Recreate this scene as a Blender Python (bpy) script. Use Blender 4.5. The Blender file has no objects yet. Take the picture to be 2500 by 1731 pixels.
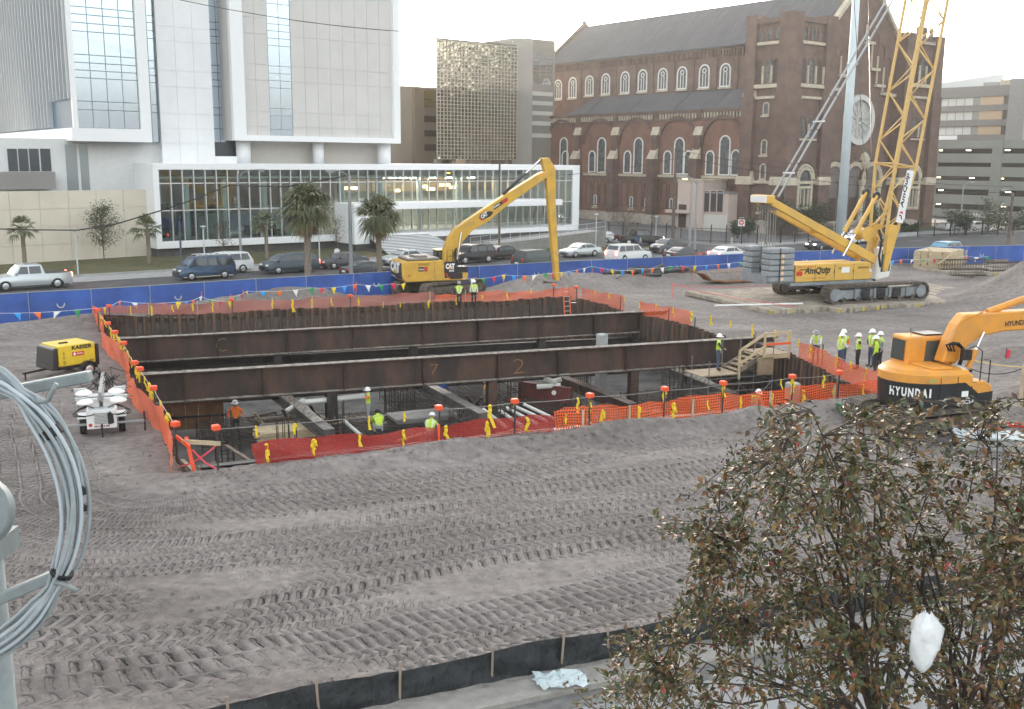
import bpy, bmesh, math, random
import numpy as np
from mathutils import Vector, Matrix
random.seed(7); RNG = np.random.default_rng(7)
R = math.radians
sc = bpy.context.scene
COL = sc.collection

# ------------------------------------------------------------------ camera, sky, sun, exposure
CAMH = 10.0; FPX = 2500.0
roll = math.atan(44/5338); pitch = R(10.744)
fw = Vector((0, math.cos(pitch), -math.sin(pitch)))
_u0 = Vector((0, math.sin(pitch), math.cos(pitch))); _r0 = Vector((1, 0, 0))
rt = _r0*math.cos(roll) + _u0*math.sin(roll)
up = _u0*math.cos(roll) - _r0*math.sin(roll)
cam = bpy.data.cameras.new('camera'); camo = bpy.data.objects.new('camera', cam); COL.objects.link(camo)
cam.sensor_fit = 'HORIZONTAL'; cam.sensor_width = 36; cam.lens = 36*FPX/2500
cam.clip_start = 0.1; cam.clip_end = 6000
m = Matrix((rt, up, -fw)).transposed().to_4x4(); m.translation = (0, 0, CAMH); camo.matrix_world = m
sc.camera = camo

SUN_EL, SUN_AZ = 4.0, -9.0          # low sun behind the buildings, a little left of the view axis
w = bpy.data.worlds.new('World'); sc.world = w; w.use_nodes = True
nt = w.node_tree; nt.nodes.clear()
sky = nt.nodes.new('ShaderNodeTexSky'); sky.sky_type = 'NISHITA'; sky.sun_disc = False
sky.sun_elevation = R(SUN_EL); sky.sun_rotation = R(SUN_AZ); sky.altitude = 0
sky.air_density = 1.0; sky.dust_density = 4.0; sky.ozone_density = 1.0
hs = nt.nodes.new('ShaderNodeHueSaturation'); hs.inputs['Saturation'].default_value = 0.30
bg = nt.nodes.new('ShaderNodeBackground'); bg.inputs['Strength'].default_value = 0.15
wo = nt.nodes.new('ShaderNodeOutputWorld')
nt.links.new(sky.outputs[0], hs.inputs['Color']); nt.links.new(hs.outputs[0], bg.inputs[0]); nt.links.new(bg.outputs[0], wo.inputs[0])
sl = bpy.data.lights.new('sun', 'SUN'); sl.energy = 2.0; sl.angle = R(0.53); sl.color = (1, .9, .75)
so = bpy.data.objects.new('sun', sl); COL.objects.link(so)
_sd = Vector((math.sin(R(SUN_AZ))*math.cos(R(SUN_EL)), math.cos(R(SUN_AZ))*math.cos(R(SUN_EL)), math.sin(R(SUN_EL))))
so.rotation_euler = _sd.to_track_quat('Z', 'Y').to_euler(); so.location = (0, 0, 60)
vs = sc.view_settings; vs.view_transform = 'Standard'; vs.look = 'None'; vs.gamma = 1.0; vs.use_curve_mapping = False
vs.exposure = 3.38
sc.cycles.max_bounces = 6; sc.cycles.diffuse_bounces = 3; sc.cycles.glossy_bounces = 3
sc.cycles.transmission_bounces = 4; sc.cycles.transparent_max_bounces = 12
sc.cycles.caustics_reflective = False; sc.cycles.caustics_refractive = False
sc.cycles.use_denoising = True

# ------------------------------------------------------------------ photo pixel -> direction -> place helpers (2500 x 1731 photo)
def ray(px, py): return fw + rt*((px-1250)/FPX) - up*((py-865.5)/FPX)
def G(px, py, z=0.0):                 # where the line of sight meets the level z
    d = ray(px, py); t = (z-CAMH)/d.z; return Vector((d.x*t, d.y*t, z))
def AT(px, py, y):                    # the point at depth y
    d = ray(px, py); t = y/d.y; return Vector((d.x*t, y, CAMH+d.z*t))
def ZAT(x, y, py):                    # height over (x,y) that shows at row py
    lo, hi = -20.0, 120.0
    for _ in range(40):
        mid = (lo+hi)/2
        if PRJ((x, y, mid))[1] > py: lo = mid
        else: hi = mid
    return (lo+hi)/2
def PRJ(p):
    q = Vector(p)-Vector((0, 0, CAMH)); z = q.dot(fw); return 1250+FPX*q.dot(rt)/z, 865.5-FPX*q.dot(up)/z
UA = R(52); U = Vector((math.sin(UA), math.cos(UA), 0)); V = Vector((-U.y, U.x, 0))      # street direction, across street
PA = R(68); Pd = Vector((math.sin(PA), math.cos(PA), 0)); Qd = Vector((-Pd.y, Pd.x, 0))  # pit directions
UZ = math.atan2(U.y, U.x); PZ = math.atan2(Pd.y, Pd.x)
def ST(s, t, z=0.0): p = U*s+V*t; return Vector((p.x, p.y, z))
def onT(px, t, py=600):               # (s) where column px crosses the line t
    lo, hi = -80.0, 320.0
    for _ in range(50):
        mid = (lo+hi)/2
        if PRJ(ST(mid, t, 2))[0] < px: lo = mid
        else: hi = mid
    return (lo+hi)/2
def onS(px, s):                       # (t) where column px crosses the line s (t grows to the left)
    lo, hi = 20.0, 400.0
    for _ in range(50):
        mid = (lo+hi)/2
        if PRJ(ST(s, mid, 5))[0] > px: lo = mid
        else: hi = mid
    return (lo+hi)/2

# ------------------------------------------------------------------ materials
MATS = {}
def M(name, col, rough=.65, metal=0., var=0., vscale=2., col2=None, bump=0., bscale=20., spec=.5, alpha=None, emit=None, stretch=None):
    if name in MATS: return MATS[name]
    m = bpy.data.materials.new(name); m.use_nodes = True; n = m.node_tree; b = n.nodes['Principled BSDF']
    b.inputs['Base Color'].default_value = (*col, 1); b.inputs['Roughness'].default_value = rough
    b.inputs['Metallic'].default_value = metal; b.inputs['Specular IOR Level'].default_value = spec
    if emit: b.inputs['Emission Color'].default_value = (*emit[0], 1); b.inputs['Emission Strength'].default_value = emit[1]
    L = n.links.new
    if var > 0 or bump > 0 or col2:
        geo = n.nodes.new('ShaderNodeNewGeometry'); mp = n.nodes.new('ShaderNodeMapping')
        mp.inputs['Scale'].default_value = stretch or (1, 1, 1); L(geo.outputs['Position'], mp.inputs['Vector'])
    if var > 0 or col2:
        no = n.nodes.new('ShaderNodeTexNoise'); no.inputs['Scale'].default_value = vscale; no.inputs['Detail'].default_value = 5; no.inputs['Roughness'].default_value = .65
        L(mp.outputs[0], no.inputs['Vector'])
        cr = n.nodes.new('ShaderNodeValToRGB'); c2 = col2 or tuple(c*(1-var) for c in col); c1 = col if col2 else tuple(min(1, c*(1+var*.6)) for c in col)
        cr.color_ramp.elements[0].position = .36; cr.color_ramp.elements[0].color = (*c2, 1)
        cr.color_ramp.elements[1].position = .64; cr.color_ramp.elements[1].color = (*c1, 1)
        L(no.outputs['Fac'], cr.inputs[0]); L(cr.outputs[0], b.inputs['Base Color'])
    if bump > 0:
        nb = n.nodes.new('ShaderNodeTexNoise'); nb.inputs['Scale'].default_value = bscale; nb.inputs['Detail'].default_value = 4
        L(mp.outputs[0], nb.inputs['Vector'])
        bp = n.nodes.new('ShaderNodeBump'); bp.inputs['Strength'].default_value = 1; bp.inputs['Distance'].default_value = bump
        L(nb.outputs['Fac'], bp.inputs['Height']); L(bp.outputs[0], b.inputs['Normal'])
    if alpha is not None: b.inputs['Alpha'].default_value = alpha
    MATS[name] = m; return m
def glass(name, tint, clear=.55, rough=.03):     # thin architectural pane: part clear, part mirror
    if name in MATS: return MATS[name]
    m = bpy.data.materials.new(name); m.use_nodes = True; n = m.node_tree; n.nodes.clear()
    o = n.nodes.new('ShaderNodeOutputMaterial'); mx = n.nodes.new('ShaderNodeMixShader'); tr = n.nodes.new('ShaderNodeBsdfTransparent'); gl = n.nodes.new('ShaderNodeBsdfGlossy')
    tr.inputs[0].default_value = (*tint, 1); gl.inputs['Roughness'].default_value = rough; gl.inputs['Color'].default_value = (.8, .85, .88, 1)
    fr = n.nodes.new('ShaderNodeFresnel'); fr.inputs['IOR'].default_value = 1.5
    ma = n.nodes.new('ShaderNodeMath'); ma.operation = 'ADD'; ma.inputs[1].default_value = 1-clear; ma.use_clamp = True
    n.links.new(fr.outputs[0], ma.inputs[0]); n.links.new(ma.outputs[0], mx.inputs[0]); n.links.new(tr.outputs[0], mx.inputs[1]); n.links.new(gl.outputs[0], mx.inputs[2]); n.links.new(mx.outputs[0], o.inputs[0])
    MATS[name] = m; return m
def meshmat(name, col, pitch, wire, rough=.6, alpha_back=.0, var=.15):   # plastic netting: square holes
    m = bpy.data.materials.new(name); m.use_nodes = True; n = m.node_tree; b = n.nodes['Principled BSDF']
    b.inputs['Base Color'].default_value = (*col, 1); b.inputs['Roughness'].default_value = rough
    L = n.links.new; uv = n.nodes.new('ShaderNodeUVMap'); sp = n.nodes.new('ShaderNodeSeparateXYZ'); L(uv.outputs[0], sp.inputs[0])
    outs = []
    for ax in ('X', 'Y'):
        d = n.nodes.new('ShaderNodeMath'); d.operation = 'DIVIDE'; d.inputs[1].default_value = pitch; L(sp.outputs[ax], d.inputs[0])
        f = n.nodes.new('ShaderNodeMath'); f.operation = 'FRACT'; L(d.outputs[0], f.inputs[0])
        g = n.nodes.new('ShaderNodeMath'); g.operation = 'LESS_THAN'; g.inputs[1].default_value = wire; L(f.outputs[0], g.inputs[0]); outs.append(g)
    mxm = n.nodes.new('ShaderNodeMath'); mxm.operation = 'MAXIMUM'; L(outs[0].outputs[0], mxm.inputs[0]); L(outs[1].outputs[0], mxm.inputs[1])
    m2 = n.nodes.new('ShaderNodeMath'); m2.operation = 'MAXIMUM'; m2.inputs[1].default_value = alpha_back; L(mxm.outputs[0], m2.inputs[0]); L(m2.outputs[0], b.inputs['Alpha'])
    tl = b.inputs.get('Transmission Weight')
    MATS[name] = m; return m

# ------------------------------------------------------------------ mesh builder
class MB:
    def __init__(s): s.v = []; s.f = []; s.mi = []; s.cur = 0
    def add(s, vs, fs):
        o = len(s.v); s.v.extend([tuple(x) for x in vs]); s.f.extend([tuple(i+o for i in f) for f in fs]); s.mi.extend([s.cur]*len(fs)); return s
    def box(s, x0, x1, y0, y1, z0, z1):
        return s.add([(x0,y0,z0),(x1,y0,z0),(x1,y1,z0),(x0,y1,z0),(x0,y0,z1),(x1,y0,z1),(x1,y1,z1),(x0,y1,z1)],
                     [(0,3,2,1),(4,5,6,7),(0,1,5,4),(1,2,6,5),(2,3,7,6),(3,0,4,7)])
    def beam(s, p, q, wd, h, upv=(0,0,1), w2=None, h2=None):
        p = Vector(p); q = Vector(q); d = (q-p).normalized(); uv = Vector(upv)
        if abs(d.dot(uv)) > .99: uv = Vector((1,0,0))
        r = d.cross(uv).normalized(); uu = r.cross(d)
        w2 = wd if w2 is None else w2; h2 = h if h2 is None else h2
        a = [p+r*(sx*wd/2)+uu*(sz*h/2) for sx, sz in ((-1,-1),(1,-1),(1,1),(-1,1))]
        b = [q+r*(sx*w2/2)+uu*(sz*h2/2) for sx, sz in ((-1,-1),(1,-1),(1,1),(-1,1))]
        return s.add(a+b, [(3,2,1,0),(4,5,6,7),(0,1,5,4),(1,2,6,5),(2,3,7,6),(3,0,4,7)])
    def tube(s, pts, r, n=8, cap=True, closed=False):
        pts = [Vector(x) for x in pts]; k = len(pts); rr = r if isinstance(r, (list, tuple)) else [r]*k
        vs = []; fs = []; prev = None
        for i, p in enumerate(pts):
            if closed: d = pts[(i+1) % k]-pts[i-1]
            else: d = pts[min(i+1, k-1)]-pts[max(i-1, 0)]
            d = d.normalized() if d.length > 1e-9 else Vector((0,0,1))
            if prev is None: a = d.orthogonal().normalized()
            else:
                a = prev-d*prev.dot(d)
                a = a.normalized() if a.length > 1e-6 else d.orthogonal().normalized()
            prev = a; b = d.cross(a)
            for j in range(n):
                t = 2*math.pi*j/n; vs.append(p+(a*math.cos(t)+b*math.sin(t))*rr[i])
        for i in range(k if closed else k-1):
            i2 = (i+1) % k
            for j in range(n): fs.append((i*n+j, i*n+(j+1) % n, i2*n+(j+1) % n, i2*n+j))
        if cap and not closed: fs.append(tuple(range(n-1, -1, -1))); fs.append(tuple((k-1)*n+j for j in range(n)))
        return s.add(vs, fs)
    def cyl(s, p, q, r, n=12, r2=None): return s.tube([p, q], [r, r if r2 is None else r2], n)
    def prism(s, poly, a0, a1, plane='xz'):      # polygon extruded along the third axis
        n = len(poly)
        def mk(u, v, t): return {'xz': (u, t, v), 'xy': (u, v, t), 'yz': (t, u, v)}[plane]
        vs = [mk(u, v, a0) for u, v in poly]+[mk(u, v, a1) for u, v in poly]
        fs = [tuple(range(n-1, -1, -1)), tuple(range(n, 2*n))]+[(i, (i+1) % n, n+(i+1) % n, n+i) for i in range(n)]
        return s.add(vs, fs)
    def lathe(s, prof, n=16, c=(0,0,0), axis='z'):
        vs = []; fs = []; k = len(prof)
        for r, z in prof:
            for j in range(n):
                t = 2*math.pi*j/n; x, y = r*math.cos(t), r*math.sin(t)
                q = {'z': (x, y, z), 'y': (x, z, y), 'x': (z, x, y)}[axis]; vs.append((q[0]+c[0], q[1]+c[1], q[2]+c[2]))
        for i in range(k-1):
            for j in range(n): fs.append((i*n+j, i*n+(j+1) % n, (i+1)*n+(j+1) % n, (i+1)*n+j))
        fs.append(tuple(range(n-1, -1, -1))); fs.append(tuple((k-1)*n+j for j in range(n)))
        return s.add(vs, fs)
    def face(s, pts): return s.add(pts, [tuple(range(len(pts)))])
    def rot(s, ang, axis='Z', c=(0,0,0)):
        Mx = Matrix.Translation(c) @ Matrix.Rotation(ang, 4, axis) @ Matrix.Translation(-Vector(c)); s.v = [tuple(Mx @ Vector(x)) for x in s.v]; return s
    def xf(s, Mx): s.v = [tuple(Mx @ Vector(x)) for x in s.v]; return s
    def mesh(s, name, mats, smooth=False):
        me = bpy.data.meshes.new(name); me.from_pydata(s.v, [], s.f)
        for mt in (mats if isinstance(mats, (list, tuple)) else [mats]): me.materials.append(mt)
        if isinstance(mats, (list, tuple)) and len(mats) > 1: me.polygons.foreach_set('material_index', s.mi)
        bm = bmesh.new(); bm.from_mesh(me); bmesh.ops.recalc_face_normals(bm, faces=bm.faces); bm.to_mesh(me); bm.free()
        if smooth: me.shade_smooth() if smooth is True else me.set_sharp_from_angle(angle=R(smooth)) or me.polygons.foreach_set('use_smooth', [True]*len(me.polygons))
        me.update(); return me
    def build(s, name, mats, parent=None, smooth=False, bevel=0, loc=None, rz=0, seg=1, **tg):
        if isinstance(smooth, (int, float)) and smooth is not True and smooth:
            me = s.mesh(name, mats, False); me.polygons.foreach_set('use_smooth', [True]*len(me.polygons)); me.set_sharp_from_angle(angle=R(smooth))
        else: me = s.mesh(name, mats, smooth)
        o = obj(name, me, parent, loc, rz)
        if bevel:
            bv = o.modifiers.new('bevel', 'BEVEL'); bv.width = bevel; bv.segments = seg; bv.limit_method = 'ANGLE'; bv.angle_limit = R(40)
        tag(o, **tg); return o
def obj(name, data, parent=None, loc=None, rz=0):
    o = bpy.data.objects.new(name, data); COL.objects.link(o)
    if parent: o.parent = parent
    if loc is not None: o.location = loc
    if rz: o.rotation_euler = (0, 0, rz)
    return o
def tag(o, label=None, cat=None, group=None, kind=None):
    if label: o['label'] = label
    if cat: o['category'] = cat
    if group: o['group'] = group
    if kind: o['kind'] = kind
    return o
def thing(name, label, cat, loc=(0,0,0), rz=0, group=None):
    o = obj(name, None, None, loc, rz); o.empty_display_size = .3; return tag(o, label, cat, group)
def kids(o): return list(KID.get(o.name, [])) or [c for c in COL.objects if c.parent == o]
KID = {}
def dup(root, loc, rz, label=None, group=None):
    def cp(o, par):
        c = o.copy(); COL.objects.link(c); c.parent = par
        for k in o.children: cp(k, c)
        return c
    r = cp(root, None); r.location = loc; r.rotation_euler = (0, 0, rz)
    if label: r['label'] = label
    if group: r['group'] = group
    return r
def text(s, mat, parent, o, ex, ey, wd, ht, name='lettering', bold=.02, shear=0., ext=.004):
    """flat letters: origin o (lower left), ex/ey = unit directions, fitted to wd x ht"""
    cu = bpy.data.curves.new('t', 'FONT'); cu.body = s; cu.extrude = 0; cu.offset = bold; cu.shear = shear; cu.resolution_u = 2
    ob = bpy.data.objects.new('t', cu); COL.objects.link(ob)
    dg = bpy.context.evaluated_depsgraph_get(); me = bpy.data.meshes.new_from_object(ob.evaluated_get(dg))
    bpy.data.objects.remove(ob); bpy.data.curves.remove(cu)
    co = np.empty(len(me.vertices)*3); me.vertices.foreach_get('co', co); co = co.reshape(-1, 3)
    mn = co.min(0); mx = co.max(0); sx = wd/(mx[0]-mn[0]); sy = ht/(mx[1]-mn[1])
    o = Vector(o); ex = Vector(ex).normalized(); ey = Vector(ey).normalized()
    new = [o+ex*((c[0]-mn[0])*sx)+ey*((c[1]-mn[1])*sy) for c in co]
    me.vertices.foreach_set('co', [x for p in new for x in p]); me.materials.clear(); me.materials.append(mat); me.update(); me.name = name
    return obj(name, me, parent)
def fbm(x, y, seed=0, octs=4, f=1.):            # cheap value noise for heights
    out = np.zeros_like(x); amp = 1.; tot = 0
    for k in range(octs):
        r = np.random.default_rng(seed*31+k); T = r.random((64, 64))
        xs = x*f+k*17.3; ys = y*f+k*5.1; xi = np.floor(xs).astype(int); yi = np.floor(ys).astype(int); fx = xs-xi; fy = ys-yi
        fx = fx*fx*(3-2*fx); fy = fy*fy*(3-2*fy)
        a = T[xi % 64, yi % 64]; b = T[(xi+1) % 64, yi % 64]; c = T[xi % 64, (yi+1) % 64]; d = T[(xi+1) % 64, (yi+1) % 64]
        out += amp*((a*(1-fx)+b*fx)*(1-fy)+(c*(1-fx)+d*fx)*fy); tot += amp; amp *= .5; f *= 2
    return out/tot
def ordw(n):
    on = ['', 'first', 'second', 'third', 'fourth', 'fifth', 'sixth', 'seventh', 'eighth', 'ninth', 'tenth', 'eleventh', 'twelfth', 'thirteenth', 'fourteenth', 'fifteenth', 'sixteenth', 'seventeenth', 'eighteenth', 'nineteenth']
    if n < 20: return on[n]
    t = {2: 'twent', 3: 'thirt', 4: 'fort', 5: 'fift', 6: 'sixt'}[n//10]; return t+'ieth' if n % 10 == 0 else t+'y-'+on[n % 10]
def rank(objs, fmt, key=None):          # tell look-alikes apart by their order in the picture
    for i, o in enumerate(sorted(objs, key=key or (lambda o: PRJ(o.location)[0]))): o['label'] = fmt % ordw(i+1)
WHITE = M('white_paint', (.78,.78,.78), .5); BLACK = M('black_paint', (.015,.015,.016), .5); STEELG = M('grey_steel', (.3,.31,.32), .5, .3)
RUBBER = M('rubber', (.02,.02,.02), .85, var=.4, vscale=8); CHROME = M('chrome_rod', (.75,.76,.78), .2, 1.)
# ------------------------------------------------------------------ ground of the building site (one sheet, hole for the pit)
NL, NR, FR, FL = G(452,1152), G(2130,972), Vector((4.7,73.7,0)), Vector((-25.2,61.7,0))
MR = G(1890,856)                         # bend in the crane side of the pit
FENCE_TOP = [(-260,738), (0,717), (290,702), (580,683), (878,667), (1120,652), (1368,638), (1600,628), (1850,617), (2150,606), (2500,598), (2760,592)]
FP = [G(x, y, 1.8) for x, y in FENCE_TOP]; FP = [Vector((p.x, p.y, 0)) for p in FP]
SILT = [G(x, y) for x, y in ((-700,2040), (0,1900), (430,1815), (700,1762), (868,1728), (978,1704), (1198,1660), (1372,1624), (1482,1603), (1760,1550), (2100,1488), (2700,1385))]

def smooth01(x): x = np.clip(x, 0, 1); return x*x*(3-2*x)
def inquad(x, y, Q):
    r = np.ones_like(x, bool)
    for a, b in zip(Q, Q[1:]+Q[:1]): r &= ((b.x-a.x)*(y-a.y)-(b.y-a.y)*(x-a.x)) > 0
    return r
pe = (NR-NL).normalized(); pn = Vector((pe.y, -pe.x, 0))       # along near edge, outward (to camera)
le = (FL-NL).normalized(); ln = Vector((-le.y, le.x, 0))        # along left edge, outward (left)
def track_coords(x, y):
    dx, dy = x-NL.x, y-NL.y
    a = dx*pe.x+dy*pe.y; b = dx*pn.x+dy*pn.y; c = dx*le.x+dy*le.y; d = dx*ln.x+dy*ln.y
    th = np.arctan2(-a, b); r = np.hypot(dx, dy); t1 = math.pi/2
    A = np.where(a >= 0, a, np.where(c > 0, -(t1*9)-c, -th*9)); B = np.where(a >= 0, b, np.where(c > 0, d, r))
    return A, B, a, b, c, d
def mound(x, y, px, py, h, su, sv):
    p = G(px, py); dx, dy = x-p.x, y-p.y; s_ = dx*U.x+dy*U.y; t_ = dx*V.x+dy*V.y
    return h*np.exp(-(s_/su)**2-(t_/sv)**2)
MOUNDS = [(1290,706,.65,4,1.5), (1400,698,.75,4.5,1.6), (1560,690,.6,5,1.6), (1740,679,.6,5,1.6), (1900,668,.6,6,2), (560,758,.7,6,1.4), (740,741,.8,4,1.5), (890,716,.7,3,1.2), (180,792,.5,6,1.2),
          (2100,655,.5,8,2.5), (2640,742,4.6,7,5.5), (2480,890,.9,3,2.5), (2560,980,.8,3,2)]
def site_h(x, y, tracks=True, store=None):
    A, B, a, b, c, d = track_coords(x, y); r0 = np.hypot(x, y)
    h = .05+.16*(fbm(x, y, 3, 3, .16)-.5)+.10*(fbm(x, y, 4, 4, .8)-.5)
    h += .035*(fbm(x, y, 9, 3, 4.)-.5)
    # soil bank thrown up along the near and left edges
    nb = fbm(A, B, 5, 4, .7)
    near = np.where((a > -1.5) & (a < 31), 1., 0.)*smooth01((a+2.5)/3)
    h += near*np.where(b > -.2, (.3+.7*smooth01(a/9))*(.16+.5*nb)*np.exp(-((b-1.35)/.72)**2), 0)
    h += near*np.where(b > 0, .10*np.exp(-((b-1.9)/.9)**2)*(fbm(A, B, 6, 4, 2.2)-.3), 0)
    for q in MOUNDS: h += mound(x, y, *q)*(.75+.5*fbm(x, y, 11, 4, .5))
    if tracks:
        Bw = B+.35*(fbm(A, B*.15, 21, 2, .22)-.5)*2
        W_ = .56; k = np.floor(Bw/W_).astype(int); cc = Bw/W_-k-.5
        rr = np.random.default_rng(5); T = rr.random((400, 4)); tk = T[k % 400]
        lam = .20+.11*tk[..., 0]; chev = np.where(tk[..., 1] > .5, 1., -1.)*(.35+.5*tk[..., 3])
        slant = np.where(tk[..., 3] > .35, np.abs(cc), cc*.8)
        ph = A/lam+chev*slant*1.6+tk[..., 2]*7+.8*(fbm(A, B, 33, 2, .5)-.5)
        sn = np.sin(2*math.pi*ph)
        lug = smooth01((sn-.25)*1.7)*smooth01((.47-np.abs(cc))*9)
        mask = smooth01((fbm(A*.3, B, 41, 3, .5)-.24)*6)*smooth01((B-2.0)/1.0)
        mask *= .45+.75*tk[..., 0]
        if store is not None: store['trk'] = np.stack([ph, np.abs(cc), mask*np.clip((50-r0)/12, 0, 1)], -1)
        amp = .075*np.clip(1.25-r0/75, 0, 1)
        h += mask*(-amp*lug+.05*np.clip(1.2-r0/40, 0, 1)*smooth01((np.abs(cc)-.36)*7)*(fbm(A, B, 44, 3, 2.6)))
        h += .05*(fbm(A, B, 47, 3, 5.5)-.5)*np.clip(1-r0/60, 0, 1)
        ruts = np.exp(-((np.mod(B*1.0+.5*fbm(A, B, 51, 2, .12), 2.6)-1.3)/.28)**2)
        h -= .06*np.clip(1.3-r0/38, 0, 1)*ruts*smooth01((fbm(A*.3, B, 52, 2, .4)-.35)*3)
    return h
def hz(x, y): return float(site_h(np.array([x*1.]), np.array([y*1.]), False)[0])

NC = 800
ang = np.radians(np.linspace(-42, 43, NC)); rad = np.concatenate([14.*1.0023**np.arange(int(math.log(46/14.)/math.log(1.0023))), 46.*1.0042**np.arange(int(math.log(135/46.)/math.log(1.0042)))])
AA, RR = np.meshgrid(ang, rad); X = (RR*np.sin(AA)); Y = (RR*np.cos(AA))
def left_of(x, y, poly):      # signed: >0 on the far side of the polyline (poly runs left to right)
    s = np.full(x.shape, 0.)
    best = np.full(x.shape, 1e9)
    for a, b in zip(poly[:-1], poly[1:]):
        ex, ey = b.x-a.x, b.y-a.y; L2 = ex*ex+ey*ey
        t = np.clip(((x-a.x)*ex+(y-a.y)*ey)/L2, 0, 1); dx = x-a.x-t*ex; dy = y-a.y-t*ey; dd = dx*dx+dy*dy
        cr = (ex*(y-a.y)-ey*(x-a.x))/math.sqrt(L2); up_ = dd < best; s = np.where(up_, cr, s); best = np.where(up_, dd, best)
    return s
STO = {}; Z = site_h(X, Y, True, STO)
dsilt = left_of(X, Y, SILT); dfence = left_of(X, Y, FP)
Z += .28*np.exp(-((dsilt-.35)/.55)**2)*(.5+.9*fbm(X, Y, 61, 4, 1.1))        # soil pushed up against the silt fence
Z += .10*np.exp(-((dsilt-1.3)/.6)**2)*(fbm(X, Y, 62, 4, 2.5)-.3)
grow = 0.12
cen = (NL+NR+FR+FL)/4; PITQ = [c+(cen-c).normalized()*-grow for c in (NL, NR, MR, FR, FL)]
cx = (X[:-1,:-1]+X[1:,1:])/2; cy = (Y[:-1,:-1]+Y[1:,1:])/2
keep = ~inquad(cx, cy, PITQ) & (left_of(cx, cy, SILT) > 0.02) & (left_of(cx, cy, FP) < .35)
idx = np.arange(X.size).reshape(X.shape)
q = np.stack([idx[:-1,:-1], idx[:-1,1:], idx[1:,1:], idx[1:,:-1]], -1)[keep]
used = np.unique(q); remap = np.full(X.size, -1); remap[used] = np.arange(len(used)); q = remap[q]
co = np.stack([X, Y, Z], -1).reshape(-1, 3)[used]
me = bpy.data.meshes.new('ground'); me.vertices.add(len(co)); me.vertices.foreach_set('co', co.ravel())
me.loops.add(q.size); me.loops.foreach_set('vertex_index', q.ravel().astype(np.int32)); me.polygons.add(len(q))
me.polygons.foreach_set('loop_start', np.arange(0, q.size, 4, dtype=np.int32)); me.update(calc_edges=True); me.validate()
me.polygons.foreach_set('use_smooth', np.ones(len(me.polygons), bool))
at_ = me.attributes.new('trk', 'FLOAT_VECTOR', 'POINT'); at_.data.foreach_set('vector', STO['trk'].reshape(-1, 3)[used].astype(np.float32).ravel())
def dirt_mat():
    m = bpy.data.materials.new('grey_sand'); m.use_nodes = True; n = m.node_tree; b = n.nodes['Principled BSDF']; L = n.links.new
    geo = n.nodes.new('ShaderNodeNewGeometry')
    def noise(s, det, st=(1,1,1)):
        mp = n.nodes.new('ShaderNodeMapping'); mp.inputs['Scale'].default_value = st; mp.inputs['Rotation'].default_value = (0, 0, -PZ); L(geo.outputs['Position'], mp.inputs['Vector'])
        x = n.nodes.new('ShaderNodeTexNoise'); x.inputs['Scale'].default_value = s; x.inputs['Detail'].default_value = det; x.inputs['Roughness'].default_value = .6; L(mp.outputs[0], x.inputs['Vector']); return x
    a = noise(.35, 5, (.45, 1, 1)); r1 = n.nodes.new('ShaderNodeValToRGB'); r1.color_ramp.elements[0].position = .30; r1.color_ramp.elements[0].color = (.188, .166, .155, 1)
    r1.color_ramp.elements[1].position = .70; r1.color_ramp.elements[1].color = (.335, .304, .287, 1); L(a.outputs['Fac'], r1.inputs[0])
    c = noise(3.2, 6); r2 = n.nodes.new('ShaderNodeValToRGB'); r2.color_ramp.elements[0].position = .3; r2.color_ramp.elements[0].color = (.62, .62, .62, 1)
    r2.color_ramp.elements[1].position = .72; r2.color_ramp.elements[1].color = (1.12, 1.11, 1.1, 1); L(c.outputs['Fac'], r2.inputs[0])
    mx = n.nodes.new('ShaderNodeMix'); mx.data_type = 'RGBA'; mx.blend_type = 'MULTIPLY'; mx.inputs[0].default_value = 1; L(r1.outputs[0], mx.inputs[6]); L(r2.outputs[0], mx.inputs[7])
    L(mx.outputs[2], b.inputs['Base Color']); b.inputs['Roughness'].default_value = .95; b.inputs['Specular IOR Level'].default_value = .2
    d = noise(26, 6); bp = n.nodes.new('ShaderNodeBump'); bp.inputs['Distance'].default_value = .045; bp.inputs['Strength'].default_value = .9; L(d.outputs['Fac'], bp.inputs['Height'])
    at = n.nodes.new('ShaderNodeAttribute'); at.attribute_name = 'trk'; sp = n.nodes.new('ShaderNodeSeparateXYZ'); L(at.outputs['Vector'], sp.inputs[0])
    def mth(op, a_, b_=None):
        x = n.nodes.new('ShaderNodeMath'); x.operation = op
        for i, v_ in enumerate((a_, b_)):
            if v_ is None: continue
            if isinstance(v_, (int, float)): x.inputs[i].default_value = v_
            else: L(v_, x.inputs[i])
        return x.outputs[0]
    def mr(v_, a0, a1):
        x = n.nodes.new('ShaderNodeMapRange'); x.interpolation_type = 'SMOOTHSTEP'; x.inputs[1].default_value = a0; x.inputs[2].default_value = a1; L(v_, x.inputs[0]); return x.outputs[0]
    wob = noise(7, 3); php = mth('ADD', sp.outputs[0], mth('MULTIPLY', wob.outputs['Fac'], .35))
    gro = mr(mth('SINE', mth('MULTIPLY', php, 6.28318)), .15, .75); edg = mr(sp.outputs[1], .45, .36)
    hgt = mth('MULTIPLY', mth('MULTIPLY', gro, edg), mth('MULTIPLY', sp.outputs[2], -1.))
    b2 = n.nodes.new('ShaderNodeBump'); b2.inputs['Distance'].default_value = .10; b2.inputs['Strength'].default_value = 1.; L(hgt, b2.inputs['Height']); L(bp.outputs[0], b2.inputs['Normal']); bp = b2; L(bp.outputs[0], b.inputs['Normal'])
    return m
DIRT = dirt_mat(); me.materials.append(DIRT); MATS['grey_sand'] = DIRT
tag(obj('ground', me), kind='structure', label='grey sandy site ground churned by wheel tracks')

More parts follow.
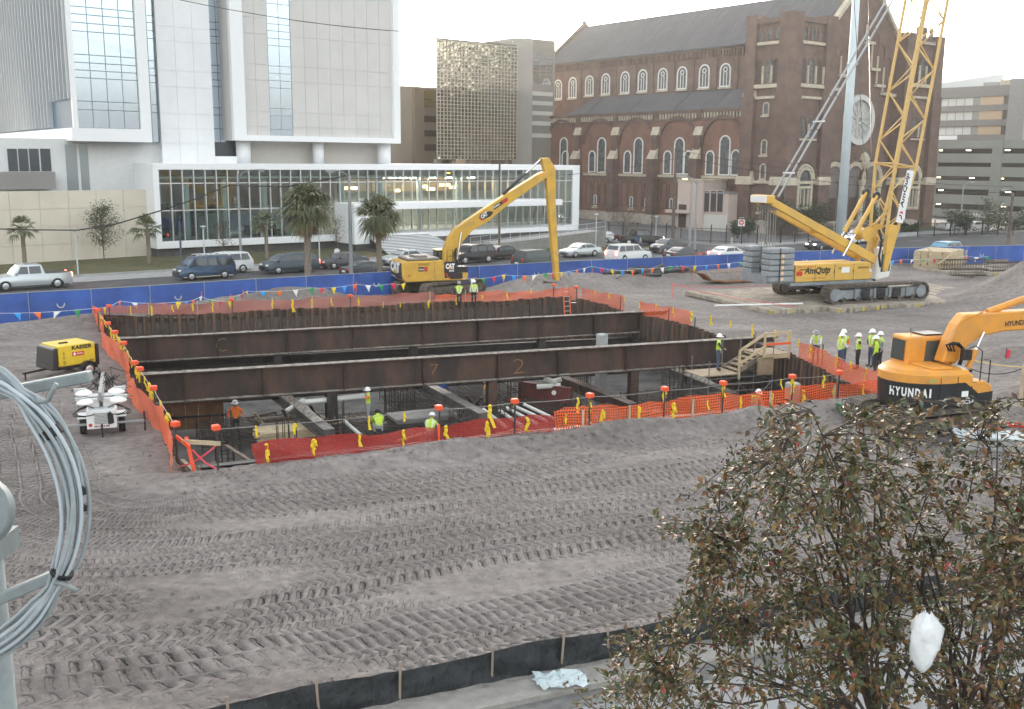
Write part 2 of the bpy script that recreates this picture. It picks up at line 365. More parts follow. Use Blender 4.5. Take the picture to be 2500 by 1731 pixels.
# wide ground under everything, out to the horizon, open at the pit
mb = MB(); O = [Vector((x, y, -.09)) for x, y in ((-3000,-3000), (3000,-3000), (3000,3000), (-3000,3000))]; I = [Vector((p.x, p.y, -.09)) for p in PITQ]
for q_ in ((O[0], O[1], I[1], I[0]), (O[1], O[2], I[2], I[1]), (O[2], I[3], I[2]), (O[2], O[3], I[4], I[3]), (O[3], O[0], I[0], I[4])): mb.face(q_)
ASPH = M('asphalt', (.085,.083,.085), .9, var=.3, vscale=.8, bump=.01, bscale=40)
mb.build('terrain', M('far_ground', (.16,.155,.15), .95, var=.3, vscale=.05), kind='structure')
def sheet(name, pts, z, mat, **k): return MB().face([(p.x, p.y, z) for p in pts]).build(name, mat, kind='structure', **k)
def strip(name, s0, s1, t0, t1, z, mat, h=None):
    if h is None: return sheet(name, [ST(s0,t0), ST(s1,t0), ST(s1,t1), ST(s0,t1)], z, mat)
    mb = MB(); P = [ST(s0,t0), ST(s1,t0), ST(s1,t1), ST(s0,t1)]
    mb.add([(p.x,p.y,z-h) for p in P]+[(p.x,p.y,z) for p in P], [(4,5,6,7),(0,1,5,4),(1,2,6,5),(2,3,7,6),(3,0,4,7)])
    return mb.build(name, mat, kind='structure')
CONC = M('pale_concrete', (.36,.355,.345), .85, var=.18, vscale=1.2, bump=.006)
sheet('avenue', [ST(-90,66.5)]+[p+V*.1 for p in FP[1:]]+[ST(330,30), ST(420,87.2), ST(-90,87.2)], -.04, ASPH)
strip('concrete_lane', -90, 88, 87.2, 91.2, -.036, CONC)
strip('cross_street', 88, 97, 87.2, 260, -.045, ASPH)
strip('kerb', -90, 57, 91.2, 91.5, .11, CONC, .16); strip('kerb', 72, 87.5, 83.6, 83.9, .11, CONC, .16); strip('kerb', 97, 260, 79.2, 79.5, .11, CONC, .16); strip('kerb', 96.8, 97.1, 79.5, 200, .11, CONC, .16)
LAWN = M('winter_lawn', (.085,.095,.035), .95, col2=(.15,.125,.06), vscale=.5, bump=.05, bscale=30)
LAWN2 = M('green_lawn', (.06,.085,.028), .95, col2=(.12,.11,.05), vscale=.6, bump=.05, bscale=30)
strip('lawn', -90, 57, 91.5, 108, .07, LAWN); strip('lawn', 72, 87.5, 83.9, 90.5, .07, LAWN2)
strip('pavement', 57, 88, 91.2, 106, .05, CONC); strip('pavement', 97.1, 330, 79.5, 83.5, .06, CONC)
strip('churchyard', 97.1, 330, 83.5, 220, .05, M('yard_asphalt', (.15,.148,.15), .9, var=.2, vscale=.4)); strip('lawn', 124, 215, 85, 94, .075, LAWN2)
# lane lines on the avenue
for t_ in (74.2, 77.6):
    for s_ in np.arange(-20, 160, 9.): strip('lane_line', s_, s_+3, t_, t_+.12, -.034, M('road_paint', (.55,.55,.53), .7, var=.3, vscale=3))
# pavement between the camera and the silt fence
mb = MB(); pts = [p for p in SILT]; n_ = Vector((.3,-1,0)).normalized()
near = [p+Vector((.15,-.35,0)) for p in pts]; mb.add([(p.x,p.y,.02) for p in pts]+[(p.x,p.y,.02) for p in near], [(i, i+1, len(pts)+i+1, len(pts)+i) for i in range(len(pts)-1)])
mb.build('verge', M('sandy_verge', (.30,.28,.25), .95, var=.3, vscale=3, bump=.02), kind='structure')
def off(pts, d): return [p+Vector((.30*d, -.95*d, 0)) for p in pts]
def ribbon(name, d0, d1, z0, z1, mat, face=None):
    a = off(pts, d0); b = off(pts, d1); k = len(pts); mb = MB()
    mb.add([(p.x,p.y,z0) for p in a]+[(p.x,p.y,z1) for p in b]+([(p.x,p.y,z1-face) for p in b] if face else []),
           [(i, i+1, k+i+1, k+i) for i in range(k-1)]+([(k+i, k+i+1, 2*k+i+1, 2*k+i) for i in range(k-1)] if face else []))
    mb.build(name, mat, kind='structure')
ribbon('kerb', .33, 1.0, .05, .05, M('kerb_concrete', (.30,.285,.26), .85, var=.2, vscale=2.5, bump=.01), .13)
ribbon('road', 1.0, 26, -.06, -.06, M('road_concrete', (.25,.255,.26), .85, var=.22, vscale=.9, bump=.008))
ribbon('gutter_stain', 1.02, 1.5, -.055, -.055, M('damp_gutter', (.16,.155,.15), .8, var=.4, vscale=2.2))  # darker strip: the shade below the kerb painted as colour

# loose clods of soil along the banks
rc_ = np.random.default_rng(19); mb = MB()
def clod(x, y, z, q):
    k = rc_.normal(1, .25, 6); mb.add([(x+q*k[0],y,z),(x-q*k[1],y,z),(x,y+q*k[2],z),(x,y-q*k[3],z),(x,y,z+q*k[4]*.8),(x,y,z-q*.5)], [(0,2,4),(2,1,4),(1,3,4),(3,0,4),(2,0,5),(1,2,5),(3,1,5),(0,3,5)])
CP = []
for i in range(2600):
    u_ = rc_.random()
    if u_ < .4: p_ = SILT[3].lerp(SILT[-2], rc_.random())+Vector((rc_.normal(0,.1), .2+abs(rc_.normal(0,.7)), 0))
    elif u_ < .75: p_ = NL.lerp(NR, rc_.random())+pn*(.5+abs(rc_.normal(0,1.3)))
    else: p_ = Vector((rc_.uniform(-14,12), rc_.uniform(19,36), 0))
    CP.append((p_.x, p_.y))
CP = np.array(CP); cx_, cy_ = CP[:,0], CP[:,1]; ds_ = left_of(cx_, cy_, SILT); ok_ = (ds_ > .1) & ~inquad(cx_, cy_, PITQ); hh_ = site_h(cx_, cy_)+.22*np.exp(-((ds_-.35)/.55)**2)
for x_, y_, z_ in zip(cx_[ok_], cy_[ok_], hh_[ok_]): clod(float(x_), float(y_), float(z_)+.01, float(rc_.gamma(2., .013))+.012)
mb.build('soil_clods', DIRT, kind='stuff', label='loose clods of grey soil scattered over the churned ground', cat='soil')
# ------------------------------------------------------------------ buildings, written in street coordinates (s along, t across, z)
def wroot(name, label, cat, s, t, group=None): return thing(name, label, cat, ST(s, t), 0, group)
def wp(mb, name, mat, root, smooth=False, bevel=0, label=None):           # part given in world coordinates
    o = mb.build(name, mat, None, smooth, bevel)
    o.parent = root
    if root.type == 'EMPTY': o.matrix_parent_inverse = Matrix.Translation(-root.location)
    if label: o['label'] = label
    return o
class SB(MB):                                                             # box in street coordinates
    def sbox(s, s0, s1, t0, t1, z0, z1):
        k = len(s.v); s.box(s0, s1, t0, t1, z0, z1)
        for i in range(k, len(s.v)): x, y, z = s.v[i]; p = ST(x, y); s.v[i] = (p.x, p.y, z)
        return s
    def spoly(s, pts): return s.face([tuple(ST(a, b, c)) for a, b, c in pts])
    def sprism(s, poly, z0, z1):
        P = [ST(a, b) for a, b in poly]; n = len(P)
        return s.add([(p.x,p.y,z0) for p in P]+[(p.x,p.y,z1) for p in P], [tuple(range(n-1,-1,-1)), tuple(range(n,2*n))]+[(i,(i+1)%n,n+(i+1)%n,n+i) for i in range(n)])
    def plane(s, poly, P, ex, n, d0, d1):                                 # outline in a wall plane, from d0 to d1 in front of it
        P = Vector(P); ex = Vector(ex); n = Vector(n); k = len(poly); f = lambda u, v, d: tuple(P+ex*u+Vector((0,0,v))+n*d)
        return s.add([f(u,v,d0) for u,v in poly]+[f(u,v,d1) for u,v in poly], [tuple(range(k-1,-1,-1)), tuple(range(k,2*k))]+[(i,(i+1)%k,k+(i+1)%k,k+i) for i in range(k)])
    def ring(s, o, i, P, ex, n, d0, d1, closed=True):                     # band between two outlines of equal length
        P = Vector(P); ex = Vector(ex); n = Vector(n); k = len(o); f = lambda q, d: tuple(P+ex*q[0]+Vector((0,0,q[1]))+n*d)
        vs = [f(q,d0) for q in o]+[f(q,d1) for q in o]+[f(q,d0) for q in i]+[f(q,d1) for q in i]; fs = []
        for a in range(k if closed else k-1):
            b = (a+1) % k; fs += [(a,b,k+b,k+a), (k+a,k+b,3*k+b,3*k+a), (3*k+a,3*k+b,2*k+b,2*k+a), (2*k+a,2*k+b,b,a)]
        return s.add(vs, fs)
def zt(s, t, py): p = ST(s, t); return ZAT(p.x, p.y, py)
def arch(wd, h, n=8, e=0.): r = wd/2+e; return [(-r,-e), (r,-e)]+[(r*math.cos(a), h-wd/2+r*math.sin(a)) for a in [math.pi*i/n for i in range(n+1)]]
def rectp(wd, h, e=0.): return [(-wd/2-e,-e), (wd/2+e,-e), (wd/2+e,h+e), (-wd/2-e,h+e)]
def grid(root, name, mat, P, ex, n, w_, h_, cols, rows, gap, d, colw=None, rowh=None):   # cladding panels / panes, one object each
    cs = colw or [w_/cols]*cols; rs = rowh or [h_/rows]*rows; cache = {}; z = 0
    for j, rh in enumerate(rs):
        x = 0
        for i, cw in enumerate(cs):
            key = (round(cw, 3), round(rh, 3))
            if key not in cache:
                cache[key] = SB().plane([(gap/2,gap/2),(cw-gap/2,gap/2),(cw-gap/2,rh-gap/2),(gap/2,rh-gap/2)], (0,0,0), ex, n, .004, d).mesh(name, mat)
            o = obj(name, cache[key], root); o.location = Vector(P)+Vector(ex)*x+Vector((0,0,z))-root.location
            x += cw
        z += rh
FN = -V; SN = -U        # outward normals: facing the avenue, facing the cross street
WPAN = M('white_panel', (.80,.81,.82), .45, var=.05, vscale=.4); WPAN2 = M('white_frame', (.84,.85,.86), .4)
GPAN = M('warm_grey_panel', (.62,.60,.58), .5, var=.05, vscale=.3); CREAM = M('cream_precast', (.66,.60,.50), .8, var=.07, vscale=.3)
SKYGLASS = M('pale_blue_glass', (.54,.64,.76), .08, .85); DARKGLASS = M('dark_glass', (.06,.075,.09), .06, .3); TEALMUL = M('teal_mullion', (.28,.37,.42), .4, .4)
SHADOWWALL = M('grey_render', (.52,.51,.50), .7, var=.05); DKBASE = M('dark_base', (.10,.10,.10), .8, var=.25); ALU = M('aluminium', (.72,.73,.74), .3, .7)

def white_building():
    TB = 103.5; L0 = onT(382, TB); L1 = onT(1413, TB); g0 = onT(396, TB); g1 = onT(1397, TB)
    z0 = .9; zg0 = zt(g0, TB, 590); zg1 = zt(g0, TB, 414.5); z1 = zt(L0, TB, 398.5)
    r = wroot('hospital_building', 'white panelled hospital with glass lobby, fin clad tower and wide entrance stairs', 'building', L0, TB)
    # lobby shell
    wp(SB().sbox(L0+.2, L1-.2, TB+.6, TB+16, -.05, z0), 'base', DKBASE, r)
    wp(SB().sbox(L0, L1, TB, TB+17, zg1, z1), 'roof_band', WPAN2, r, bevel=.03)
    wp(SB().sbox(L0, L1, TB, TB+17, z0, zg0), 'floor_band', WPAN2, r, bevel=.03)
    wp(SB().sbox(L0, g0, TB+.002, TB+17, zg0, zg1), 'end_pier', WPAN2, r); wp(SB().sbox(g1, L1, TB+.002, TB+17, zg0, zg1), 'end_pier', WPAN2, r)
    # interior
    wp(SB().sbox(g0, g1, TB+9.5, TB+9.8, zg0, zg1), 'lobby_back_wall', M('lobby_wall', (.42,.45,.43), .8, var=.1, vscale=.15), r)
    zi = zt(g0, TB, 512)
    a, b = onT(520, TB), onT(880, TB); wp(SB().sbox(a, b, TB+6.0, TB+6.3, zi, zg1-.9), 'timber_screen', M('brown_timber', (.17,.085,.055), .5, var=.4, vscale=.5), r)
    a, b = onT(905, TB), onT(1290, TB); wp(SB().sbox(a, b, TB+7.5, TB+7.8, zi+1.2, zg1-.9), 'stone_screen', M('tan_stone', (.33,.27,.2), .7, var=.3, vscale=.3), r)
    for px in (420, 492): a = onT(px-15, TB); wp(SB().sbox(a, a+2.2, TB+5, TB+5.2, zg0, zg0+3.6), 'dark_doorway', M('dark_door', (.03,.03,.035), .5), r)
    wp(SB().sbox(g0, g1, TB+.9, TB+9.5, zg1-.9, zg1-.7), 'ceiling', M('lobby_ceiling', (.55,.58,.56), .8), r)
    for px in np.arange(458, 1390, 94.5):
        p = ST(onT(px, TB+2.2), TB+2.2); wp(MB().cyl((p.x,p.y,zg0), (p.x,p.y,zg1-.9), .38, 14), 'column', M('column_white', (.70,.73,.72), .6), r, True)
    REFLGLOW = M('warm_lamp', (.9,.6,.2), .5, emit=((1,.55,.2), 1.6)); LAMPW = M('ceiling_light', (.9,.9,.85), .5, emit=((1,.9,.75), 8.))
    for px, py, wd in ((858,460,1.8), (972,466,.5), (1033,456,1.6), (1052,462,1.1), (1086,452,1.5), (1110,458,1.5), (1268,470,.8)):
        s_ = onT(px, TB+5.5); z_ = zt(s_, TB+5.5, py); wp(SB().sbox(s_-wd/2, s_+wd/2, TB+5.4, TB+5.6, z_-.12, z_+.2), 'wall_lamp', REFLGLOW, r)  # glowing boxes imitate reflections of the interior lights
    for px in (930, 960, 985, 1010, 1060, 1100, 1150): s_ = onT(px, TB+3); wp(SB().sbox(s_-.5, s_+.5, TB+2.9, TB+3.1, zg1-1.0, zg1-.92), 'ceiling_lamp', LAMPW, r)
    for px in (617, 650, 680): s_ = onT(px, TB+3.5); wp(SB().sbox(s_-.8, s_+.6, TB+3, TB+4, zg0, zg0+.55).sbox(s_-.8, s_-.5, TB+3, TB+4, zg0+.55, zg0+1.1), 'lounge_chair', BLACK, r)
    # glazing: a pane per bay and row, a mullion per bay
    zr = [zg0, zt(g0, TB, 515), zt(g0, TB, 448), zg1]; nb = 46; bw = (g1-g0)/nb
    GL = glass('lobby_glass', (.84,.92,.90), .96)
    grid(r, 'pane', GL, ST(g0, TB+.28, zg0), U, FN, g1-g0, 0, nb, 3, .05, .03, rowh=[zr[1]-zr[0], zr[2]-zr[1], zr[3]-zr[2]])
    mm = SB().sbox(-.045, .045, 0, .32, zg0, zg1).mesh('mullion', ALU)
    for i in range(1, nb): o = obj('mullion', mm, r); p = ST(g0+bw*i, TB+.02); o.location = p-r.location
    for k in (1, 2): wp(SB().sbox(g0, g1, TB+.16, TB+.24, zr[k]-.05, zr[k]+.05), 'transom', ALU, r)
    # entrance portal, landing, stairs
    e0, e1 = onT(866, TB-4.5), onT(1348, TB-2.5); zc1, zc0 = zt(e0, TB-4.5, 498), zt(e0, TB-4.5, 514)
    zl = zt(e0, TB-4.5, 574)
    wp(SB().sbox(e0, e1, TB-4.5, TB-.01, zc0, zc1), 'entrance_canopy', WPAN2, r, bevel=.03)
    wp(SB().sbox(e0, onT(902, TB-4.5), TB-4.49, TB-.01, z0-.1, zc0), 'entrance_pier', WPAN2, r)
    l1 = onT(1400, TB-4.5); wp(SB().sbox(e0+.02, l1, TB-4.48, TB-.02, zl-.55, zl), 'landing', WPAN2, r)
    wp(SB().sbox(e0+.3, l1-.3, TB-4.2, TB-.02, -.05, zl-.552), 'landing_base', DKBASE, r)
    st0, st1 = onT(938, TB-8), onT(1090, TB-8); ns = 14
    for i in range(ns):
        z_ = zl-.02-(i+1)*zl/(ns+.5); t_ = TB-4.5-(i+1)*.42
        wp(SB().sbox(st0-i*.05, st1+i*.05, t_, t_+.44, z_-.06, z_), 'step', WPAN, r)
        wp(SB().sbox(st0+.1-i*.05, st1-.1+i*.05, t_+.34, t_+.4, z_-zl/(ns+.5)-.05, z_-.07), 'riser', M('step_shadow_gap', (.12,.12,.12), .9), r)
    wp(SB().sbox(st0-.05, st0+.25, TB-4.5-ns*.42, TB-4.5, -.05, .25), 'stringer', DKBASE, r)
    for px in (1000, 1068):
        mb = MB(); s_ = onT(px, TB-6)
        pt = [ST(s_, TB-4.4, zl+1.0), ST(s_, TB-5, zl+1.0), ST(s_, TB-4.5-ns*.42, 1.0)]
        mb.tube([tuple(x) for x in pt], .03, 6)
        for q in pt: mb.cyl(tuple(q), (q.x, q.y, q.z-1.0), .025, 6)
        wp(mb, 'handrail', ALU, r)
    mb = MB()
    for s_ in np.arange(st1+1, l1, 1.3): p = ST(s_, TB-4.4); mb.cyl((p.x,p.y,zl), (p.x,p.y,zl+1.05), .025, 6)
    for dz in (.35, .7, 1.05): mb.tube([tuple(ST(st1+1, TB-4.4, zl+dz)), tuple(ST(l1, TB-4.4, zl+dz))], .018, 6)
    wp(mb, 'railing', ALU, r)
    # ramp with grey side wall and railing
    A = G(1150, 612); B = G(1478, 604); dv = (B-A); zA, zB = .55, 1.7
    for k, (dd, h) in enumerate(((Vector((0,0,0)), 0), (V*3.2, 0))):
        P, Q = A+dd, B+dd; mb = MB(); n3 = V*.2
        top = [(P.x,P.y,.5), ((P*.55+Q*.45).x, (P*.55+Q*.45).y, 1.1), (Q.x,Q.y,2.0)]
        ptsw = [P, P*.55+Q*.45, Q]; zs = (.45, 1.1, 2.0); vs = []
        for p_, z_ in zip(ptsw, zs): vs += [(p_.x,p_.y,-.05), (p_.x,p_.y,z_), (p_.x+n3.x,p_.y+n3.y,z_), (p_.x+n3.x,p_.y+n3.y,-.05)]
        mb.add(vs, [(0,3,2,1),(8,9,10,11)]+[(i*4+j, i*4+(j+1)%4, i*4+4+(j+1)%4, i*4+4+j) for i in range(2) for j in range(4)])
        wp(mb, 'ramp_wall', M('grey_blockwork', (.22,.215,.20), .85, var=.15), r)
    mb = MB(); P, Q = A+V*.2, B+V*3.2
    mb.add([tuple(A+V*.21+Vector((0,0,.4))), tuple(B+V*.21+Vector((0,0,1.9))), tuple(B+V*3.19+Vector((0,0,1.9))), tuple(A+V*3.19+Vector((0,0,.4)))], [(0,1,2,3)]); wp(mb, 'ramp_deck', CONC, r)
    mb = MB()
    for i in range(15):
        f = i/14; p = A.lerp(B, f)+V*.1; z_ = .45+f*1.5; mb.cyl((p.x,p.y,z_), (p.x,p.y,z_+1.05), .022, 5)
    for dz in (.5, 1.05): mb.tube([tuple(A+V*.1+Vector((0,0,.45+dz))), tuple(B+V*.1+Vector((0,0,1.95+dz)))], .02, 5)
    for f0 in (0., .2, .4):
        pass
    wp(mb, 'railing', ALU, r)
    # ------- tower: right box
    ZT = 40.; TE = 106.5; a0, a1 = onT(582, TE), onT(981, TE); zb = zt(a1, TE, 350.5); zi_ = zt(a1, TE, 338)
    wp(SB().sbox(a0, a1, TE+.6, TE+16, zb+.01, ZT), 'tower_block', GPAN, r)
    i0, i1 = onT(612, TE), onT(966, TE)
    wp(SB().sbox(a0, i0, TE, TE+.7, zb, ZT), 'tower_frame', WPAN2, r); wp(SB().sbox(i1, a1, TE, TE+.7, zb, ZT), 'tower_frame', WPAN2, r)
    wp(SB().sbox(i0, i1, TE+.003, TE+.7, zb, zi_), 'tower_frame', WPAN2, r)
    w0, w1 = onT(669, TE+.5), onT(724, TE+.5)
    zz = [zi_]; rows_px = (315, 282, 264, 214, 196, 178, 160, 110, 92, 74, 57, 7, -11, -29, -47)
    wrow = [zt(w0, TE+.5, p) for p in rows_px]
    prow = [zt(a1, TE+.5, p) for p in (318, 285, 215, 180, 112, 76, 8, -28, -98)]
    hs_ = np.diff([zi_]+prow+[ZT]).tolist()
    nl = 2; nrp = 8
    grid(r, 'wall_panel', GPAN, ST(i0, TE+.58, zi_), U, FN, w0-i0, 0, nl, 0, .025, .06, rowh=hs_)
    grid(r, 'wall_panel', GPAN, ST(w1, TE+.58, zi_), U, FN, i1-w1, 0, nrp, 0, .025, .06, rowh=hs_)
    wh = np.diff([zi_]+wrow+[ZT]).tolist()
    grid(r, 'pane', SKYGLASS, ST(w0+.04, TE+.6, zi_), U, FN, w1-w0-.08, 0, 2, 0, .07, .03, rowh=wh)
    wp(SB().sbox(w0, w1, TE+.585, TE+.6, zi_, ZT), 'window_backing', TEALMUL, r)
    # white slab between, glass recesses
    TC = 108.0; c0, c1 = onT(407, TC), onT(534, TC)
    wp(SB().sbox(c0, c1, TC+.08, TC+14, z1-.1, ZT), 'tower_slab', WPAN, r)
    crow = [zt(c0, TC, p) for p in (349, 313, 276, 210, 170, 97, 62, -8)]
    grid(r, 'wall_panel', WPAN, ST(c0, TC+.06, z1-.1), U, FN, c1-c0, 0, 3, 0, .02, .05, rowh=np.diff([z1-.1]+crow+[ZT]).tolist())
    d0, d1 = c1+.02, onT(584, TC+1.5)
    wp(SB().sbox(d0, d1, TC+1.5, TC+13, z1-.1, ZT), 'recess_wall', DARKGLASS, r)
    dm = d0+(d1-d0)*.62
    rec = [zt(d0, TC+1.4, p) for p in (347, 314, 280, 262, 210, 194, 176, 158, 104, 87, 70, 52)]
    grid(r, 'pane', SKYGLASS, ST(d0, TC+1.5, zt(d0, TC+1.5, 347)), U, FN, dm-d0, 0, 2, 0, .07, .04, colw=[(dm-d0)*.68, (dm-d0)*.32], rowh=np.diff(rec+[ZT]).tolist())
    wp(SB().sbox(c1+.01, onT(592, TC+.5), TC+.4, TC+1.45, z1, z1+.75), 'parapet', WPAN2, r)
    # recessed storey under the tower box
    TR = 110.
    f0, f1 = onT(590, TR), onT(952, TR)
    wp(SB().sbox(f0, f1, TR, TR+10, z1-.1, zb+.3), 'recessed_storey', M('beige_render', (.60,.57,.53), .7, var=.04), r)
    for px in (602, 782, 940): s_ = onT(px, TE+2); p = ST(s_, TE+2); wp(MB().cyl((p.x,p.y,z1-.05), (p.x,p.y,zb+.02), .8 if px != 782 else .65, 16), 'column', WPAN, r, True)
    # ------- tower: fin clad left wing
    TA = 106.5; k0, k1 = onT(207, TA), onT(385, TA); zA = zt(k1, TA, 347)
    wl = Vector((-math.sin(R(35.6)), math.cos(R(35.6)), 0)); P0 = ST(k0, TA); far = P0+wl*80
    fs_, ft_ = far.dot(U), far.dot(V)
    wp(SB().sprism([(k0,TA+.4), (k1,TA+.4), (k1,TA+60), (fs_, ft_)], zA, ZT), 'wing_block', M('wing_glass', (.11,.17,.23), .45, 0., spec=.25), r)
    zA2 = zt(k0, TA, 312)
    wp(SB().sprism([(k0-.35,TA), (k1,TA), (k1,TA+.39), (k0-.3,TA+.39)], zA-.02, zA2), 'wing_fascia', WPAN2, r)
    n_l = Vector((-wl.y, wl.x, 0))
    wp(MB().beam(P0+Vector((0,0,(zA+zA2)/2))+n_l*.25, far+n_l*.25+Vector((0,0,(zA+zA2)/2)), .5, zA2-zA), 'wing_fascia', WPAN2, r)
    wp(SB().sbox(onT(360, TA), k1, TA, TA+.38, zA2+.002, ZT), 'wing_frame', WPAN2, r); wp(SB().sbox(k0-.3, onT(211, TA), TA, TA+.38, zA2+.002, ZT), 'wing_frame', WPAN2, r)
    wr = [zt(k1, TA, p) for p in (273, 253, 198, 180, 162, 143, 88, 68, 48, 30, -24)]
    q0, q1 = onT(211, TA), onT(360, TA)
    grid(r, 'pane', SKYGLASS, ST(q0, TA+.36, zA2), U, FN, q1-q0, 0, 4, 0, .09, .05, rowh=np.diff([zA2]+wr+[ZT]).tolist())
    wp(SB().sbox(q0, q1, TA+.365, TA+.395, zA2, ZT), 'window_backing', TEALMUL, r)
    FIN = M('white_fin', (.52,.53,.54), .5, .1)
    fm = MB().box(-.06, .06, -.55, 0, 0, ZT-zA2-.2).mesh('fin', FIN)
    for i in range(50):
        p = P0+wl*(.6+i*1.58)+n_l*.0; o = obj('fin', fm, r); o.location = Vector((p.x, p.y, zA2+.2+(2.6 if i < 6 else 0)))-r.location; o.rotation_euler = (0, 0, math.atan2(n_l.x, -n_l.y))
    mb = MB()
    for i, zz_ in enumerate(np.arange(zA2+3, ZT, 4.2)):
        mb.beam(P0+n_l*.04+Vector((0,0,zz_)), far+n_l*.04+Vector((0,0,zz_)), .08, .12)
    wp(mb, 'spandrel_rail', TEALMUL, r)
    # narrow glazed return between the wing and the slab
    TG = 108.5; h0, h1 = k1+.02, c0-.02
    wp(SB().sbox(h0, h1, TG+.06, TG+12, zA, ZT), 'link_wall', TEALMUL, r)
    grid(r, 'pane', SKYGLASS, ST(h0, TG+.05, zA), U, FN, h1-h0, 0, 2, 0, .07, .05, rowh=np.diff([zA]+wr+[ZT]).tolist())
    # storey below the wing: pale walls, dark windows, louvred plant screen
    TU = 109.; u0, u1 = onT(-160, TU), c0
    wp(SB().sbox(u0, u1, TU, TU+14, -.05, zA+.2), 'lower_storey', M('pale_storey', (.66,.67,.67), .6, var=.05), r)
    for a_, b_ in ((35,58), (61,84), (87,110), (114,138)):
        s0, s1 = onT(a_, TU), onT(b_, TU); wp(SB().sbox(s0, s1, TU-.06, TU-.005, zt(s0, TU, 418), zt(s0, TU, 363)), 'window', DARKGLASS, r)
    for a_, b_ in ((174,201), (208,228)):
        s0, s1 = onT(a_, TU), onT(b_, TU); wp(SB().sbox(s0, s1, TU-.05, TU-.004, zt(s0, TU, 465), zt(s0, TU, 352)), 'window', M('grey_window', (.30,.34,.36), .15, .3), r)
    TL = 107.; s0, s1 = onT(12, TL), onT(147, TL); lz0, lz1 = zt(s0, TL, 462), zt(s0, TL, 420)
    for i, z_ in enumerate(np.linspace(lz0+.05, lz1, 14)): wp(SB().sbox(s0, s1, TL, TL+.15, z_-.075, z_+.02), 'louvre_slat', M('louvre_grey', (.30,.29,.28), .6), r)
    wp(SB().sbox(s0, s1, TL+.2, TL+1.9, lz0, lz1), 'louvre_box', M('louvre_dark', (.16,.155,.15), .8), r)
    # cream wall at the pavement
    A = G(-120, 655); B = G(372, 625); A.z = B.z = 0; ex = (B-A).normalized(); nn = Vector((ex.y, -ex.x, 0)); zw = ZAT(B.x, B.y, 463); Lw = (B-A).length
    mb = SB().plane([(0,-.05),(Lw,-.05),(Lw,zw),(0,zw)], A, ex, nn, -.8, -.02); wp(mb, 'boundary_wall', CREAM, r)
    grid(r, 'wall_panel', CREAM, A+Vector((0,0,0)), ex, nn, Lw, zw, 7, 4, .03, .06)
    return r
white_building()

# ------------------------------------------------------------------ mirror-glass tower and the block in the gap
def gap_blocks():
    T = 150.; a, b = onT(930, T), onT(1100, T); zt_ = zt(a, T, 205)
    r = wroot('office_block', 'tan concrete office block seen between the white tower and the mirror glass tower', 'building', a, T)
    TAN = M('tan_concrete', (.30,.26,.21), .8, var=.12, vscale=.1)
    wp(SB().sbox(a, b, T, T+18, -.05, zt_), 'wall', TAN, r)
    c = onT(1008, T); wp(SB().sbox(c, b-.01, T-.9, T-.01, -.04, zt_-.4), 'wall_bay', M('brown_concrete', (.21,.17,.125), .8, var=.15, vscale=.1), r)
    for y0, y1, m_ in ((222, 243, 'g'), (245, 260, 'g'), (283, 298, 'd'), (318, 333, 'd'), (352, 368, 'd')):
        s0, s1 = onT(1038, T-1), onT(1072, T-1); wp(SB().sbox(s0, s1, T-.98, T-.91, zt(s0, T, y1), zt(s0, T, y0)), 'window', M('gold_window', (.75,.6,.2), .12, .9) if m_ == 'g' else M('brown_window', (.07,.055,.04), .2), r)
    # mirror tower
    T = 140.; a, b = onT(1069, T), onT(1261, T); zb_, zt_ = zt(a, T, 388), zt(a, T, 97)
    r = wroot('mirror_tower', 'gold mirror glass office tower with square grid front beside a concrete stair tower', 'building', a, T)
    wp(SB().sprism([(a, T+.4), (b, T+.4), (b, T+16), (a+12.7, T+16)], zb_, zt_+.4), 'core', M('tower_core', (.10,.085,.06), .8), r)
    nc, nr_ = 24, 32; cw = (b-a)/nc; rh = (zt_-zb_)/nr_; mb = SB(); rg = np.random.default_rng(3)
    for i in range(nc):
        for j in range(nr_):
            d = rg.normal(0, .016, 4)
            P = [ST(a+cw*(i+x), T+.2+dd, zb_+rh*(j+y)) for (x, y), dd in zip(((.03,.03),(.97,.03),(.97,.97),(.03,.97)), d)]
            mb.face([tuple(p) for p in P])
    o = wp(mb, 'pane', M('gold_mirror', (.50,.46,.34), .1, 1., var=.35, vscale=.35), r); o['kind'] = 'stuff'
    mb = SB()
    for i in range(nc+1): mb.sbox(a+cw*i-.05, a+cw*i+.05, T+.05, T+.16, zb_, zt_)
    for j in range(nr_+1): mb.sbox(a, b, T+.055, T+.155, zb_+rh*j-.05, zb_+rh*j+.05)
    wp(mb, 'mullion_grid', M('tower_mullion', (.42,.40,.34), .4, .3), r)
    for px in (1069, 1105, 1147, 1190, 1232): s_ = onT(px, T+1); wp(SB().sbox(s_-.4, s_+.4, T+.6, T+1.6, -.05, zb_-.01), 'pilotis', TAN, r)
    c = onT(1310, T); wp(SB().sbox(b+.02, c, T+1.5, T+20, -.05, zt(b, T, 90)), 'stair_tower', M('grey_tan_concrete', (.33,.31,.28), .8, var=.08, vscale=.1), r)
    d = onT(1350, T+4)
    wp(SB().sbox(c+.02, d, T+4, T+20, -.05, zt(c, T+4, 92)), 'rear_block', M('dark_tan', (.24,.22,.19), .8), r)
    s0, s1 = c+.6, d-.5
    grid(r, 'pane', M('bright_window', (.75,.77,.74), .08, .9), ST(s0, T+4, zt(s0, T+4, 205)), U, FN, s1-s0, zt(s0, T+4, 128)-zt(s0, T+4, 205), 4, 9, .09, .05)
    for y in (222, 245, 270, 295, 325): wp(SB().sbox(s0, s1, T+3.9, T+3.99, zt(s0, T+4, y+10), zt(s0, T+4, y)), 'window_band', M('pale_band', (.55,.54,.5), .4), r)
gap_blocks()
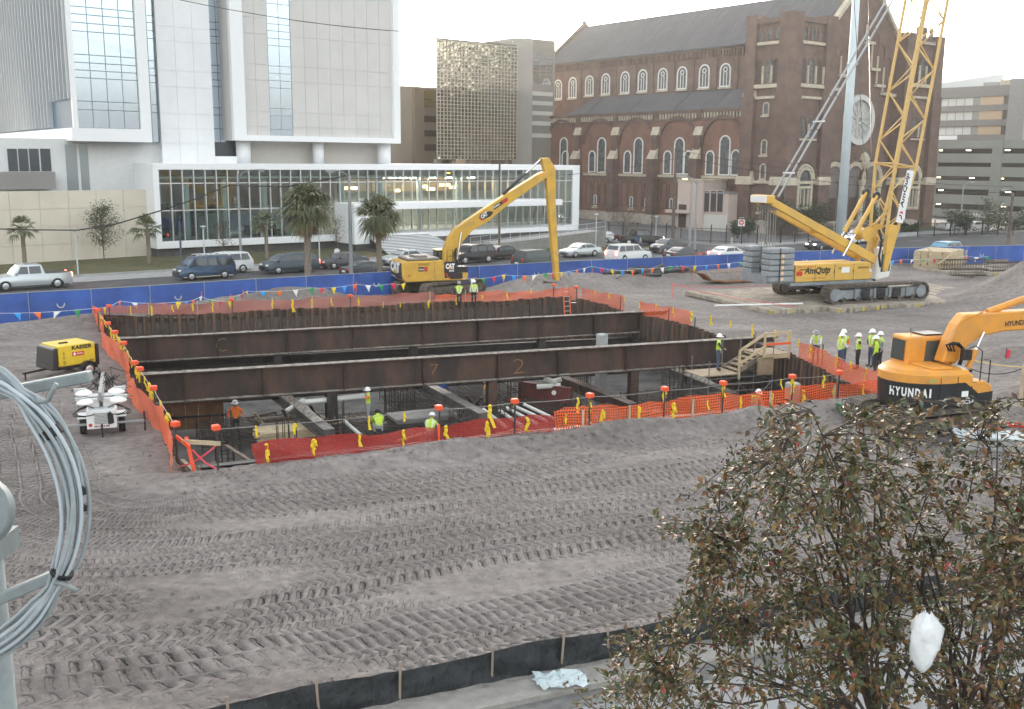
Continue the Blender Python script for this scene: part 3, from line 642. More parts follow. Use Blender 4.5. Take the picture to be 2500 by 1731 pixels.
# ------------------------------------------------------------------ brick church
BRICK = M('brown_brick', (.145,.093,.075), .85, var=.25, vscale=.6, bump=.02, bscale=9); BRICK2 = M('red_brick', (.21,.115,.083), .85, var=.2, vscale=.5, bump=.02, bscale=9)
STONE = M('pale_stone', (.50,.44,.34), .8, var=.2, vscale=1.2); STONED = M('plinth_stone', (.40,.35,.30), .85, var=.2, vscale=.8); SLATE = M('slate_roof', (.085,.088,.095), .8, var=.15, vscale=.3)
CGLASS = M('church_glass', (.10,.105,.11), .35, 0., var=.6, vscale=1.5, spec=.3); WTRIM = M('white_tracery', (.72,.72,.70), .6)
def church():
    SA = 121.; ST_ = 118.6; tc = onS(1912, ST_)             # aisle wall plane, tower plane, front plane
    t_in = onS(1806, SA); t_end = onS(1333, SA)
    r = wroot('church', 'large brown brick church with slate roof, corner towers and round rose window', 'church', ST_, tc)
    z_bal = zt(SA, t_in, 262); z_pl = zt(SA, onS(1500, SA), 517); z_sill = zt(SA, t_in, 431); z_bb = zt(SA, t_in, 284)
    SC = SA+5.5; z_e = zt(SC, onS(1805, SC), 106); z_ar = zt(SC, onS(1790, SC), 217); SR = SC+9.; t_n = onS(1337, SC); z_r = zt(SR, onS(1600, SR), 38)
    wp(SB().sbox(SA, SC+.5, t_in+.01, t_end, -.05, z_bal-1.2), 'aisle_wall', BRICK2, r)
    wp(SB().sbox(SC, SC+18, t_in-1, t_n+.5, -.05, z_e), 'nave_wall', BRICK, r)
    wp(SB().sbox(SA-.25, SA-.01, t_in+.01, t_end, -.05, z_pl), 'plinth', STONED, r)
    # parapet arcade along the aisle
    wp(SB().sbox(SA-.3, SA-.02, t_in, t_end, z_bal-.5, z_bal), 'parapet_coping', BRICK, r); wp(SB().sbox(SA-.25, SA-.03, t_in, t_end, z_bb-.35, z_bb), 'string_course', BRICK, r)
    mb = SB()
    for t_ in np.arange(t_in+.4, t_end, .62): mb.sbox(SA-.22, SA-.02, t_, t_+.26, z_bb, z_bal-.5)
    o = wp(mb, 'parapet_pillar', STONE, r); o['kind'] = 'stuff'
    # roofs
    def slab(name, pts, th, mat):
        P = [Vector(ST(*p)) for p in pts]; n = (P[1]-P[0]).cross(P[2]-P[0]).normalized()
        if n.z < 0: n = -n
        k = len(P); wp(MB().add([tuple(p) for p in P]+[tuple(p-n*th) for p in P], [tuple(range(k)), tuple(range(2*k-1,k-1,-1))]+[(i,(i+1)%k,k+(i+1)%k,k+i) for i in range(k)]), name, mat, r)
    slab('aisle_roof', [(SA-.05, t_in, z_bal-.75), (SA-.05, t_end-3, z_bal-.75), (SC-.02, t_end-7, z_ar), (SC-.02, t_in, z_ar)], .2, SLATE)
    t_fr = tc+2.0
    slab('nave_roof', [(SC-.7, t_fr, z_e-.1), (SC-.7, t_n+.6, z_e-.1), (SR, t_n+.6, z_r), (SR, t_fr, z_r)], .3, SLATE)
    slab('nave_roof', [(SR*2-SC+.7, t_fr, z_e-.1), (SR*2-SC+.7, t_n+.6, z_e-.1), (SR, t_n+.6, z_r), (SR, t_fr, z_r)], .3, SLATE)
    mb = SB()
    for t_ in np.arange(t_fr+1, t_n, .9): p, q_ = ST(SC-.7, t_, z_e-.06), ST(SR, t_, z_r+.04); mb.beam(p, q_, .06, .07)
    o = wp(mb, 'roof_seam', M('slate_seam', (.12,.123,.13), .8), r); o['kind'] = 'stuff'
    for t_ in [onS(p, SC) for p in (1380, 1470, 1570, 1680, 1775)]: p, q_ = ST(SA-.02, t_+1.5 if False else t_, z_bal-.7), ST(SC-.05, t_, z_ar+.06); wp(MB().beam(p, q_, .12, .12), 'roof_rib', M('roof_rib', (.11,.11,.115), .6), r)
    wp(SB().sbox(SR-.25, SR+.25, t_n+.3, t_n+1.0, z_r-1, z_r+.9), 'gable_finial', BRICK, r)
    # east gable raked coping and corbel table
    for sgn in (0, 1):
        p, q_ = ST(SC-.9 if not sgn else SR*2-SC+.9, t_n+.5, z_e-.3), ST(SR, t_n+.5, z_r+.35); wp(MB().beam(p, q_, .8, .6), 'gable_coping', BRICK, r)
    mb = SB()
    for t_ in np.arange(t_in, t_n, .55): mb.sbox(SC-.3, SC-.01, t_, t_+.28, z_e-1.6, z_e-.55)
    mb.sbox(SC-.34, SC-.005, t_in, t_n, z_e-.55, z_e-.1); o = wp(mb, 'corbel_table', BRICK, r); o['kind'] = 'stuff'
    def window(P, ex, n, wd, h, fr=.18, mat=WTRIM, sill=True, proud=.12, pane=CGLASS, name='window'):
        f = wp(SB().ring(arch(wd, h, 8, fr), arch(wd, h, 8, 0), P, ex, n, 0, proud), name, mat, r)
        wp(SB().plane(arch(wd, h, 8, 0), P, ex, n, .004, .03), 'pane', pane, f)
        if sill: wp(SB().plane([(-wd/2-.35,-.45),(wd/2+.35,-.45),(wd/2+.35,-.2),(-wd/2-.35,-.2)], P, ex, n, 0, .3), 'sill', STONE, f)
        return f
    # clerestory windows
    for px, y0, y1 in ((1359,240,197), (1394,237,191), (1434,231,187), (1473,228,182), (1519,225,177), (1561,221,172), (1609,217,169), (1655,215,165), (1708,212,160), (1758,209,157)):
        t_ = onS(px, SC); P = ST(SC, t_, zt(SC, t_, y0)); h = zt(SC, t_, y1)-P.z; f = window(P, -V, SN, 1.75, h, .22)
        mb = SB(); 
        for x in (-.3, .3): mb.plane([(x-.06,0),(x+.06,0),(x+.06,h*.62),(x-.06,h*.62)], P, -V, SN, .03, .1)
        mb.ring([(.42*math.cos(a), h*.76+.42*math.sin(a)) for a in np.linspace(0, 2*math.pi, 12)[:-1]], [(.28*math.cos(a), h*.76+.28*math.sin(a)) for a in np.linspace(0, 2*math.pi, 12)[:-1]], P, -V, SN, .03, .1)
        wp(mb, 'tracery', WTRIM, f)
    for px in (1412, 1455, 1496, 1543, 1584, 1634, 1680, 1735, 1785): t_ = onS(px, SC); wp(SB().sbox(SC-.22, SC-.006, t_-.35, t_+.35, z_ar, z_e-1.6), 'pilaster', BRICK, r)
    # aisle bays: triple windows under a blind arch, buttress with stone caps between
    bays = [(1375, 1381, 0), (1467, 1444, 1), (1556, 1530, 1), (1655, 1627, 1), (1765, 1730, 1)]
    zs = z_sill
    for bx, sx, right in bays:
        t_ = onS(bx, SA); 
        for px, y1, wd in ((bx, 338 if bx < 1700 else 333, 1.75), (sx-(2 if bx<1400 else 0), 370, 1.35)) + (((1792, 368, 1.35),) if bx == 1765 else ((1677, 370, 1.3),) if bx == 1655 else ()):
            tt = onS(px, SA); P = ST(SA, tt, zs+.3); window(P, -V, SN, wd, zt(SA, tt, y1)-P.z, .2, sill=False)
        zsp = zt(SA, t_, 352); Ra = 4.3
        oc = [((Ra)*math.cos(a), Ra*math.sin(a)) for a in np.linspace(0, math.pi, 15)]; ic = [((Ra-.45)*math.cos(a), (Ra-.45)*math.sin(a)) for a in np.linspace(0, math.pi, 15)]
        wp(SB().ring(oc, ic, ST(SA, t_+.5, zsp), -V, SN, 0, .3, False), 'blind_arch', BRICK, r)
        wp(SB().sbox(SA-.4, SA-.01, t_-3, t_+4.2, zs-.35, zs+.02), 'sill_course', STONE, r); wp(SB().sbox(SA-.25, SA-.008, t_-3, t_+4.2, zs-.9, zs-.36), 'dentil_band', BRICK, r)
        for k in range(4):
            tt = t_-2.2+k*1.75; P = ST(SA, tt, zs-5.2); wp(SB().ring(arch(1.1, 3.9, 6, .16), arch(1.1, 3.9, 6, 0), P, -V, SN, 0, .14), 'blind_arcade', BRICK, r)
            if k in (0, 2): window(ST(SA, tt, z_pl+.9), -V, SN, .5, 1.7, .12)
    for px in (1336, 1412, 1503, 1600, 1703):
        t_ = onS(px, SA)
        zc = zt(SA-1.5, t_, 388); wp(SB().sbox(SA-1.5, SA-.01, t_-.75, t_+.75, z_pl, zc), 'buttress', BRICK, r); wp(SB().sbox(SA-1.8, SA-.26, t_-1.0, t_+1.0, -.05, z_pl-.002), 'buttress_base', STONED, r)
        z2 = zt(SA-.7, t_, 330); wp(SB().sbox(SA-.75, SA-.012, t_-.6, t_+.6, zc, z2), 'buttress', BRICK, r)
        for d, zz_, h in ((1.55, zc, 1.7), (.8, z2, 1.3)):
            P = [ST(SA-d, t_-.8), ST(SA-d, t_+.8), ST(SA-d*.35, t_+.8), ST(SA-d*.35, t_-.8)]
            wp(MB().add([(P[0].x,P[0].y,zz_),(P[1].x,P[1].y,zz_),(P[2].x,P[2].y,zz_),(P[3].x,P[3].y,zz_),(P[2].x,P[2].y,zz_+h),(P[3].x,P[3].y,zz_+h)], [(0,1,2,3),(0,5,4,1),(3,2,4,5),(0,3,5),(1,4,2)]), 'buttress_cap', STONE, r)
        for sg in ((z_bb+z_bal)/2,): wp(SB().sbox(SA-.45, SA-.3, t_-.45, t_+.45, z_bb, z_bal-.02), 'parapet_pier', BRICK, r)
    # ---- corner towers and front
    t_tl = onS(1809, ST_); s_tr = onT(2003, tc); z_tt = zt(ST_, tc, 36)
    def tower(s0, s1, t0, t1, ztop, near):
        wp(SB().sbox(s0, s1, t0, t1, -.05, ztop), 'tower', BRICK, r)
        wp(SB().sbox(s0-.3, s1+.3, t0-.3, t1+.3, -.04, zt(s0, t0, 541)), 'tower_plinth', STONED, r)
        zc = zt(s0, t0, 231)
        for (a, b, c, d) in ((s0-.7, s0+1.9, t0-.7, t0+1.9), (s0-.7, s0+1.9, t1-1.9, t1+.2), (s1-1.9, s1+.7, t0-.7, t0+1.9)):
            wp(SB().sbox(a, b, c, d, -.03, zc), 'tower_buttress', BRICK, r)
            wp(SB().sbox(a+.15, b-.15, c+.15, d-.15, zc, ztop+.5), 'tower_buttress', BRICK, r)
            P0 = ST((a+b)/2, (c+d)/2); wp(MB().lathe([(1.55, zc-.2), (1.5, zc+.5), (.6, zc+1.9), (.1, zc+2.)], 4, (P0.x, P0.y, 0)).rot(UZ+math.pi/4, 'Z', (P0.x, P0.y, 0)), 'tower_cap', STONE, r)
            zc2 = zt(s0, t0, 442); wp(MB().lathe([(2.0, zc2-.6), (1.95, zc2+.2), (1.6, zc2+1.3), (.3, zc2+1.4)], 4, (P0.x, P0.y, 0)).rot(UZ+math.pi/4, 'Z', (P0.x, P0.y, 0)), 'tower_cap', STONE, r)
        wp(SB().sbox(s0-.35, s1+.35, t0-.35, t1+.35, ztop-.7, ztop-.1), 'tower_cornice', BRICK, r)
        for zz_ in (zt(s0, t0, 233), zt(s0, t0, 444)): wp(SB().sbox(s0-.32, s1+.32, t0-.32, t1+.32, zz_-.3, zz_+.05), 'string_course', STONE, r)
        faces = [(ST((s0+s1)/2, t0), U, FN, s1-s0)] + ([(ST(s0, (t0+t1)/2), -V, SN, t1-t0)] if near else [])
        for P, ex, n, wd in faces:
            sc_, tt_ = P.dot(U), P.dot(V)
            zA, zB = zt(sc_, tt_, 100), zt(sc_, tt_, 68); st = wd*.19
            for k in (-1, 0, 1): window(P+ex*(k*st)+Vector((0,0,zA)), ex, n, .75, zB-zA, .14, BRICK, False)
            wp(SB().plane([(-wd*.3,-.5),(wd*.3,-.5),(wd*.3,-.1),(-wd*.3,-.1)], P+Vector((0,0,zA)), ex, n, 0, .35), 'sill', STONE, r)
            zA, zB = zt(sc_, tt_, 204), zt(sc_, tt_, 144); st = wd*.2
            for k in (-1, 0, 1): window(P+ex*(k*st)+Vector((0,0,zA)), ex, n, st*.62, zB-zA, .2, BRICK, False, pane=M('belfry_dark', (.06,.045,.04), .8) if k else CGLASS)
            for k in (-1.5, -.5, .5, 1.5): q = P+ex*(k*st)+n*.25; wp(MB().cyl((q.x,q.y,zA), (q.x,q.y,zA+(zB-zA)*.72), .17, 8), 'colonnette', STONE, r)
            wp(SB().plane([(-wd*.34,-.6),(wd*.34,-.6),(wd*.34,-.1),(-wd*.34,-.1)], P+Vector((0,0,zA)), ex, n, 0, .5), 'sill', STONE, r)
            if near and n == SN:
                for y0, y1 in ((278,252), (375,343), (436,402), (515,480)): zA = zt(sc_, tt_, y0); window(P+Vector((0,0,zA)), ex, n, .75, zt(sc_, tt_, y1)-zA, .18, STONE)
            else:
                zA, zB = zt(sc_, tt_, 335), zt(sc_, tt_, 288)
                for k in (-.5, .5): window(P+ex*(k*2.)+Vector((0,0,zA)), ex, n, 1.2, zB-zA, .16, BRICK, True)
                q = P+n*.25; wp(MB().cyl((q.x,q.y,zA), (q.x,q.y,zB-.8), .17, 8), 'colonnette', STONE, r)
                zA, zB = zt(sc_, tt_, 505), zt(sc_, tt_, 415); window(P+Vector((0,0,zA)), ex, n, 2.6, zB-zA, .45, STONE, True, .3)
                for e in (.9, 1.4): wp(SB().ring(arch(2.6, zB-zA, 10, e)[2:], arch(2.6, zB-zA, 10, e-.35)[2:], P+Vector((0,0,zA)), ex, n, 0, .2+.1*e, False), 'arch_moulding', BRICK if e > 1 else STONE, r)
                wp(SB().plane([(-1.4,(zB-zA)*.5),(1.4,(zB-zA)*.5),(1.4,(zB-zA)*.56),(-1.4,(zB-zA)*.56)], P+Vector((0,0,zA)), ex, n, .03, .32), 'window_transom', STONE, r)
                for k in (-1, 0, 1): wp(SB().plane([(k*.85-.08,0),(k*.85+.08,0),(k*.85+.08,(zB-zA)*.5),(k*.85-.08,(zB-zA)*.5)], P+Vector((0,0,zA)), ex, n, .03, .25), 'window_mullion', STONE, r)
    tower(ST_, s_tr, tc, t_tl, z_tt, True)
    s_r0 = onT(2182, tc); s_r1 = onT(2240, tc); tower(s_r0, s_r1+2.5, tc, tc+11, zt(s_r0, tc, 88), False)
    # gabled front between the towers
    tf = tc+1.2; sm = (s_tr+s_r0)/2; z_g0 = zt(s_r0, tf, 95)
    ap = z_r+2.0
    P = [(s_tr-.5, -.05), (s_r0+.5, -.05), (s_r0+.5, z_e), (sm, ap), (s_tr-.5, z_e)]
    wp(SB().plane([(a-sm, b) for a, b in P], ST(sm, tf), U, FN, -1.5, 0), 'front_wall', BRICK, r)
    for sg in (-1, 1): wp(MB().beam(ST(sm+sg*(s_r0-s_tr+1.4)/2, tf-.1, z_e-.2), ST(sm, tf-.1, ap+.2), .9, .55), 'gable_coping', STONE, r)
    # stepped arcade in the gable
    for px, y0, y1 in ((2017,213,155), (2035,180,120), (2053,150,95), (2091,100,45), (2107,165,80), (2122,205,110), (2138,225,140), (2153,228,172)):
        s_ = onT(px, tf); zA = zt(s_, tf, y0); window(ST(s_, tf, zA), U, FN, 1.5, zt(s_, tf, y1)-zA, .2, BRICK, False, pane=M('niche_brick', (.13,.075,.06), .9)); q = ST(s_-1.0, tf-.2); wp(MB().cyl((q.x,q.y,zA), (q.x,q.y,zA+(zt(s_, tf, y1)-zA)*.7), .16, 8), 'colonnette', STONE, r); wp(SB().sbox(s_-1.2, s_+1.1, tf-.5, tf-.01, zA-.5, zA-.1), 'sill', STONE, r)
    # rose window
    s_ = onT(2077, tf); zc = zt(s_, tf, 293); Rr = zt(s_, tf, 231)-zc; C = ST(s_, tf, zc); circ = lambda q, n=36: [(q*math.cos(a), q*math.sin(a)) for a in np.linspace(0, 2*math.pi, n+1)[:-1]]
    rs = wp(SB().ring(circ(Rr), circ(Rr*.80), C, U, FN, 0, .55), 'rose_window', M('rose_stone', (.55,.55,.53), .7), r)
    wp(SB().plane(circ(Rr*.8), C, U, FN, .01, .15), 'pane', M('rose_glass', (.42,.41,.40), .4, var=.2, vscale=2), rs)
    wp(SB().ring(circ(Rr*.18, 16), circ(Rr*.11, 16), C, U, FN, .15, .4), 'hub', M('rose_stone', (.55,.55,.53)), rs)
    for k in range(12):
        a = 2*math.pi*k/12; pet = lambda e: [((.47*Rr+ (.3*Rr+e)*math.cos(b))*math.cos(a)-(.115*Rr+e)*math.sin(b)*math.sin(a), (.47*Rr+(.3*Rr+e)*math.cos(b))*math.sin(a)+(.115*Rr+e)*math.sin(b)*math.cos(a)) for b in np.linspace(0, 2*math.pi, 13)[:-1]]
        wp(SB().ring(pet(.09), pet(0), C, U, FN, .15, .32), 'petal', M('rose_stone', (.55,.55,.53)), rs)
    # portals: three arches on columns
    zsp = zt(sm, tc, 440)
    for px in (2027, 2077, 2118):
        s_ = onT(px, tf); wd = 4.4
        q = ST(s_, tf-.0, 1.5); h = zt(s_, tf, 404)-1.5
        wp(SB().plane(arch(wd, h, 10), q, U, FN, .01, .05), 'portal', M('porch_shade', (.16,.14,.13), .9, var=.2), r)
        for e, m_ in ((.25, STONE), (.6, STONE), (1.0, BRICK)): wp(SB().ring(arch(wd, h, 10, e)[2:], arch(wd, h, 10, e-.32)[2:], q, U, FN, 0, .25+.22*e, False), 'arch_moulding', m_, r)
        wp(SB().plane([(-.9,0),(.9,0),(.9,3.4),(-.9,3.4)], q, U, FN, .06, .12), 'door', M('door_wood', (.05,.03,.025), .6), r)
    for px in (2005, 2052, 2098, 2140): p = ST(onT(px, tf-.6), tf-.6); wp(MB().lathe([(.55,1.4),(.55,1.9),(.38,2.),(.36,zsp-1.2),(.6,zsp-.2),(.65,zsp)], 12, (p.x,p.y,0)), 'column', STONE, r, 40)
    p = ST(onT(2100, tf-.3), tf-.3, zt(onT(2100, tf), tf, 397)); wp(MB().lathe([(.2,-1.),(.8,-.4),(.9,.6),(.5,1.3),(.1,1.6)], 8, tuple(p)), 'carved_crest', STONE, r, 40)
    wp(SB().sbox(s_tr-1, s_r0+1, tc-3, tf-.02, -.05, 1.5), 'porch_steps', STONED, r)
church()

def annex():
    SP = 115.5; t0, t1 = onS(1774, SP), onS(1716, SP); t2 = onS(1654, SP); z1 = zt(SP, t1, 443); z2 = zt(SP, t0, 474)
    PINK = M('pink_render', (.52,.43,.38), .8, var=.08, vscale=.4)
    r = wroot('annex_house', 'small flat roofed pinkish annex against the church side wall', 'building', SP, t0)
    wp(SB().sbox(SP, 120.6, t1+.01, t2, -.05, z1), 'tall_wall', PINK, r); wp(SB().sbox(SP+.4, 120.6, t0, t1, -.05, z2), 'low_wall', PINK, r)
    wp(SB().sbox(SP-.1, 120.65, t1-.1, t2+.1, z1+.002, z1+.3), 'coping', STONE, r); wp(SB().sbox(SP+.3, 120.65, t0-.1, t1-.102, z2+.002, z2+.25), 'coping', M('dark_coping', (.2,.2,.21), .6), r)
    wp(SB().sbox(SP+.3, SP+.395, t0, t1-.01, -.04, 2.4), 'dado', M('pale_dado', (.55,.53,.5), .8), r)
    for px in (1726, 1743, 1759):
        t_ = onS(px, SP+.4); f = wp(SB().ring(rectp(1.1, 3.0, .1), rectp(1.1, 3.0), ST(SP+.4, t_, zt(SP, t_, 517)), -V, SN, 0, .1), 'window', PINK, r); wp(SB().plane(rectp(1.1, 3.0), ST(SP+.4, t_, zt(SP, t_, 517)), -V, SN, .004, .03), 'pane', M('dark_pane', (.03,.03,.035), .15), f)
    t_ = onS(1668, SP); wp(SB().plane(rectp(1.5, 3.4), ST(SP, t_, .3), -V, SN, .004, .08), 'door', M('door_wood', (.05,.03,.025)), r)
    t_ = onS(1660, SP); wp(SB().sbox(SP-1.4, SP-.01, t_-2.4, t_+1.6, zt(SP, t_, 519), zt(SP, t_, 512)), 'door_canopy', PINK, r)
annex()

# ------------------------------------------------------------------ car park and offices on the right
def garage():
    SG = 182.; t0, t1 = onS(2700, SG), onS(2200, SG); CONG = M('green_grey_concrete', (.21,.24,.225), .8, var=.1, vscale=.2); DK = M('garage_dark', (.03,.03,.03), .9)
    r = wroot('parking_garage', 'grey green multi storey car park with open decks behind the church', 'building', SG, t0)
    zz = lambda y: zt(SG, onS(2320, SG), y)
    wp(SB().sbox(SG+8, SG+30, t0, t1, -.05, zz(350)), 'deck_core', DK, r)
    for y0, y1 in ((343,363), (375,397), (407,430), (440,461), (475,497), (510,530)):
        wp(SB().sbox(SG, SG+.5, t0, t1, zz(y1), zz(y0)), 'spandrel', CONG, r, bevel=.04); wp(SB().sbox(SG+.51, SG+12, t0, t1, zz(y1)+.1, zz(y1)+.5), 'deck', M('deck_concrete', (.2,.2,.2), .9), r)
    for px in (2426, 2270, 2580): t_ = onS(px, SG); wp(SB().sbox(SG-.15, SG+.6, t_-.9, t_+.9, -.05, zz(345)), 'pier', CONG, r)
    for y in (364, 432, 464, 499):
        for px in (2262, 2300, 2360, 2450): 
            if random.random() < .7: t_ = onS(px+random.uniform(-15, 15), SG+4); p = ST(SG+4, t_, zz(y)-.15); wp(MB().box(p.x-.4, p.x+.4, p.y-.1, p.y+.1, p.z-.06, p.z+.02), 'deck_lamp', M('deck_light', (1,.85,.6), emit=((1,.8,.5), 4.)), r)
    text('ENTRANCE', M('sign_white', (.8,.8,.8)), r, ST(SG-.03, onS(2348, SG), zz(527))-r.location, -V, (0,0,1), 5.0, .75, bold=.0)
    # offices behind
    SO = 196.; a, b = onS(2448, SO), onS(2180, SO); GR = M('office_concrete', (.20,.20,.195), .8, var=.1); z2 = lambda y: zt(SO, onS(2320, SO), y)
    r = wroot('office_tower', 'grey banded office building with strip windows and sloped glass roof above the car park', 'building', SO, a)
    wp(SB().sbox(SO+.5, SO+22, a, b, -.05, z2(218)), 'core', M('office_core', (.12,.12,.12), .8), r)
    for y0, y1 in ((213,239), (259,273), (294,309), (330,346)): wp(SB().sbox(SO, SO+.6, a, b, z2(y1), z2(y0)), 'spandrel', GR, r)
    mid = onS(2355, SO); SKYREFL = M('sky_pane', (.62,.65,.63), .25, .0, var=.1, vscale=.1)  # pale colour paints the sky reflection into the glass
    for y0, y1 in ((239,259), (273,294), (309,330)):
        grid(r, 'pane', SKYREFL, ST(SO+.5, b, z2(y1)), -V, SN, b-mid, z2(y0)-z2(y1), 9, 1, .12, .1)
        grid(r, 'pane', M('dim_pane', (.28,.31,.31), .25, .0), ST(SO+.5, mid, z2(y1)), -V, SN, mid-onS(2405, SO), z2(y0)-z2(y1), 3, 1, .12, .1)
        t_ = onS(2400, SO); wp(SB().sbox(SO+.2, SO+.49, t_-2.3, t_+2.3, z2(y1)+.02, z2(y0)-.02), 'sunlit_pane', M('amber_pane', (.50,.40,.28), .2, .1), r)  # amber colour paints the warm sky reflection onto these panes
    wp(SB().sbox(SO-.12, SO-.01, onS(2326, SO), onS(2250, SO), z2(341), z2(331)), 'white_band', WPAN2, r)
    a0, a1 = onS(2345, SO+3), onS(2225, SO+3); zb_, zt_ = z2(212), z2(171)
    wp(SB().sbox(SO+3, SO+12, a0+6, a1, zb_, z2(197)), 'rooflight_wall', M('rooflight_wall', (.6,.62,.62), .4), r)
    wp(SB().spoly([(SO+2.8, a0+6, z2(197)), (SO+2.8, a1, z2(197)), (SO+14, a1, zt_), (SO+14, a0-1, zt_)]), 'glass_roof', M('roof_glass', (.33,.36,.37), .2, .6), r)
    wp(SB().spoly([(SO+2.9, a0+6, zb_), (SO+2.9, a0+6, z2(197)), (SO+14, a0-1, zt_), (SO+14, a0-1, zb_)]), 'rooflight_end', M('rooflight_wall', (.6,.62,.62)), r)
    wp(SB().sbox(SO+6, SO+16, onS(2378, SO), a0-1.2, zb_, z2(199)), 'plant_room', M('plant_grey', (.33,.33,.33), .7), r)
    T2 = onS(2441, SO-4); T3 = onS(2790, SO-4)
    wp(SB().sbox(SO-4, SO+16, T3, T2, -.05, zt(SO-4, T2, 192)), 'concrete_tower', M('tower_grey', (.25,.255,.26), .8, var=.08), r)
    wp(SB().sbox(SO-4.6, SO-4.02, T3, onS(2486, SO-4), -.05, zt(SO-4, T2, 190)), 'concrete_tower', M('tower_light', (.38,.385,.385), .8, var=.06), r)
    wp(SB().sbox(SO+4, SO+8, onS(2450, SO+4), onS(2418, SO+4), z2(216), z2(197)), 'roof_box', STONE, r)
garage()
# ------------------------------------------------------------------ the pit: sheet piles, girders, struts, floor
def PQ(a, b, z=0.): p = NL*(1-a)*(1-b)+NR*a*(1-b)+FR*a*b+FL*(1-a)*b; return Vector((p.x, p.y, z))
RUST = M('rusty_steel', (.10,.056,.040), .75, .1, col2=(.034,.025,.022), vscale=1.1, stretch=(1,1,.35)); RUST2 = M('rusty_pile', (.15,.088,.055), .8, .1, col2=(.05,.036,.03), vscale=1.8, stretch=(1,1,.12))
OLDSTEEL = M('dark_steel', (.045,.038,.036), .7, .2, var=.4, vscale=2); DUST = M('pale_dust', (.36,.33,.29), .95, col2=(.13,.11,.095), vscale=3.5)
ZF = -3.3
def pile_mesh(zt_, zb):
    pr = [(0,0), (.09,0), (.17,.2), (.34,.2), (.42,0), (.52,0)]; th = .022; mb = MB()
    for (x0,y0), (x1,y1) in zip(pr[:-1], pr[1:]): mb.add([(x0,y0,zb),(x1,y1,zb),(x1,y1+th,zb),(x0,y0+th,zb),(x0,y0,zt_),(x1,y1,zt_),(x1,y1+th,zt_),(x0,y0+th,zt_)], [(4,5,6,7),(0,1,5,4),(2,3,7,6),(1,2,6,5),(3,0,4,7)])
    return mb.mesh('sheet_pile', RUST2)
def pile_wall(A, B, label, ztop):
    d = (B-A); n = int(d.length/.52); r = thing('sheet_pile_wall', label, 'retaining wall', A, math.atan2(d.y, d.x), 'sheet pile walls of the pit'); me = pile_mesh(0, ZF-.6-ztop)
    for i in range(n): o = obj('sheet_pile', me, r); o.location = (i*.52, 0, ztop+random.uniform(-.05, .06)+.05*math.sin(i*.35))
    for zz_ in (-1.75,): MB().box(.3, d.length-.3, -.42, -.02, zz_-.22, zz_+.22).build('waler', OLDSTEEL, r)
    return r
pile_wall(FL, FR, 'rusty sheet pile wall along the far side of the pit', .32)
pile_wall(FR, MR, 'rusty sheet pile wall on the crane side of the pit, far stretch', .15); pile_wall(MR, NR, 'rusty sheet pile wall on the crane side of the pit, near stretch by the crew', .15)
pile_wall(NL+Vector((.05,0,0)), FL, 'sheet pile wall on the compressor side of the pit', .0)
pile_wall(NR, NL, 'sheet pile wall behind the long orange netting nearest the camera', -.02)
mb = MB(); q4 = list(PITQ)
for i in range(5): a, b = q4[i], q4[(i+1) % 5]; mb.face([(a.x,a.y,-.12),(b.x,b.y,-.12),(b.x,b.y,ZF-.1),(a.x,a.y,ZF-.1)])
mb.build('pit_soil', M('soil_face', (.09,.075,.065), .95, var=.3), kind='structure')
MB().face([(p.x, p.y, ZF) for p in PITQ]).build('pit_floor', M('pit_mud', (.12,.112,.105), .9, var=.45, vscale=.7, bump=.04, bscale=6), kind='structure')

def girder(name, label, A, B, h=1.42, fl=.56, dust=True, st=9, marks=None, mat=RUST):
    d = B-A; Lg = Vector((d.x, d.y, 0)).length; r = thing(name, label, 'beam', (A.x, A.y, A.z-h), math.atan2(d.y, d.x), 'steel girders across the pit')
    MB().box(0, Lg, -fl/2, fl/2, h-.05, h).build('top_flange', mat, r); MB().box(0, Lg, -fl/2, fl/2, 0, .05).build('bottom_flange', mat, r); MB().box(0, Lg, -.02, .02, .05, h-.05).build('web', mat, r)
    me = MB().box(-.012, .012, -fl/2+.03, -.021, .05, h-.05).box(-.012, .012, .021, fl/2-.03, .05, h-.05).mesh('stiffener', mat)
    for i in range(st): o = obj('stiffener', me, r); o.location = (Lg*(i+.35+.25*random.random())/st, 0, 0)
    if dust:
        mb = MB(); n = int(Lg/.16); hs_ = .012+.05*fbm(np.arange(n+1)*.7, np.zeros(n+1), 71, 3, .35)**1.5
        for i in range(n): mb.add([(Lg*i/n,-fl/2+.02,h+.002),(Lg*(i+1)/n,-fl/2+.02,h+.002),(Lg*(i+1)/n,0,h+hs_[i+1]*1.6),(Lg*i/n,0,h+hs_[i]*1.6),(Lg*(i+1)/n,fl/2-.02,h+.002),(Lg*i/n,fl/2-.02,h+.002)], [(0,1,2,3),(3,2,4,5)])
        mb.build('dust_layer', DUST, r, True)
        mb = MB()
        for i in range(0, n, 1): mb.add([(Lg*i/n,-fl/2+.01,.052),(Lg*(i+1)/n,-fl/2+.01,.052),(Lg*(i+1)/n,-.03,.06+hs_[-i-1]*.9),(Lg*i/n,-.03,.06+hs_[-i]*.9)], [(0,1,2,3)])
        mb.build('dust_layer', DUST, r)
    for (px, zc, w_, ch) in (marks or []): text(ch, M('orange_chalk', (.30,.155,.07), .9), r, (px, -.032, zc), (1,0,0), (0,0,1), w_, w_*1.25, name='chalk_mark', bold=-.025)
    return r
gA, gB = G(331, 914, .32), G(1893, 820, .32); hA, hB = G(268, 827, .32), G(1628, 757, .32)
g1L = (gB-gA).length; g2L = (hB-hA).length
girder('plate_girder', 'rusty plate girder nearest the camera, chalked with a large figure', gA, gB, marks=[(g1L*.535, .25, .62, '2'), (g1L*.405, .5, .42, '7')])
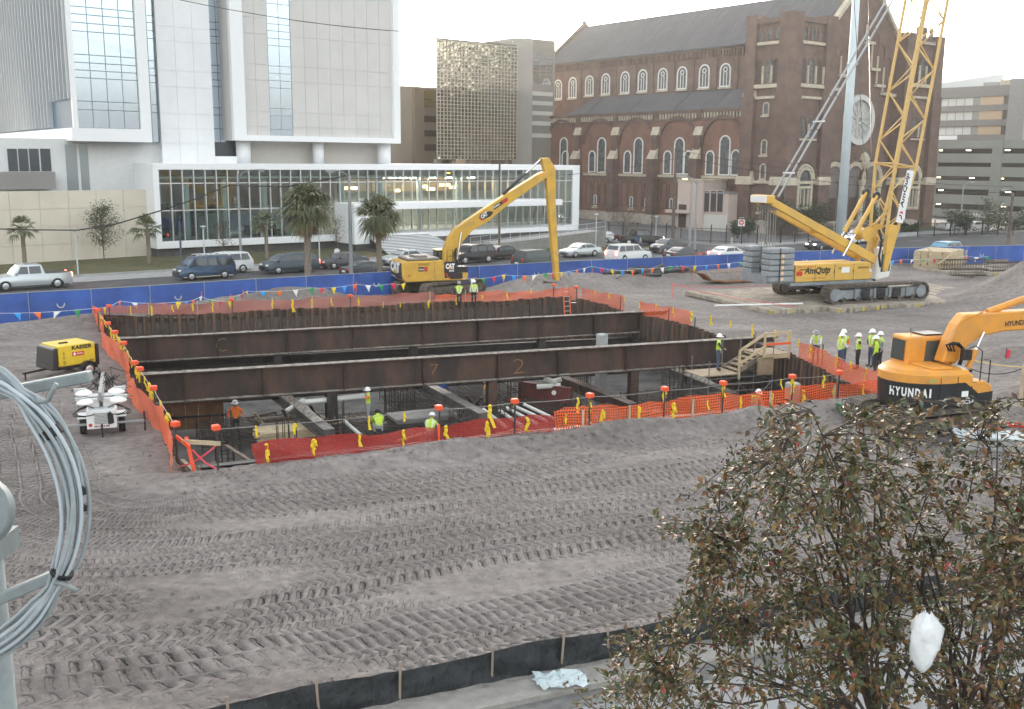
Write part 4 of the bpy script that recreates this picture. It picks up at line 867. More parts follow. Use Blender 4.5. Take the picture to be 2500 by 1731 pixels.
girder('plate_girder', 'longer set-back rusty plate girder crossing the far half of the pit', hA, hB, 1.4, marks=[(g2L*.16, .35, .6, 'C')])
def on_seg(A, B, px):
    lo, hi = 0., 1.
    for _ in range(40):
        m_ = (lo+hi)/2
        if PRJ(A.lerp(B, m_))[0] < px: lo = m_
        else: hi = m_
    return A.lerp(B, lo)
def hcol(label, P, z1, wd=.45, rz=PZ, mat=OLDSTEEL):
    r = thing('steel_column', label, 'column', (P.x, P.y, ZF), rz, 'steel columns under the girders'); h = z1-ZF
    MB().box(-wd/2, wd/2, -wd/2, -wd/2+.04, 0, h).build('flange', mat, r); MB().box(-wd/2, wd/2, wd/2-.04, wd/2, 0, h).build('flange', mat, r); MB().box(-.02, .02, -wd/2+.04, wd/2-.04, 0, h).build('web', mat, r)
for i, px in enumerate((806, 1200, 1548)): hcol(['dark steel column under the near girder, beside the lumber stack', 'steel column under the middle of the near girder', 'brown steel column under the near girder by the stair tower'][i], on_seg(gA, gB, px), .32-1.425, .52 if i == 0 else .46, mat=OLDSTEEL if i == 0 else RUST)
for i, px in enumerate((676, 1008, 1322)): hcol(['steel column under the far girder, leftmost', 'steel column under the far girder, middle', 'steel column under the far girder beside the orange ladder'][i], on_seg(hA, hB, px), .32-1.405)
def ibeam(label, A, B, h, fl, mat, grp, name='steel_strut', dirt=False):
    d = B-A; r = thing(name, label, 'beam', (A.x, A.y, A.z), math.atan2(d.y, d.x), grp); Lg = Vector((d.x, d.y, 0)).length; dz = d.z
    MB().beam((0,0,h-.03), (Lg,0,h-.03+dz), fl, .05).build('top_flange', mat, r); MB().beam((0,0,.03), (Lg,0,.03+dz), fl, .05).build('bottom_flange', mat, r); MB().beam((0,0,h/2), (Lg,0,h/2+dz), .04, h-.1).build('web', mat, r)
    for k in (0, .5, 1): MB().box(Lg*k-.02, Lg*k+.02, -fl/2+.02, fl/2-.02, .06+dz*k, h-.06+dz*k).build('end_plate', mat, r)
    if dirt:
        mb = MB(); n = 40; x = np.linspace(Lg*.12, Lg*.85, n); hh = .05+.32*fbm(x, x*0, 77, 3, .6)*np.sin(np.linspace(0, math.pi, n))
        for i in range(n-1): mb.add([(x[i],-fl/2,h),(x[i+1],-fl/2,h),(x[i+1],-.05,h+hh[i+1]),(x[i],-.05,h+hh[i]),(x[i+1],.1,h+hh[i+1]),(x[i],.1,h+hh[i]),(x[i+1],fl/2,h),(x[i],fl/2,h)], [(0,1,2,3),(3,2,4,5),(5,4,6,7)])
        mb.build('soil', DUST, r, True)
    return r
STG = M('grey_steel_strut', (.13,.12,.11), .65, .2, var=.4, vscale=2.5)
zs_ = -2.0
for lab, a, b, m_, di in (('lower steel strut running toward the lumber stack', (676,975), (805,1078), STG, True), ('lower steel strut with cross bracket left of the middle column', (1012,942), (1180,1036), STG, False), ('lower brown steel strut right of the middle column', (1316,918), (1545,1012), RUST, False), ('soil covered steel strut near the stair tower', (1572,893), (1790,985), STG, True)):
    ibeam(lab, G(*a, zs_), G(*b, zs_), .55, .5, m_, 'lower struts in the pit', dirt=di)
ibeam('long low steel waler behind the near girder', G(395,992,-1.9), G(1545,909,-1.9), .5, .4, OLDSTEEL, 'long walers')
ibeam('long low steel waler behind the far girder', G(330,905,-1.9), G(1640,835,-1.9), .5, .4, OLDSTEEL, 'long walers')
ibeam('black cap beam along the top of the near pit edge', PQ(.02,.012,-.28), PQ(.99,.012,-.28), .3, .35, BLACK, 'cap beams')
# concrete piles standing in the pit
for lab, px, py, z1 in (('pale square concrete pile behind the near girder', 1470, 815, .6), ('pale square concrete pile by the crane side netting', 1936, 934, .4)):
    P = G(px, py, z1); mb = MB().box(-.26, .26, -.26, .26, ZF-P.z, 0); mb.build('concrete_pile', M('pile_concrete', (.36,.365,.36), .8, var=.2, vscale=1.5), None, bevel=.05, loc=P, rz=PZ, label=lab, cat='concrete pile', group='concrete piles')
# reinforcement mats and starter bars
REBAR = M('rebar', (.075,.06,.052), .7, .4)
def mat_rebar(label, C, wx, wy, st=.3, posts=True):
    r = thing('rebar_mat', label, 'rebar', C, PZ, 'rebar mats on the pit floor'); mb = MB()
    for zz_ in (.25, .75):
        for x in np.arange(-wx/2, wx/2+.01, st): mb.beam((x,-wy/2,zz_), (x,wy/2,zz_), .03, .03)
        for y in np.arange(-wy/2, wy/2+.01, st): mb.beam((-wx/2,y,zz_+.03), (wx/2,y,zz_+.03), .03, .03)
    o = mb.build('bar_grid', REBAR, r); o['kind'] = 'stuff'; mb = MB()
    for x in np.linspace(-wx/2, wx/2, 4):
        for y in (-wy/2, wy/2): mb.beam((x,y,0), (x,y,.8), .04, .04)
    o = mb.build('chair_bar', REBAR, r); o['kind'] = 'stuff'
def starters(label, C, nx, ny, h, st=.25):
    r = thing('starter_bars', label, 'rebar', C, PZ, 'upright starter bars'); me = MB().cyl((0,0,0), (0,0,h), .02, 5).mesh('bar', REBAR)
    for i in range(nx):
        for j in range(ny):
            if i in (0, nx-1) or j in (0, ny-1): o = obj('bar', me, r); o.location = (i*st, j*st, 0); o.rotation_euler = (random.gauss(0,.015), random.gauss(0,.015), 0)
    mb = MB()
    for zz_ in np.arange(.3, h*.7, .35): mb.tube([(0,0,zz_),((nx-1)*st,0,zz_),((nx-1)*st,(ny-1)*st,zz_),(0,(ny-1)*st,zz_)], .014, 4, closed=True)
    mb.build('tie', REBAR, r)
for lab, px, py, wx, wy in (('rebar mat on the pit floor beside the worker in orange', 620, 1075, 5, 3), ('rebar mat under the crouching worker', 930, 1060, 7, 3.5), ('rebar mat at the foot of the middle column', 1290, 1030, 6, 4), ('rebar mat below the soil covered strut', 1650, 1000, 5, 3.5), ('dim rebar mat beyond the near girder', 1100, 985, 7, 4)):
    mat_rebar(lab, G(px, py, ZF), wx, wy)
for lab, px, py, nx, ny, h in (('upright starter bars behind the worker in the orange vest', 945, 1035, 7, 3, 2.7), ('tall starter bars left of the orange shirted worker', 510, 1050, 3, 3, 2.6), ('starter bars beside the middle column', 1245, 1010, 4, 3, 2.8), ('tall starter bars under the right part of the near girder', 1400, 1000, 5, 4, 2.9), ('starter bars in front of the soil covered strut', 1625, 1000, 6, 3, 2.4)):
    starters(lab, G(px, py, ZF), nx, ny, h)
# loose timber, pipes, formwork in the pit
LUM = M('new_lumber', (.52,.42,.27), .75, var=.25, vscale=4, stretch=(1,1,5)); LUM2 = M('old_lumber', (.24,.19,.15), .85, var=.35, vscale=3); PVC = M('white_pipe', (.66,.66,.62), .5)
def stack(name, label, C, rz, L_, w_, rows, cols, th, mat, cat='lumber', grp=None, jit=.15):
    r = thing(name, label, cat, C, rz, grp); me = MB().box(-L_/2, L_/2, -w_/2, w_/2, 0, th).mesh('plank', mat)
    for k in range(rows):
        for j in range(cols): o = obj('plank', me, r); o.location = (random.uniform(-jit, jit), (j-(cols-1)/2)*w_*1.06, k*th*1.05); o.rotation_euler = (0, 0, random.gauss(0, .012))
    return r
stack('lumber_stack', 'stack of pale new planks in the pit left of the dark column', G(715,1062,ZF+.9), PZ+.05, 3.2, .2, 5, 6, .07, LUM)
MB().box(-1.7,1.7,-.7,-.5,0,.85).box(-1.7,1.7,.5,.7,0,.85).box(-1.6,-1.4,-.49,.49,.6,.8).box(1.4,1.6,-.49,.49,.6,.8).build('trestle', LUM2, None, loc=G(715,1062,ZF), rz=PZ+.05, label='timber trestle under the stack of pale planks', cat='trestle')
mb = MB(); 
for x in (-.75, 0, .75): mb.box(x-.05, x+.05, -.55, .55, 0, .1)
for y in (-.55, .55): mb.box(-.8, .8, y-.05, y+.05, .101, .2)
mb.build('formwork_frame', LUM2, None, loc=G(655,1030,ZF+.5), rz=PZ+.5, label='open timber formwork frame lying tilted behind the plank stack', cat='formwork').rotation_euler = (R(14), 0, PZ+.4)
for i, (a, b) in enumerate((((622,1008),(660,1062)), ((690,1000),(712,1042)), ((758,990),(780,1032)), ((1110,962),(1135,1000)), ((1140,965),(1158,1000)), ((1175,970),(1150,1002)))):
    A = G(*a, ZF+1.4); B = G(*b, ZF); MB().beam((0,0,0), B-A, .15, .05).build('brace_plank', LUM2 if i else LUM, None, loc=A, label=['leaning plank behind the orange shirted worker', 'leaning plank right of the open formwork', 'leaning plank left of the dark column', 'leaning plank left of the middle column, first', 'leaning plank left of the middle column, second', 'leaning plank nearest the middle column'][i], cat='plank', group='leaning planks in the pit')
for i, (a, b) in enumerate((((1220,1003),(1275,1040)), ((1236,996),(1310,1034)), ((1256,992),(1335,1028)), ((1280,988),(1352,1022)), ((1180,1000),(1235,1042)), ((840,1028),(880,1062)), ((1560,1040),(1660,1025)), ((1565,1028),(1640,1018)), ((1600,1078),(1700,1062)))):
    A = G(*a, ZF+.9); B = G(*b, ZF+.9); MB().cyl((0,0,0), B-A, .09, 10).build('pipe', PVC, None, smooth=40, loc=A, label=['white pipe lying on the rebar, leftmost of the row right of the middle column', 'second white pipe in the row right of the middle column', 'third white pipe in the row right of the middle column', 'rightmost white pipe in the row right of the middle column', 'white pipe just left of the pipe row', 'short pale pipe by the crouching worker', 'pale pipe beside the brown column, upper', 'pale pipe beside the brown column, lower', 'pale pipe seen through the netting by the stair tower'][i], cat='pipe', group='pale pipes in the pit')
A = G(742,975,-1.3); B = G(700,1002,-1.6); MB().beam((0,0,0), B-A, .2, .1).build('white_board', PVC, None, loc=A, label='short white board leaning over the first lower strut', cat='board')
A = G(715,985,-1.5); B = G(890,967,-1.5); MB().cyl((0,0,0), B-A, .13, 10).build('long_pipe', PVC, None, smooth=40, loc=A, label='long pale pipe hung level behind the dark column', cat='pipe')
for i, (px, py) in enumerate(((1030,1015), (1020,1022))): MB().box(-1.6+.3*i, 1.6-.3*i, -.8, .8, 0, .12).build('form_panel', M('form_ply', (.22,.21,.2), .8, var=.2), None, loc=G(px,py,ZF+.75+.14*(1-i)), rz=PZ+.05, label=['upper grey formwork sheet on the rebar mat', 'lower grey formwork sheet on the rebar mat'][i], cat='panel', group='formwork sheets')
mb = MB()
for k in range(7): mb.cyl((random.uniform(-.9,.9), random.uniform(-.5,.5), .2+.1*k), (random.uniform(-.6,.9), random.uniform(-.5,.5), .25+.12*k), .13, 8)
mb.build('duct_heap', PVC, None, smooth=40, loc=G(1345,965,ZF+1.), label='heap of crumpled pale sleeves above the red wall form', cat='heap')
MB().box(-1.6,1.6,-.1,.1,0,1.6).build('red_form', M('red_form', (.12,.03,.025), .7, var=.3), None, loc=G(1330,1010,ZF), rz=PZ-.9, label='dark red wall form standing under the heap of pale sleeves', cat='formwork')
# plank brace wall of timber lagging at the left
r = thing('lagging_wall', 'brown plank lagging with grid of rods behind the orange shirted worker', 'formwork', G(408, 1066, ZF), PZ-.1); me = MB().box(-.29,.29,-.03,.03,0,1.9).mesh('board', M('brown_ply', (.20,.10,.05), .8, var=.3))
for i in range(5): o = obj('board', me, r); o.location = (.6*i, 0, .3)
MB().box(-.3,2.8,-.12,-.05,.9,1.0).box(-.3,2.8,-.12,-.05,1.7,1.8).build('waling', OLDSTEEL, r)

# ------------------------------------------------------------------ stair tower of scaffold with timber handrails
def stair_tower():
    C = G(1748, 907, -.5); r = thing('stair_tower', 'scaffold stair tower with plywood landings and timber handrails at the pit side', 'scaffold', (C.x, C.y, ZF), PZ)
    h = .35-ZF; r.scale = (.72, 1, 1); P = MB(); TUBE = M('scaffold_tube', (.20,.19,.18), .5, .5); PLY = M('plywood', (.30,.23,.15), .8, var=.25, vscale=2)
    for i, x in enumerate((-1.3, 1.2, 4.0)):
        for y in (-.8, .8): MB().cyl((x,y,0), (x,y,h+(.9 if i else -.1)), .035, 8).build('standard', TUBE, r)
    for z_ in (.5, 1.2, 1.9, 2.6):
        for y in (-.8, .8): MB().cyl((-1.3,y,z_), (4.0,y,z_), .028, 6).build('ledger', TUBE, r)
    for a, b in (((-1.3,-.8,.3),(1.2,-.8,2.0)), ((1.2,-.8,.3),(4.,-.8,2.3)), ((4.,-.8,.3),(1.2,-.8,2.3))): MB().cyl(a, b, .025, 6).build('cross_brace', TUBE, r)
    zl = -.5-ZF
    MB().box(-1.9,1.2,-.85,.85,zl-.05,zl).build('landing', PLY, r); MB().box(3.0,5.4,-.85,.85,h-.05,h+.02).build('landing', PLY, r)
    n = 5
    for k in range(n): x = 1.2+k*.4; z_ = zl+(k+.7)*(h-zl)/n; MB().box(x, x+.42, -.6, .6, z_-.04, z_).build('tread', PLY, r)
    for y in (-.62, .62): MB().beam((1.1,y,zl), (3.3,y,h-.05), .05, .25).build('stringer', LUM2, r)
    for x, z0 in ((1.15, zl), (3.2, h-.6), (5.3, h)): MB().box(x-.06,x+.06,-.87,-.76,z0-.3,z0+1.2+(.6 if x == 3.2 else 0)).build('handrail_post', LUM, r)
    MB().beam((1.1,-.9,zl+1.2), (3.25,-.9,h+1.15), .05, .14).build('handrail', LUM, r); MB().beam((1.1,-.9,zl+.5), (3.25,-.9,h+.5), .05, .14).build('handrail', LUM, r)
    MB().box(3.2,5.3,-.93,-.88,h+1.05,h+1.18).build('handrail', LUM, r); MB().box(3.2,5.3,-.93,-.88,h+.5,h+.62).build('handrail', M('orange_board', (.75,.12,.03), .6), r); MB().box(3.0,5.3,-.93,-.88,h-.2,h-.02).build('toe_board', LUM, r)
    MB().box(2.6,3.9,-.93,-.87,h-1.0,h-.1).build('ply_panel', PLY, r)
    return r, C
stair_tower()

# ------------------------------------------------------------------ netting, posts, ribbons, wire round the pit
NETS = meshmat('orange_netting', (.80,.13,.035), .11, .42); NETD = meshmat('double_netting', (.40,.035,.028), .06, .45, alpha_back=.38); NETF = meshmat('far_netting', (.42,.14,.11), .06, .5, alpha_back=.22); NETL = meshmat('left_netting', (.72,.13,.05), .06, .6, alpha_back=.75)
def net(label, pts, h0, h1, mat, n=None):
    """netting strip along ground points, gently sagging; UVs in metres"""
    P = []; 
    for a, b in zip(pts[:-1], pts[1:]):
        k = max(2, int((b-a).length/.35)); P += [a.lerp(b, i/k) for i in range(k)]
    P.append(pts[-1]); d = 0; vs = []; uvs = []; prev = None; R_ = 5
    for i, p in enumerate(P):
        if prev is not None: d += (p-prev).length
        prev = p; g = max(p.z, 0.)
        t1 = h1+.07*math.sin(i*.45)+.05*math.sin(i*1.3)+.05*random.random(); b0 = h0+.10*max(0, math.sin(i*.55+1))
        for j in range(R_):
            f = j/(R_-1); off_ = .07*math.sin(i*.8+j*1.3)+random.gauss(0,.035)
            vs.append((p.x+off_*.4, p.y+off_, g+b0+(t1-b0)*f)); uvs.append((d, (t1-b0)*f))
    n_ = len(P); fs = [(i*R_+j, (i+1)*R_+j, (i+1)*R_+j+1, i*R_+j+1) for i in range(n_-1) for j in range(R_-1)]
    C = P[0].copy(); C.z = 0
    me = bpy.data.meshes.new('netting'); me.from_pydata([tuple(Vector(v)-C) for v in vs], [], fs); me.materials.append(mat); uvl = me.uv_layers.new(name='UVMap')
    for lp in me.loops: uvl.data[lp.index].uv = uvs[lp.vertex_index]
    me.polygons.foreach_set('use_smooth', [True]*len(me.polygons))
    r = thing('netting_fence', label, 'safety fence', C, 0, 'orange safety netting'); o = obj('netting', me, r); return r
def edge(A, B, f0, f1, out, k=2):
    n = Vector(((B-A).y, -(B-A).x, 0)).normalized(); return [A.lerp(B, f0+(f1-f0)*i/(k-1))+n*out for i in range(k)]
nn_ = 12
e1 = edge(NL, NR, .075, .46, .25, nn_); e2 = edge(NL, NR, .46, 1.02, .28, nn_)
for e in (e1, e2):
    for p in e: p.z = .03
net('double layer red netting along the left half of the near pit edge', e1, -.2, .72, NETD)
net('single layer orange netting along the right half of the near pit edge', e2, -.15, .85, NETS)
lf = [p for p in edge(FL, NL, 0, 1, .30, 24)]
for i, p in enumerate(lf): p.x += .25*math.sin(i*.7)
net('orange netting down the compressor side of the pit', lf, -.05, 1.05, NETL)
net('red netting along the far pit edge', [p-(FL-NL).normalized()*0+Vector((0,0,.1)) for p in edge(FR, FL, .33, 1.0, .5, 14)], -.1, .85, NETF)
net('bright orange netting on the far pit edge near the ladder', [p+Vector((0,0,.05)) for p in edge(FR, FL, -.01, .33, .5, 8)], -.1, .78, MATS['orange_netting'])
rp = edge(NR, MR, 0, .92, .35, 8)+edge(MR, FR, .02, 1, .35, 12)
net('orange netting on the crane side of the pit by the standing crew', rp[:7], -.05, .95, MATS['orange_netting'])
net('orange netting on the crane side between the two girder ends', rp[12:16], -.05, .95, MATS['orange_netting']); net('orange netting on the crane side near the far corner', rp[16:20], -.05, .95, MATS['orange_netting'])
CAPM = M('orange_cap', (.85,.10,.03), .5); POSTM = M('steel_post', (.06,.05,.05), .6, .3); WOODP = M('grade_stake', (.50,.40,.28), .8, var=.2)
def cap_post(label, P, h, cap=True, grp='posts with orange caps'):
    r = thing('fence_post', label, 'post', P, random.uniform(0, 1), grp); MB().cyl((0,0,-.4), (random.gauss(0,.03),0,h), .035, 6).build('shaft', POSTM, r)
    if cap: MB().box(-.13,.13,-.13,.13,h-.06,h+.12).build('cap', CAPM, r, bevel=.03)
    return Vector((P.x, P.y, P.z+h))
def on_f(px):
    lo, hi = -.1, 1.1
    for _ in range(40):
        m_ = (lo+hi)/2
        if PRJ(NL.lerp(NR, m_)+pn*.3)[0] < px: lo = m_
        else: hi = m_
    return lo
tops_n = []; orde = ['first', 'second', 'third', 'fourth', 'fifth', 'sixth', 'seventh', 'eighth', 'ninth', 'tenth', 'eleventh']
for i, (px, py) in enumerate(((532,1046), (1072,997), (1256,981), (1438,967), (1620,951), (1762,937), (1930,921), (2044,911))):
    P = G(px, py, 1.45); q_ = NL.lerp(NR, on_f(px)); P = Vector((q_.x, q_.y, .05))+pn*.3; tops_n.append(cap_post('orange capped post on the near pit edge, %s from the left' % orde[i], P, ZAT(P.x, P.y, py)-.05))
tops_l = []
for i, (px, py) in enumerate(((239,758), (264,791), (281,812), (302,839), (329,887), (342,902), (375,949), (428,1037))):
    P = G(px, py, 1.3); P.z = .05; tops_l.append(cap_post('orange capped post on the compressor side, %s from the far corner' % orde[i], P, 1.25))
tops_f = []
for i, (px, py) in enumerate(((266,748), (566,733), (855,723), (977,738), (1352,697), (1407,702), (1515,724), (1633,753), (1697,775), (1842,818), (2010,840))):
    P = G(px, py, 1.15); P.z = .05; tops_f.append(cap_post('dark fence post along the far and crane sides, %s from the left' % orde[i], P, 1.1, i in (0, 1, 2, 4, 5)))
WIRE = M('wire_rope', (.30,.29,.28), .5, .5)
def wire(name, label, pts, r_=.012, sag=.08, mat=WIRE, cat='wire', grp=None):
    out = []
    for a, b in zip(pts[:-1], pts[1:]): out += [a.lerp(b, t)-Vector((0,0,sag*4*t*(1-t))) for t in np.linspace(0, 1, 7)[:-1]]
    out.append(pts[-1]); o = MB().tube([p-pts[0] for p in out], r_, 5).build(name, mat, None, loc=pts[0], label=label, cat=cat, group=grp); return out
w1 = wire('safety_wire', 'taut guard wire between the capped posts on the near pit edge', [p-Vector((0,0,.03)) for p in tops_n], .013, .05)
w2 = wire('safety_wire', 'guard wire hung with ribbons down the compressor side', [p-Vector((0,0,.03)) for p in tops_l], .013, .05)
wire('safety_wire', 'thin guard wire along the crane side of the pit', [Vector((p.x, p.y, 1.0)) for p in rp], .01, .03)
w3 = wire('safety_wire', 'thin guard wire along the far pit edge', [p-Vector((0,0,.03)) for p in tops_f[:5]], .01, .1)
RIB = M('yellow_tape', (.85,.62,.02), .6, col2=(.75,.55,.02), vscale=30); RIBP = M('pink_tape', (.75,.08,.12), .6)
def ribbon_mesh(k):
    rg = random.Random(k); mb = MB()
    for t in range(2+(k % 2)):
        x0 = rg.uniform(-.03,.03); L_ = rg.uniform(.35,.75); pts = [Vector((x0+rg.gauss(0,.02)+(rg.uniform(-.25,.25) if t else 0)*f*L_, rg.gauss(0,.02), -f*L_*(1 if t == 0 else rg.uniform(.5,1)))) for f in np.linspace(0,1,6)]
        for a, b in zip(pts[:-1], pts[1:]): wv = Vector((.045,.012,0)); mb.add([a-wv,a+wv,b+wv,b-wv], [(0,1,2,3)])
    mb.lathe([(.02,-.05),(.06,0),(.02,.05)], 6); return mb.mesh('caution_ribbon', RIB)
RM = [ribbon_mesh(k) for k in range(7)]; rc = [0]
def ribbon_at(P, grp, label, sc_=1.): o = obj('caution_ribbon', RM[rc[0] % 7], None, P); rc[0] += 1; o.rotation_euler = (0,0,random.uniform(-.5,.5)); k_ = sc_*random.uniform(.6,1.2); o.scale = (k_*random.uniform(.7,1.2), k_, k_*random.uniform(.7,1.1)); tag(o, label, 'ribbon', grp)
for px, py in ((577,1050), (760,1040), (895,1015), (975,1010), (1210,990), (1265,992), (1410,977), (1445,982), (1625,960), (1755,945), (1765,950), (1915,930), (1940,930), (2020,915)): ribbon_at(min(w1, key=lambda q: abs(PRJ(q)[0]-px)), 'ribbons on the near guard wire', 'yellow caution ribbon knotted on the guard wire of the near pit edge')
for f in np.linspace(.09, .97, 17):
    p = NL.lerp(NR, f)+pn*.3; ribbon_at(Vector((p.x, p.y, .72)), 'ribbons on the near netting', 'yellow caution ribbon tied to the netting of the near pit edge', 1.05)
for k in range(2, len(w2)-1, 2): ribbon_at(w2[k], 'ribbons on the left guard wire', 'yellow caution ribbon on the guard wire of the compressor side')
for px in list(range(300, 1330, 58)): ribbon_at(min(w3, key=lambda q: abs(PRJ(q)[0]-px)), 'ribbons on the far guard wire', 'yellow caution ribbon on the guard wire of the far pit edge', .9)
for i, p in enumerate(rp[1:19]): ribbon_at(Vector((p.x, p.y, 1.0)), 'ribbons on the crane side', 'yellow caution ribbon on the crane side netting')
for i, px in enumerate((366, 484, 668, 766, 1048, 1138)):
    p = edge(FR, FL, 0, 1, .45, 200); q_ = min(p, key=lambda v_: abs(PRJ(v_)[0]-px)); MB().box(-.03,.03,-.02,.02,-.3,1.1).build('wooden_stake', WOODP, None, loc=q_, label='thin wooden stake holding the red netting of the far pit edge', cat='stake', group='stakes on the far netting')
for i, f in enumerate((.30, .50, .57, .67, .80, .915)):
    p = NL.lerp(NR, f)+pn*.36; MB().box(-.04,.04,-.025,.025,-.3,.8).build('wooden_stake', WOODP if i else CAPM, None, loc=Vector((p.x,p.y,.05)), label='wooden stake in front of the netting of the near pit edge', cat='stake', group='stakes on the near netting')
# corner gate pieces at the near left corner
A = G(445,1078,.9); B = G(538,1083,.95); MB().beam((0,0,0), B-A, .04, .14).build('corner_board', LUM, None, loc=A, label='pale board across the near left pit corner', cat='board')
MB().box(-.05,.05,-.05,.05,0,1.15).build('orange_stake', CAPM, None, loc=G(474,1146,0)-Vector((0,0,.05)), label='orange painted stake at the near left pit corner', cat='stake').rotation_euler = (R(-10), R(-14), 0)
A = G(430,1066,.9); B = G(464,1092,.85); MB().beam((0,0,0), B-A, .05, .14).build('orange_rail', CAPM, None, loc=A, label='short orange painted rail at the near left pit corner', cat='rail')
A = G(470,1098,.6); B = G(531,1145,0); C_ = G(531,1085,.7); D_ = G(440,1140,0)
for i, (p, q_) in enumerate(((A, B), (C_, D_))): wire('pink_tape', ['crumpled pink tape falling to the right at the pit corner', 'crumpled pink tape rising to the right at the pit corner'][i], [p, q_], .03, .1, RIBP, 'tape')
# ladder at the far wall
A = FR.lerp(FL, .02); r = thing('ladder', 'orange fibreglass ladder climbing out at the far pit corner', 'ladder', (G(1370,845,-1.6).x, G(1370,790,-.3).y, ZF), PZ)
base = hB.lerp(hA, .185)+Qd*1.2; r.location = (base.x, base.y, ZF); LADM = M('ladder_orange', (.72,.12,.04), .5)
for x in (-.22, .22): MB().beam((x,0,0), (x,.95,5.2), .05, .08).build('rail', LADM, r)
rm = MB().cyl((-.22,0,0), (.22,0,0), .02, 6).mesh('rung', ALU)
for k in range(16): o = obj('rung', rm, r); o.location = (0, .95*(k+.6)*.31/5.2, (k+.6)*.31)

for i in range(64):
    P = PQ(random.uniform(.04,.96), random.uniform(.14,.5) if i % 2 else random.uniform(.16,.34), ZF+random.uniform(.1,.95)); L_ = random.uniform(1.2,3.2); MB().box(-L_/2,L_/2,-.08,.08,0,.05).build('loose_plank', LUM if random.random() < .55 else LUM2, None, loc=P, rz=random.uniform(0,3.1), label='loose plank', cat='plank', group='loose planks scattered in the pit').rotation_euler[1] = random.gauss(0,.12)
for i in range(9):
    P = PQ(.1+.09*i+random.uniform(-.02,.02), random.uniform(.1,.42), ZF); starters('starter bar cluster', P, random.randint(3,5), 3, random.uniform(1.6,2.6))
for g, f in (('loose planks scattered in the pit', 'loose plank among the litter on the pit floor, %s from the left'), ('upright starter bars', 'cluster of upright starter bars in the pit, %s from the left'), ('ribbons on the near guard wire', 'yellow ribbon knotted on the near guard wire, %s from the left'), ('ribbons on the near netting', 'yellow ribbon tied to the near netting, %s from the left'), ('ribbons on the far guard wire', 'yellow ribbon on the far guard wire, %s from the left'), ('ribbons on the crane side', 'yellow ribbon on the crane side netting, %s from the left'), ('stakes on the far netting', 'thin wooden stake holding the far red netting, %s from the left'), ('stakes on the near netting', 'wooden stake before the near netting, %s from the left')): rank([o for o in COL.objects if o.get('group') == g], f)
rank([o for o in COL.objects if o.get('group') == 'ribbons on the left guard wire'], 'yellow ribbon on the compressor side wire, %s from the far corner', lambda o: PRJ(o.location)[1])
# ------------------------------------------------------------------ machines
def PLN(px, py, C, d):                 # line of sight meets the upright plane through C along d -> (along, z)
    n = Vector((d.y, -d.x, 0)); rd = ray(px, py); O_ = Vector((0,0,CAMH)); t = (Vector(C)-O_).dot(n)/rd.dot(n); p = O_+rd*t; return ((p-Vector(C)).dot(d), p.z)
CATY = M('loader_yellow', (.68,.40,.04), .5, col2=(.52,.31,.06), vscale=1.3); CRY = M('crane_yellow', (.72,.43,.07), .5, col2=(.58,.36,.09), vscale=1.0); HYO = M('digger_orange', (.78,.33,.035), .45, col2=(.62,.28,.06), vscale=1.4)
MUD = M('muddy_track', (.15,.125,.105), .9, .1, col2=(.07,.058,.05), vscale=3); TRG = M('track_grey', (.26,.28,.30), .6, .2, var=.2, vscale=2); CABG = M('cab_glass', (.10,.12,.12), .08, .3, spec=.6)
BODYBLK = M('gloss_black', (.02,.021,.024), .35); REDM = M('signal_red', (.55,.03,.02), .5); DECWH = M('decal_white', (.8,.8,.8), .5)
def crawler(root, y, L_, rad, wd, name='track', shoes=True, frame=MUD, tm=MUD):
    """one crawler track: chain of shoes round a frame with wheels"""
    a = L_/2-rad; loop = []; n1 = max(8, int(2*a/.32))
    for i in range(n1): loop.append((-a+2*a*i/n1, 0., 0))
    for i in range(7): t = -math.pi/2+math.pi*i/7; loop.append((a+rad*math.cos(t), rad+rad*math.sin(t), 0))
    for i in range(n1): loop.append((a-2*a*i/n1, 2*rad, 0))
    for i in range(7): t = math.pi/2+math.pi*i/7; loop.append((-a+rad*math.cos(t), rad+rad*math.sin(t), 0))
    mb = MB(); n = len(loop)
    ring_ = [(x, z) for x, z, _ in loop]; inn = [(x*(1-.09*rad/L_*2), rad+(z-rad)*.82) for x, z in ring_]
    vs = [(x, y-wd/2, z) for x, z in ring_]+[(x, y+wd/2, z) for x, z in ring_]+[(x, y-wd/2, z) for x, z in inn]+[(x, y+wd/2, z) for x, z in inn]; fs = []
    for i in range(n): j = (i+1) % n; fs += [(i,j,n+j,n+i), (2*n+i,3*n+i,3*n+j,2*n+j), (i,2*n+i,2*n+j,j), (n+i,n+j,3*n+j,3*n+i)]
    t = mb.add(vs, fs).build(name, tm, root)
    sm = MB().box(-.12, .12, -wd/2-.02, wd/2+.02, 0, .05).mesh('shoe', tm)
    for i in range(n):
        (x0, z0), (x1, z1) = ring_[i], ring_[(i+1) % n]; o = obj('shoe', sm, t); o.location = ((x0+x1)/2, y, (z0+z1)/2); o.rotation_euler = (0, -math.atan2(z1-z0, x1-x0)+math.pi, 0)
    MB().box(-a*1.02, a*1.02, y-wd*.36, y+wd*.36, rad*.45, rad*1.5).build('track_frame', frame, t, bevel=.04)
    for x in (-a, a): MB().lathe([(rad*.3,-wd*.42),(rad*.74,-wd*.40),(rad*.74,wd*.40),(rad*.3,wd*.42)], 18, (x,y,rad), 'y').build('idler', frame, t, 40)
    for k in range(6): x = -a*.8+1.6*a*k/5; MB().lathe([(rad*.28,-wd*.40),(rad*.28,wd*.40)], 12, (x,y,rad*.4), 'y').build('roller', tm, t)
    return t
def poly_on(C, d, pxs): return [PLN(x, y, C, d) for x, y in pxs]
def tri_decal(root, mat, pts, name='decal'): return MB().face(pts).build(name, mat, root)

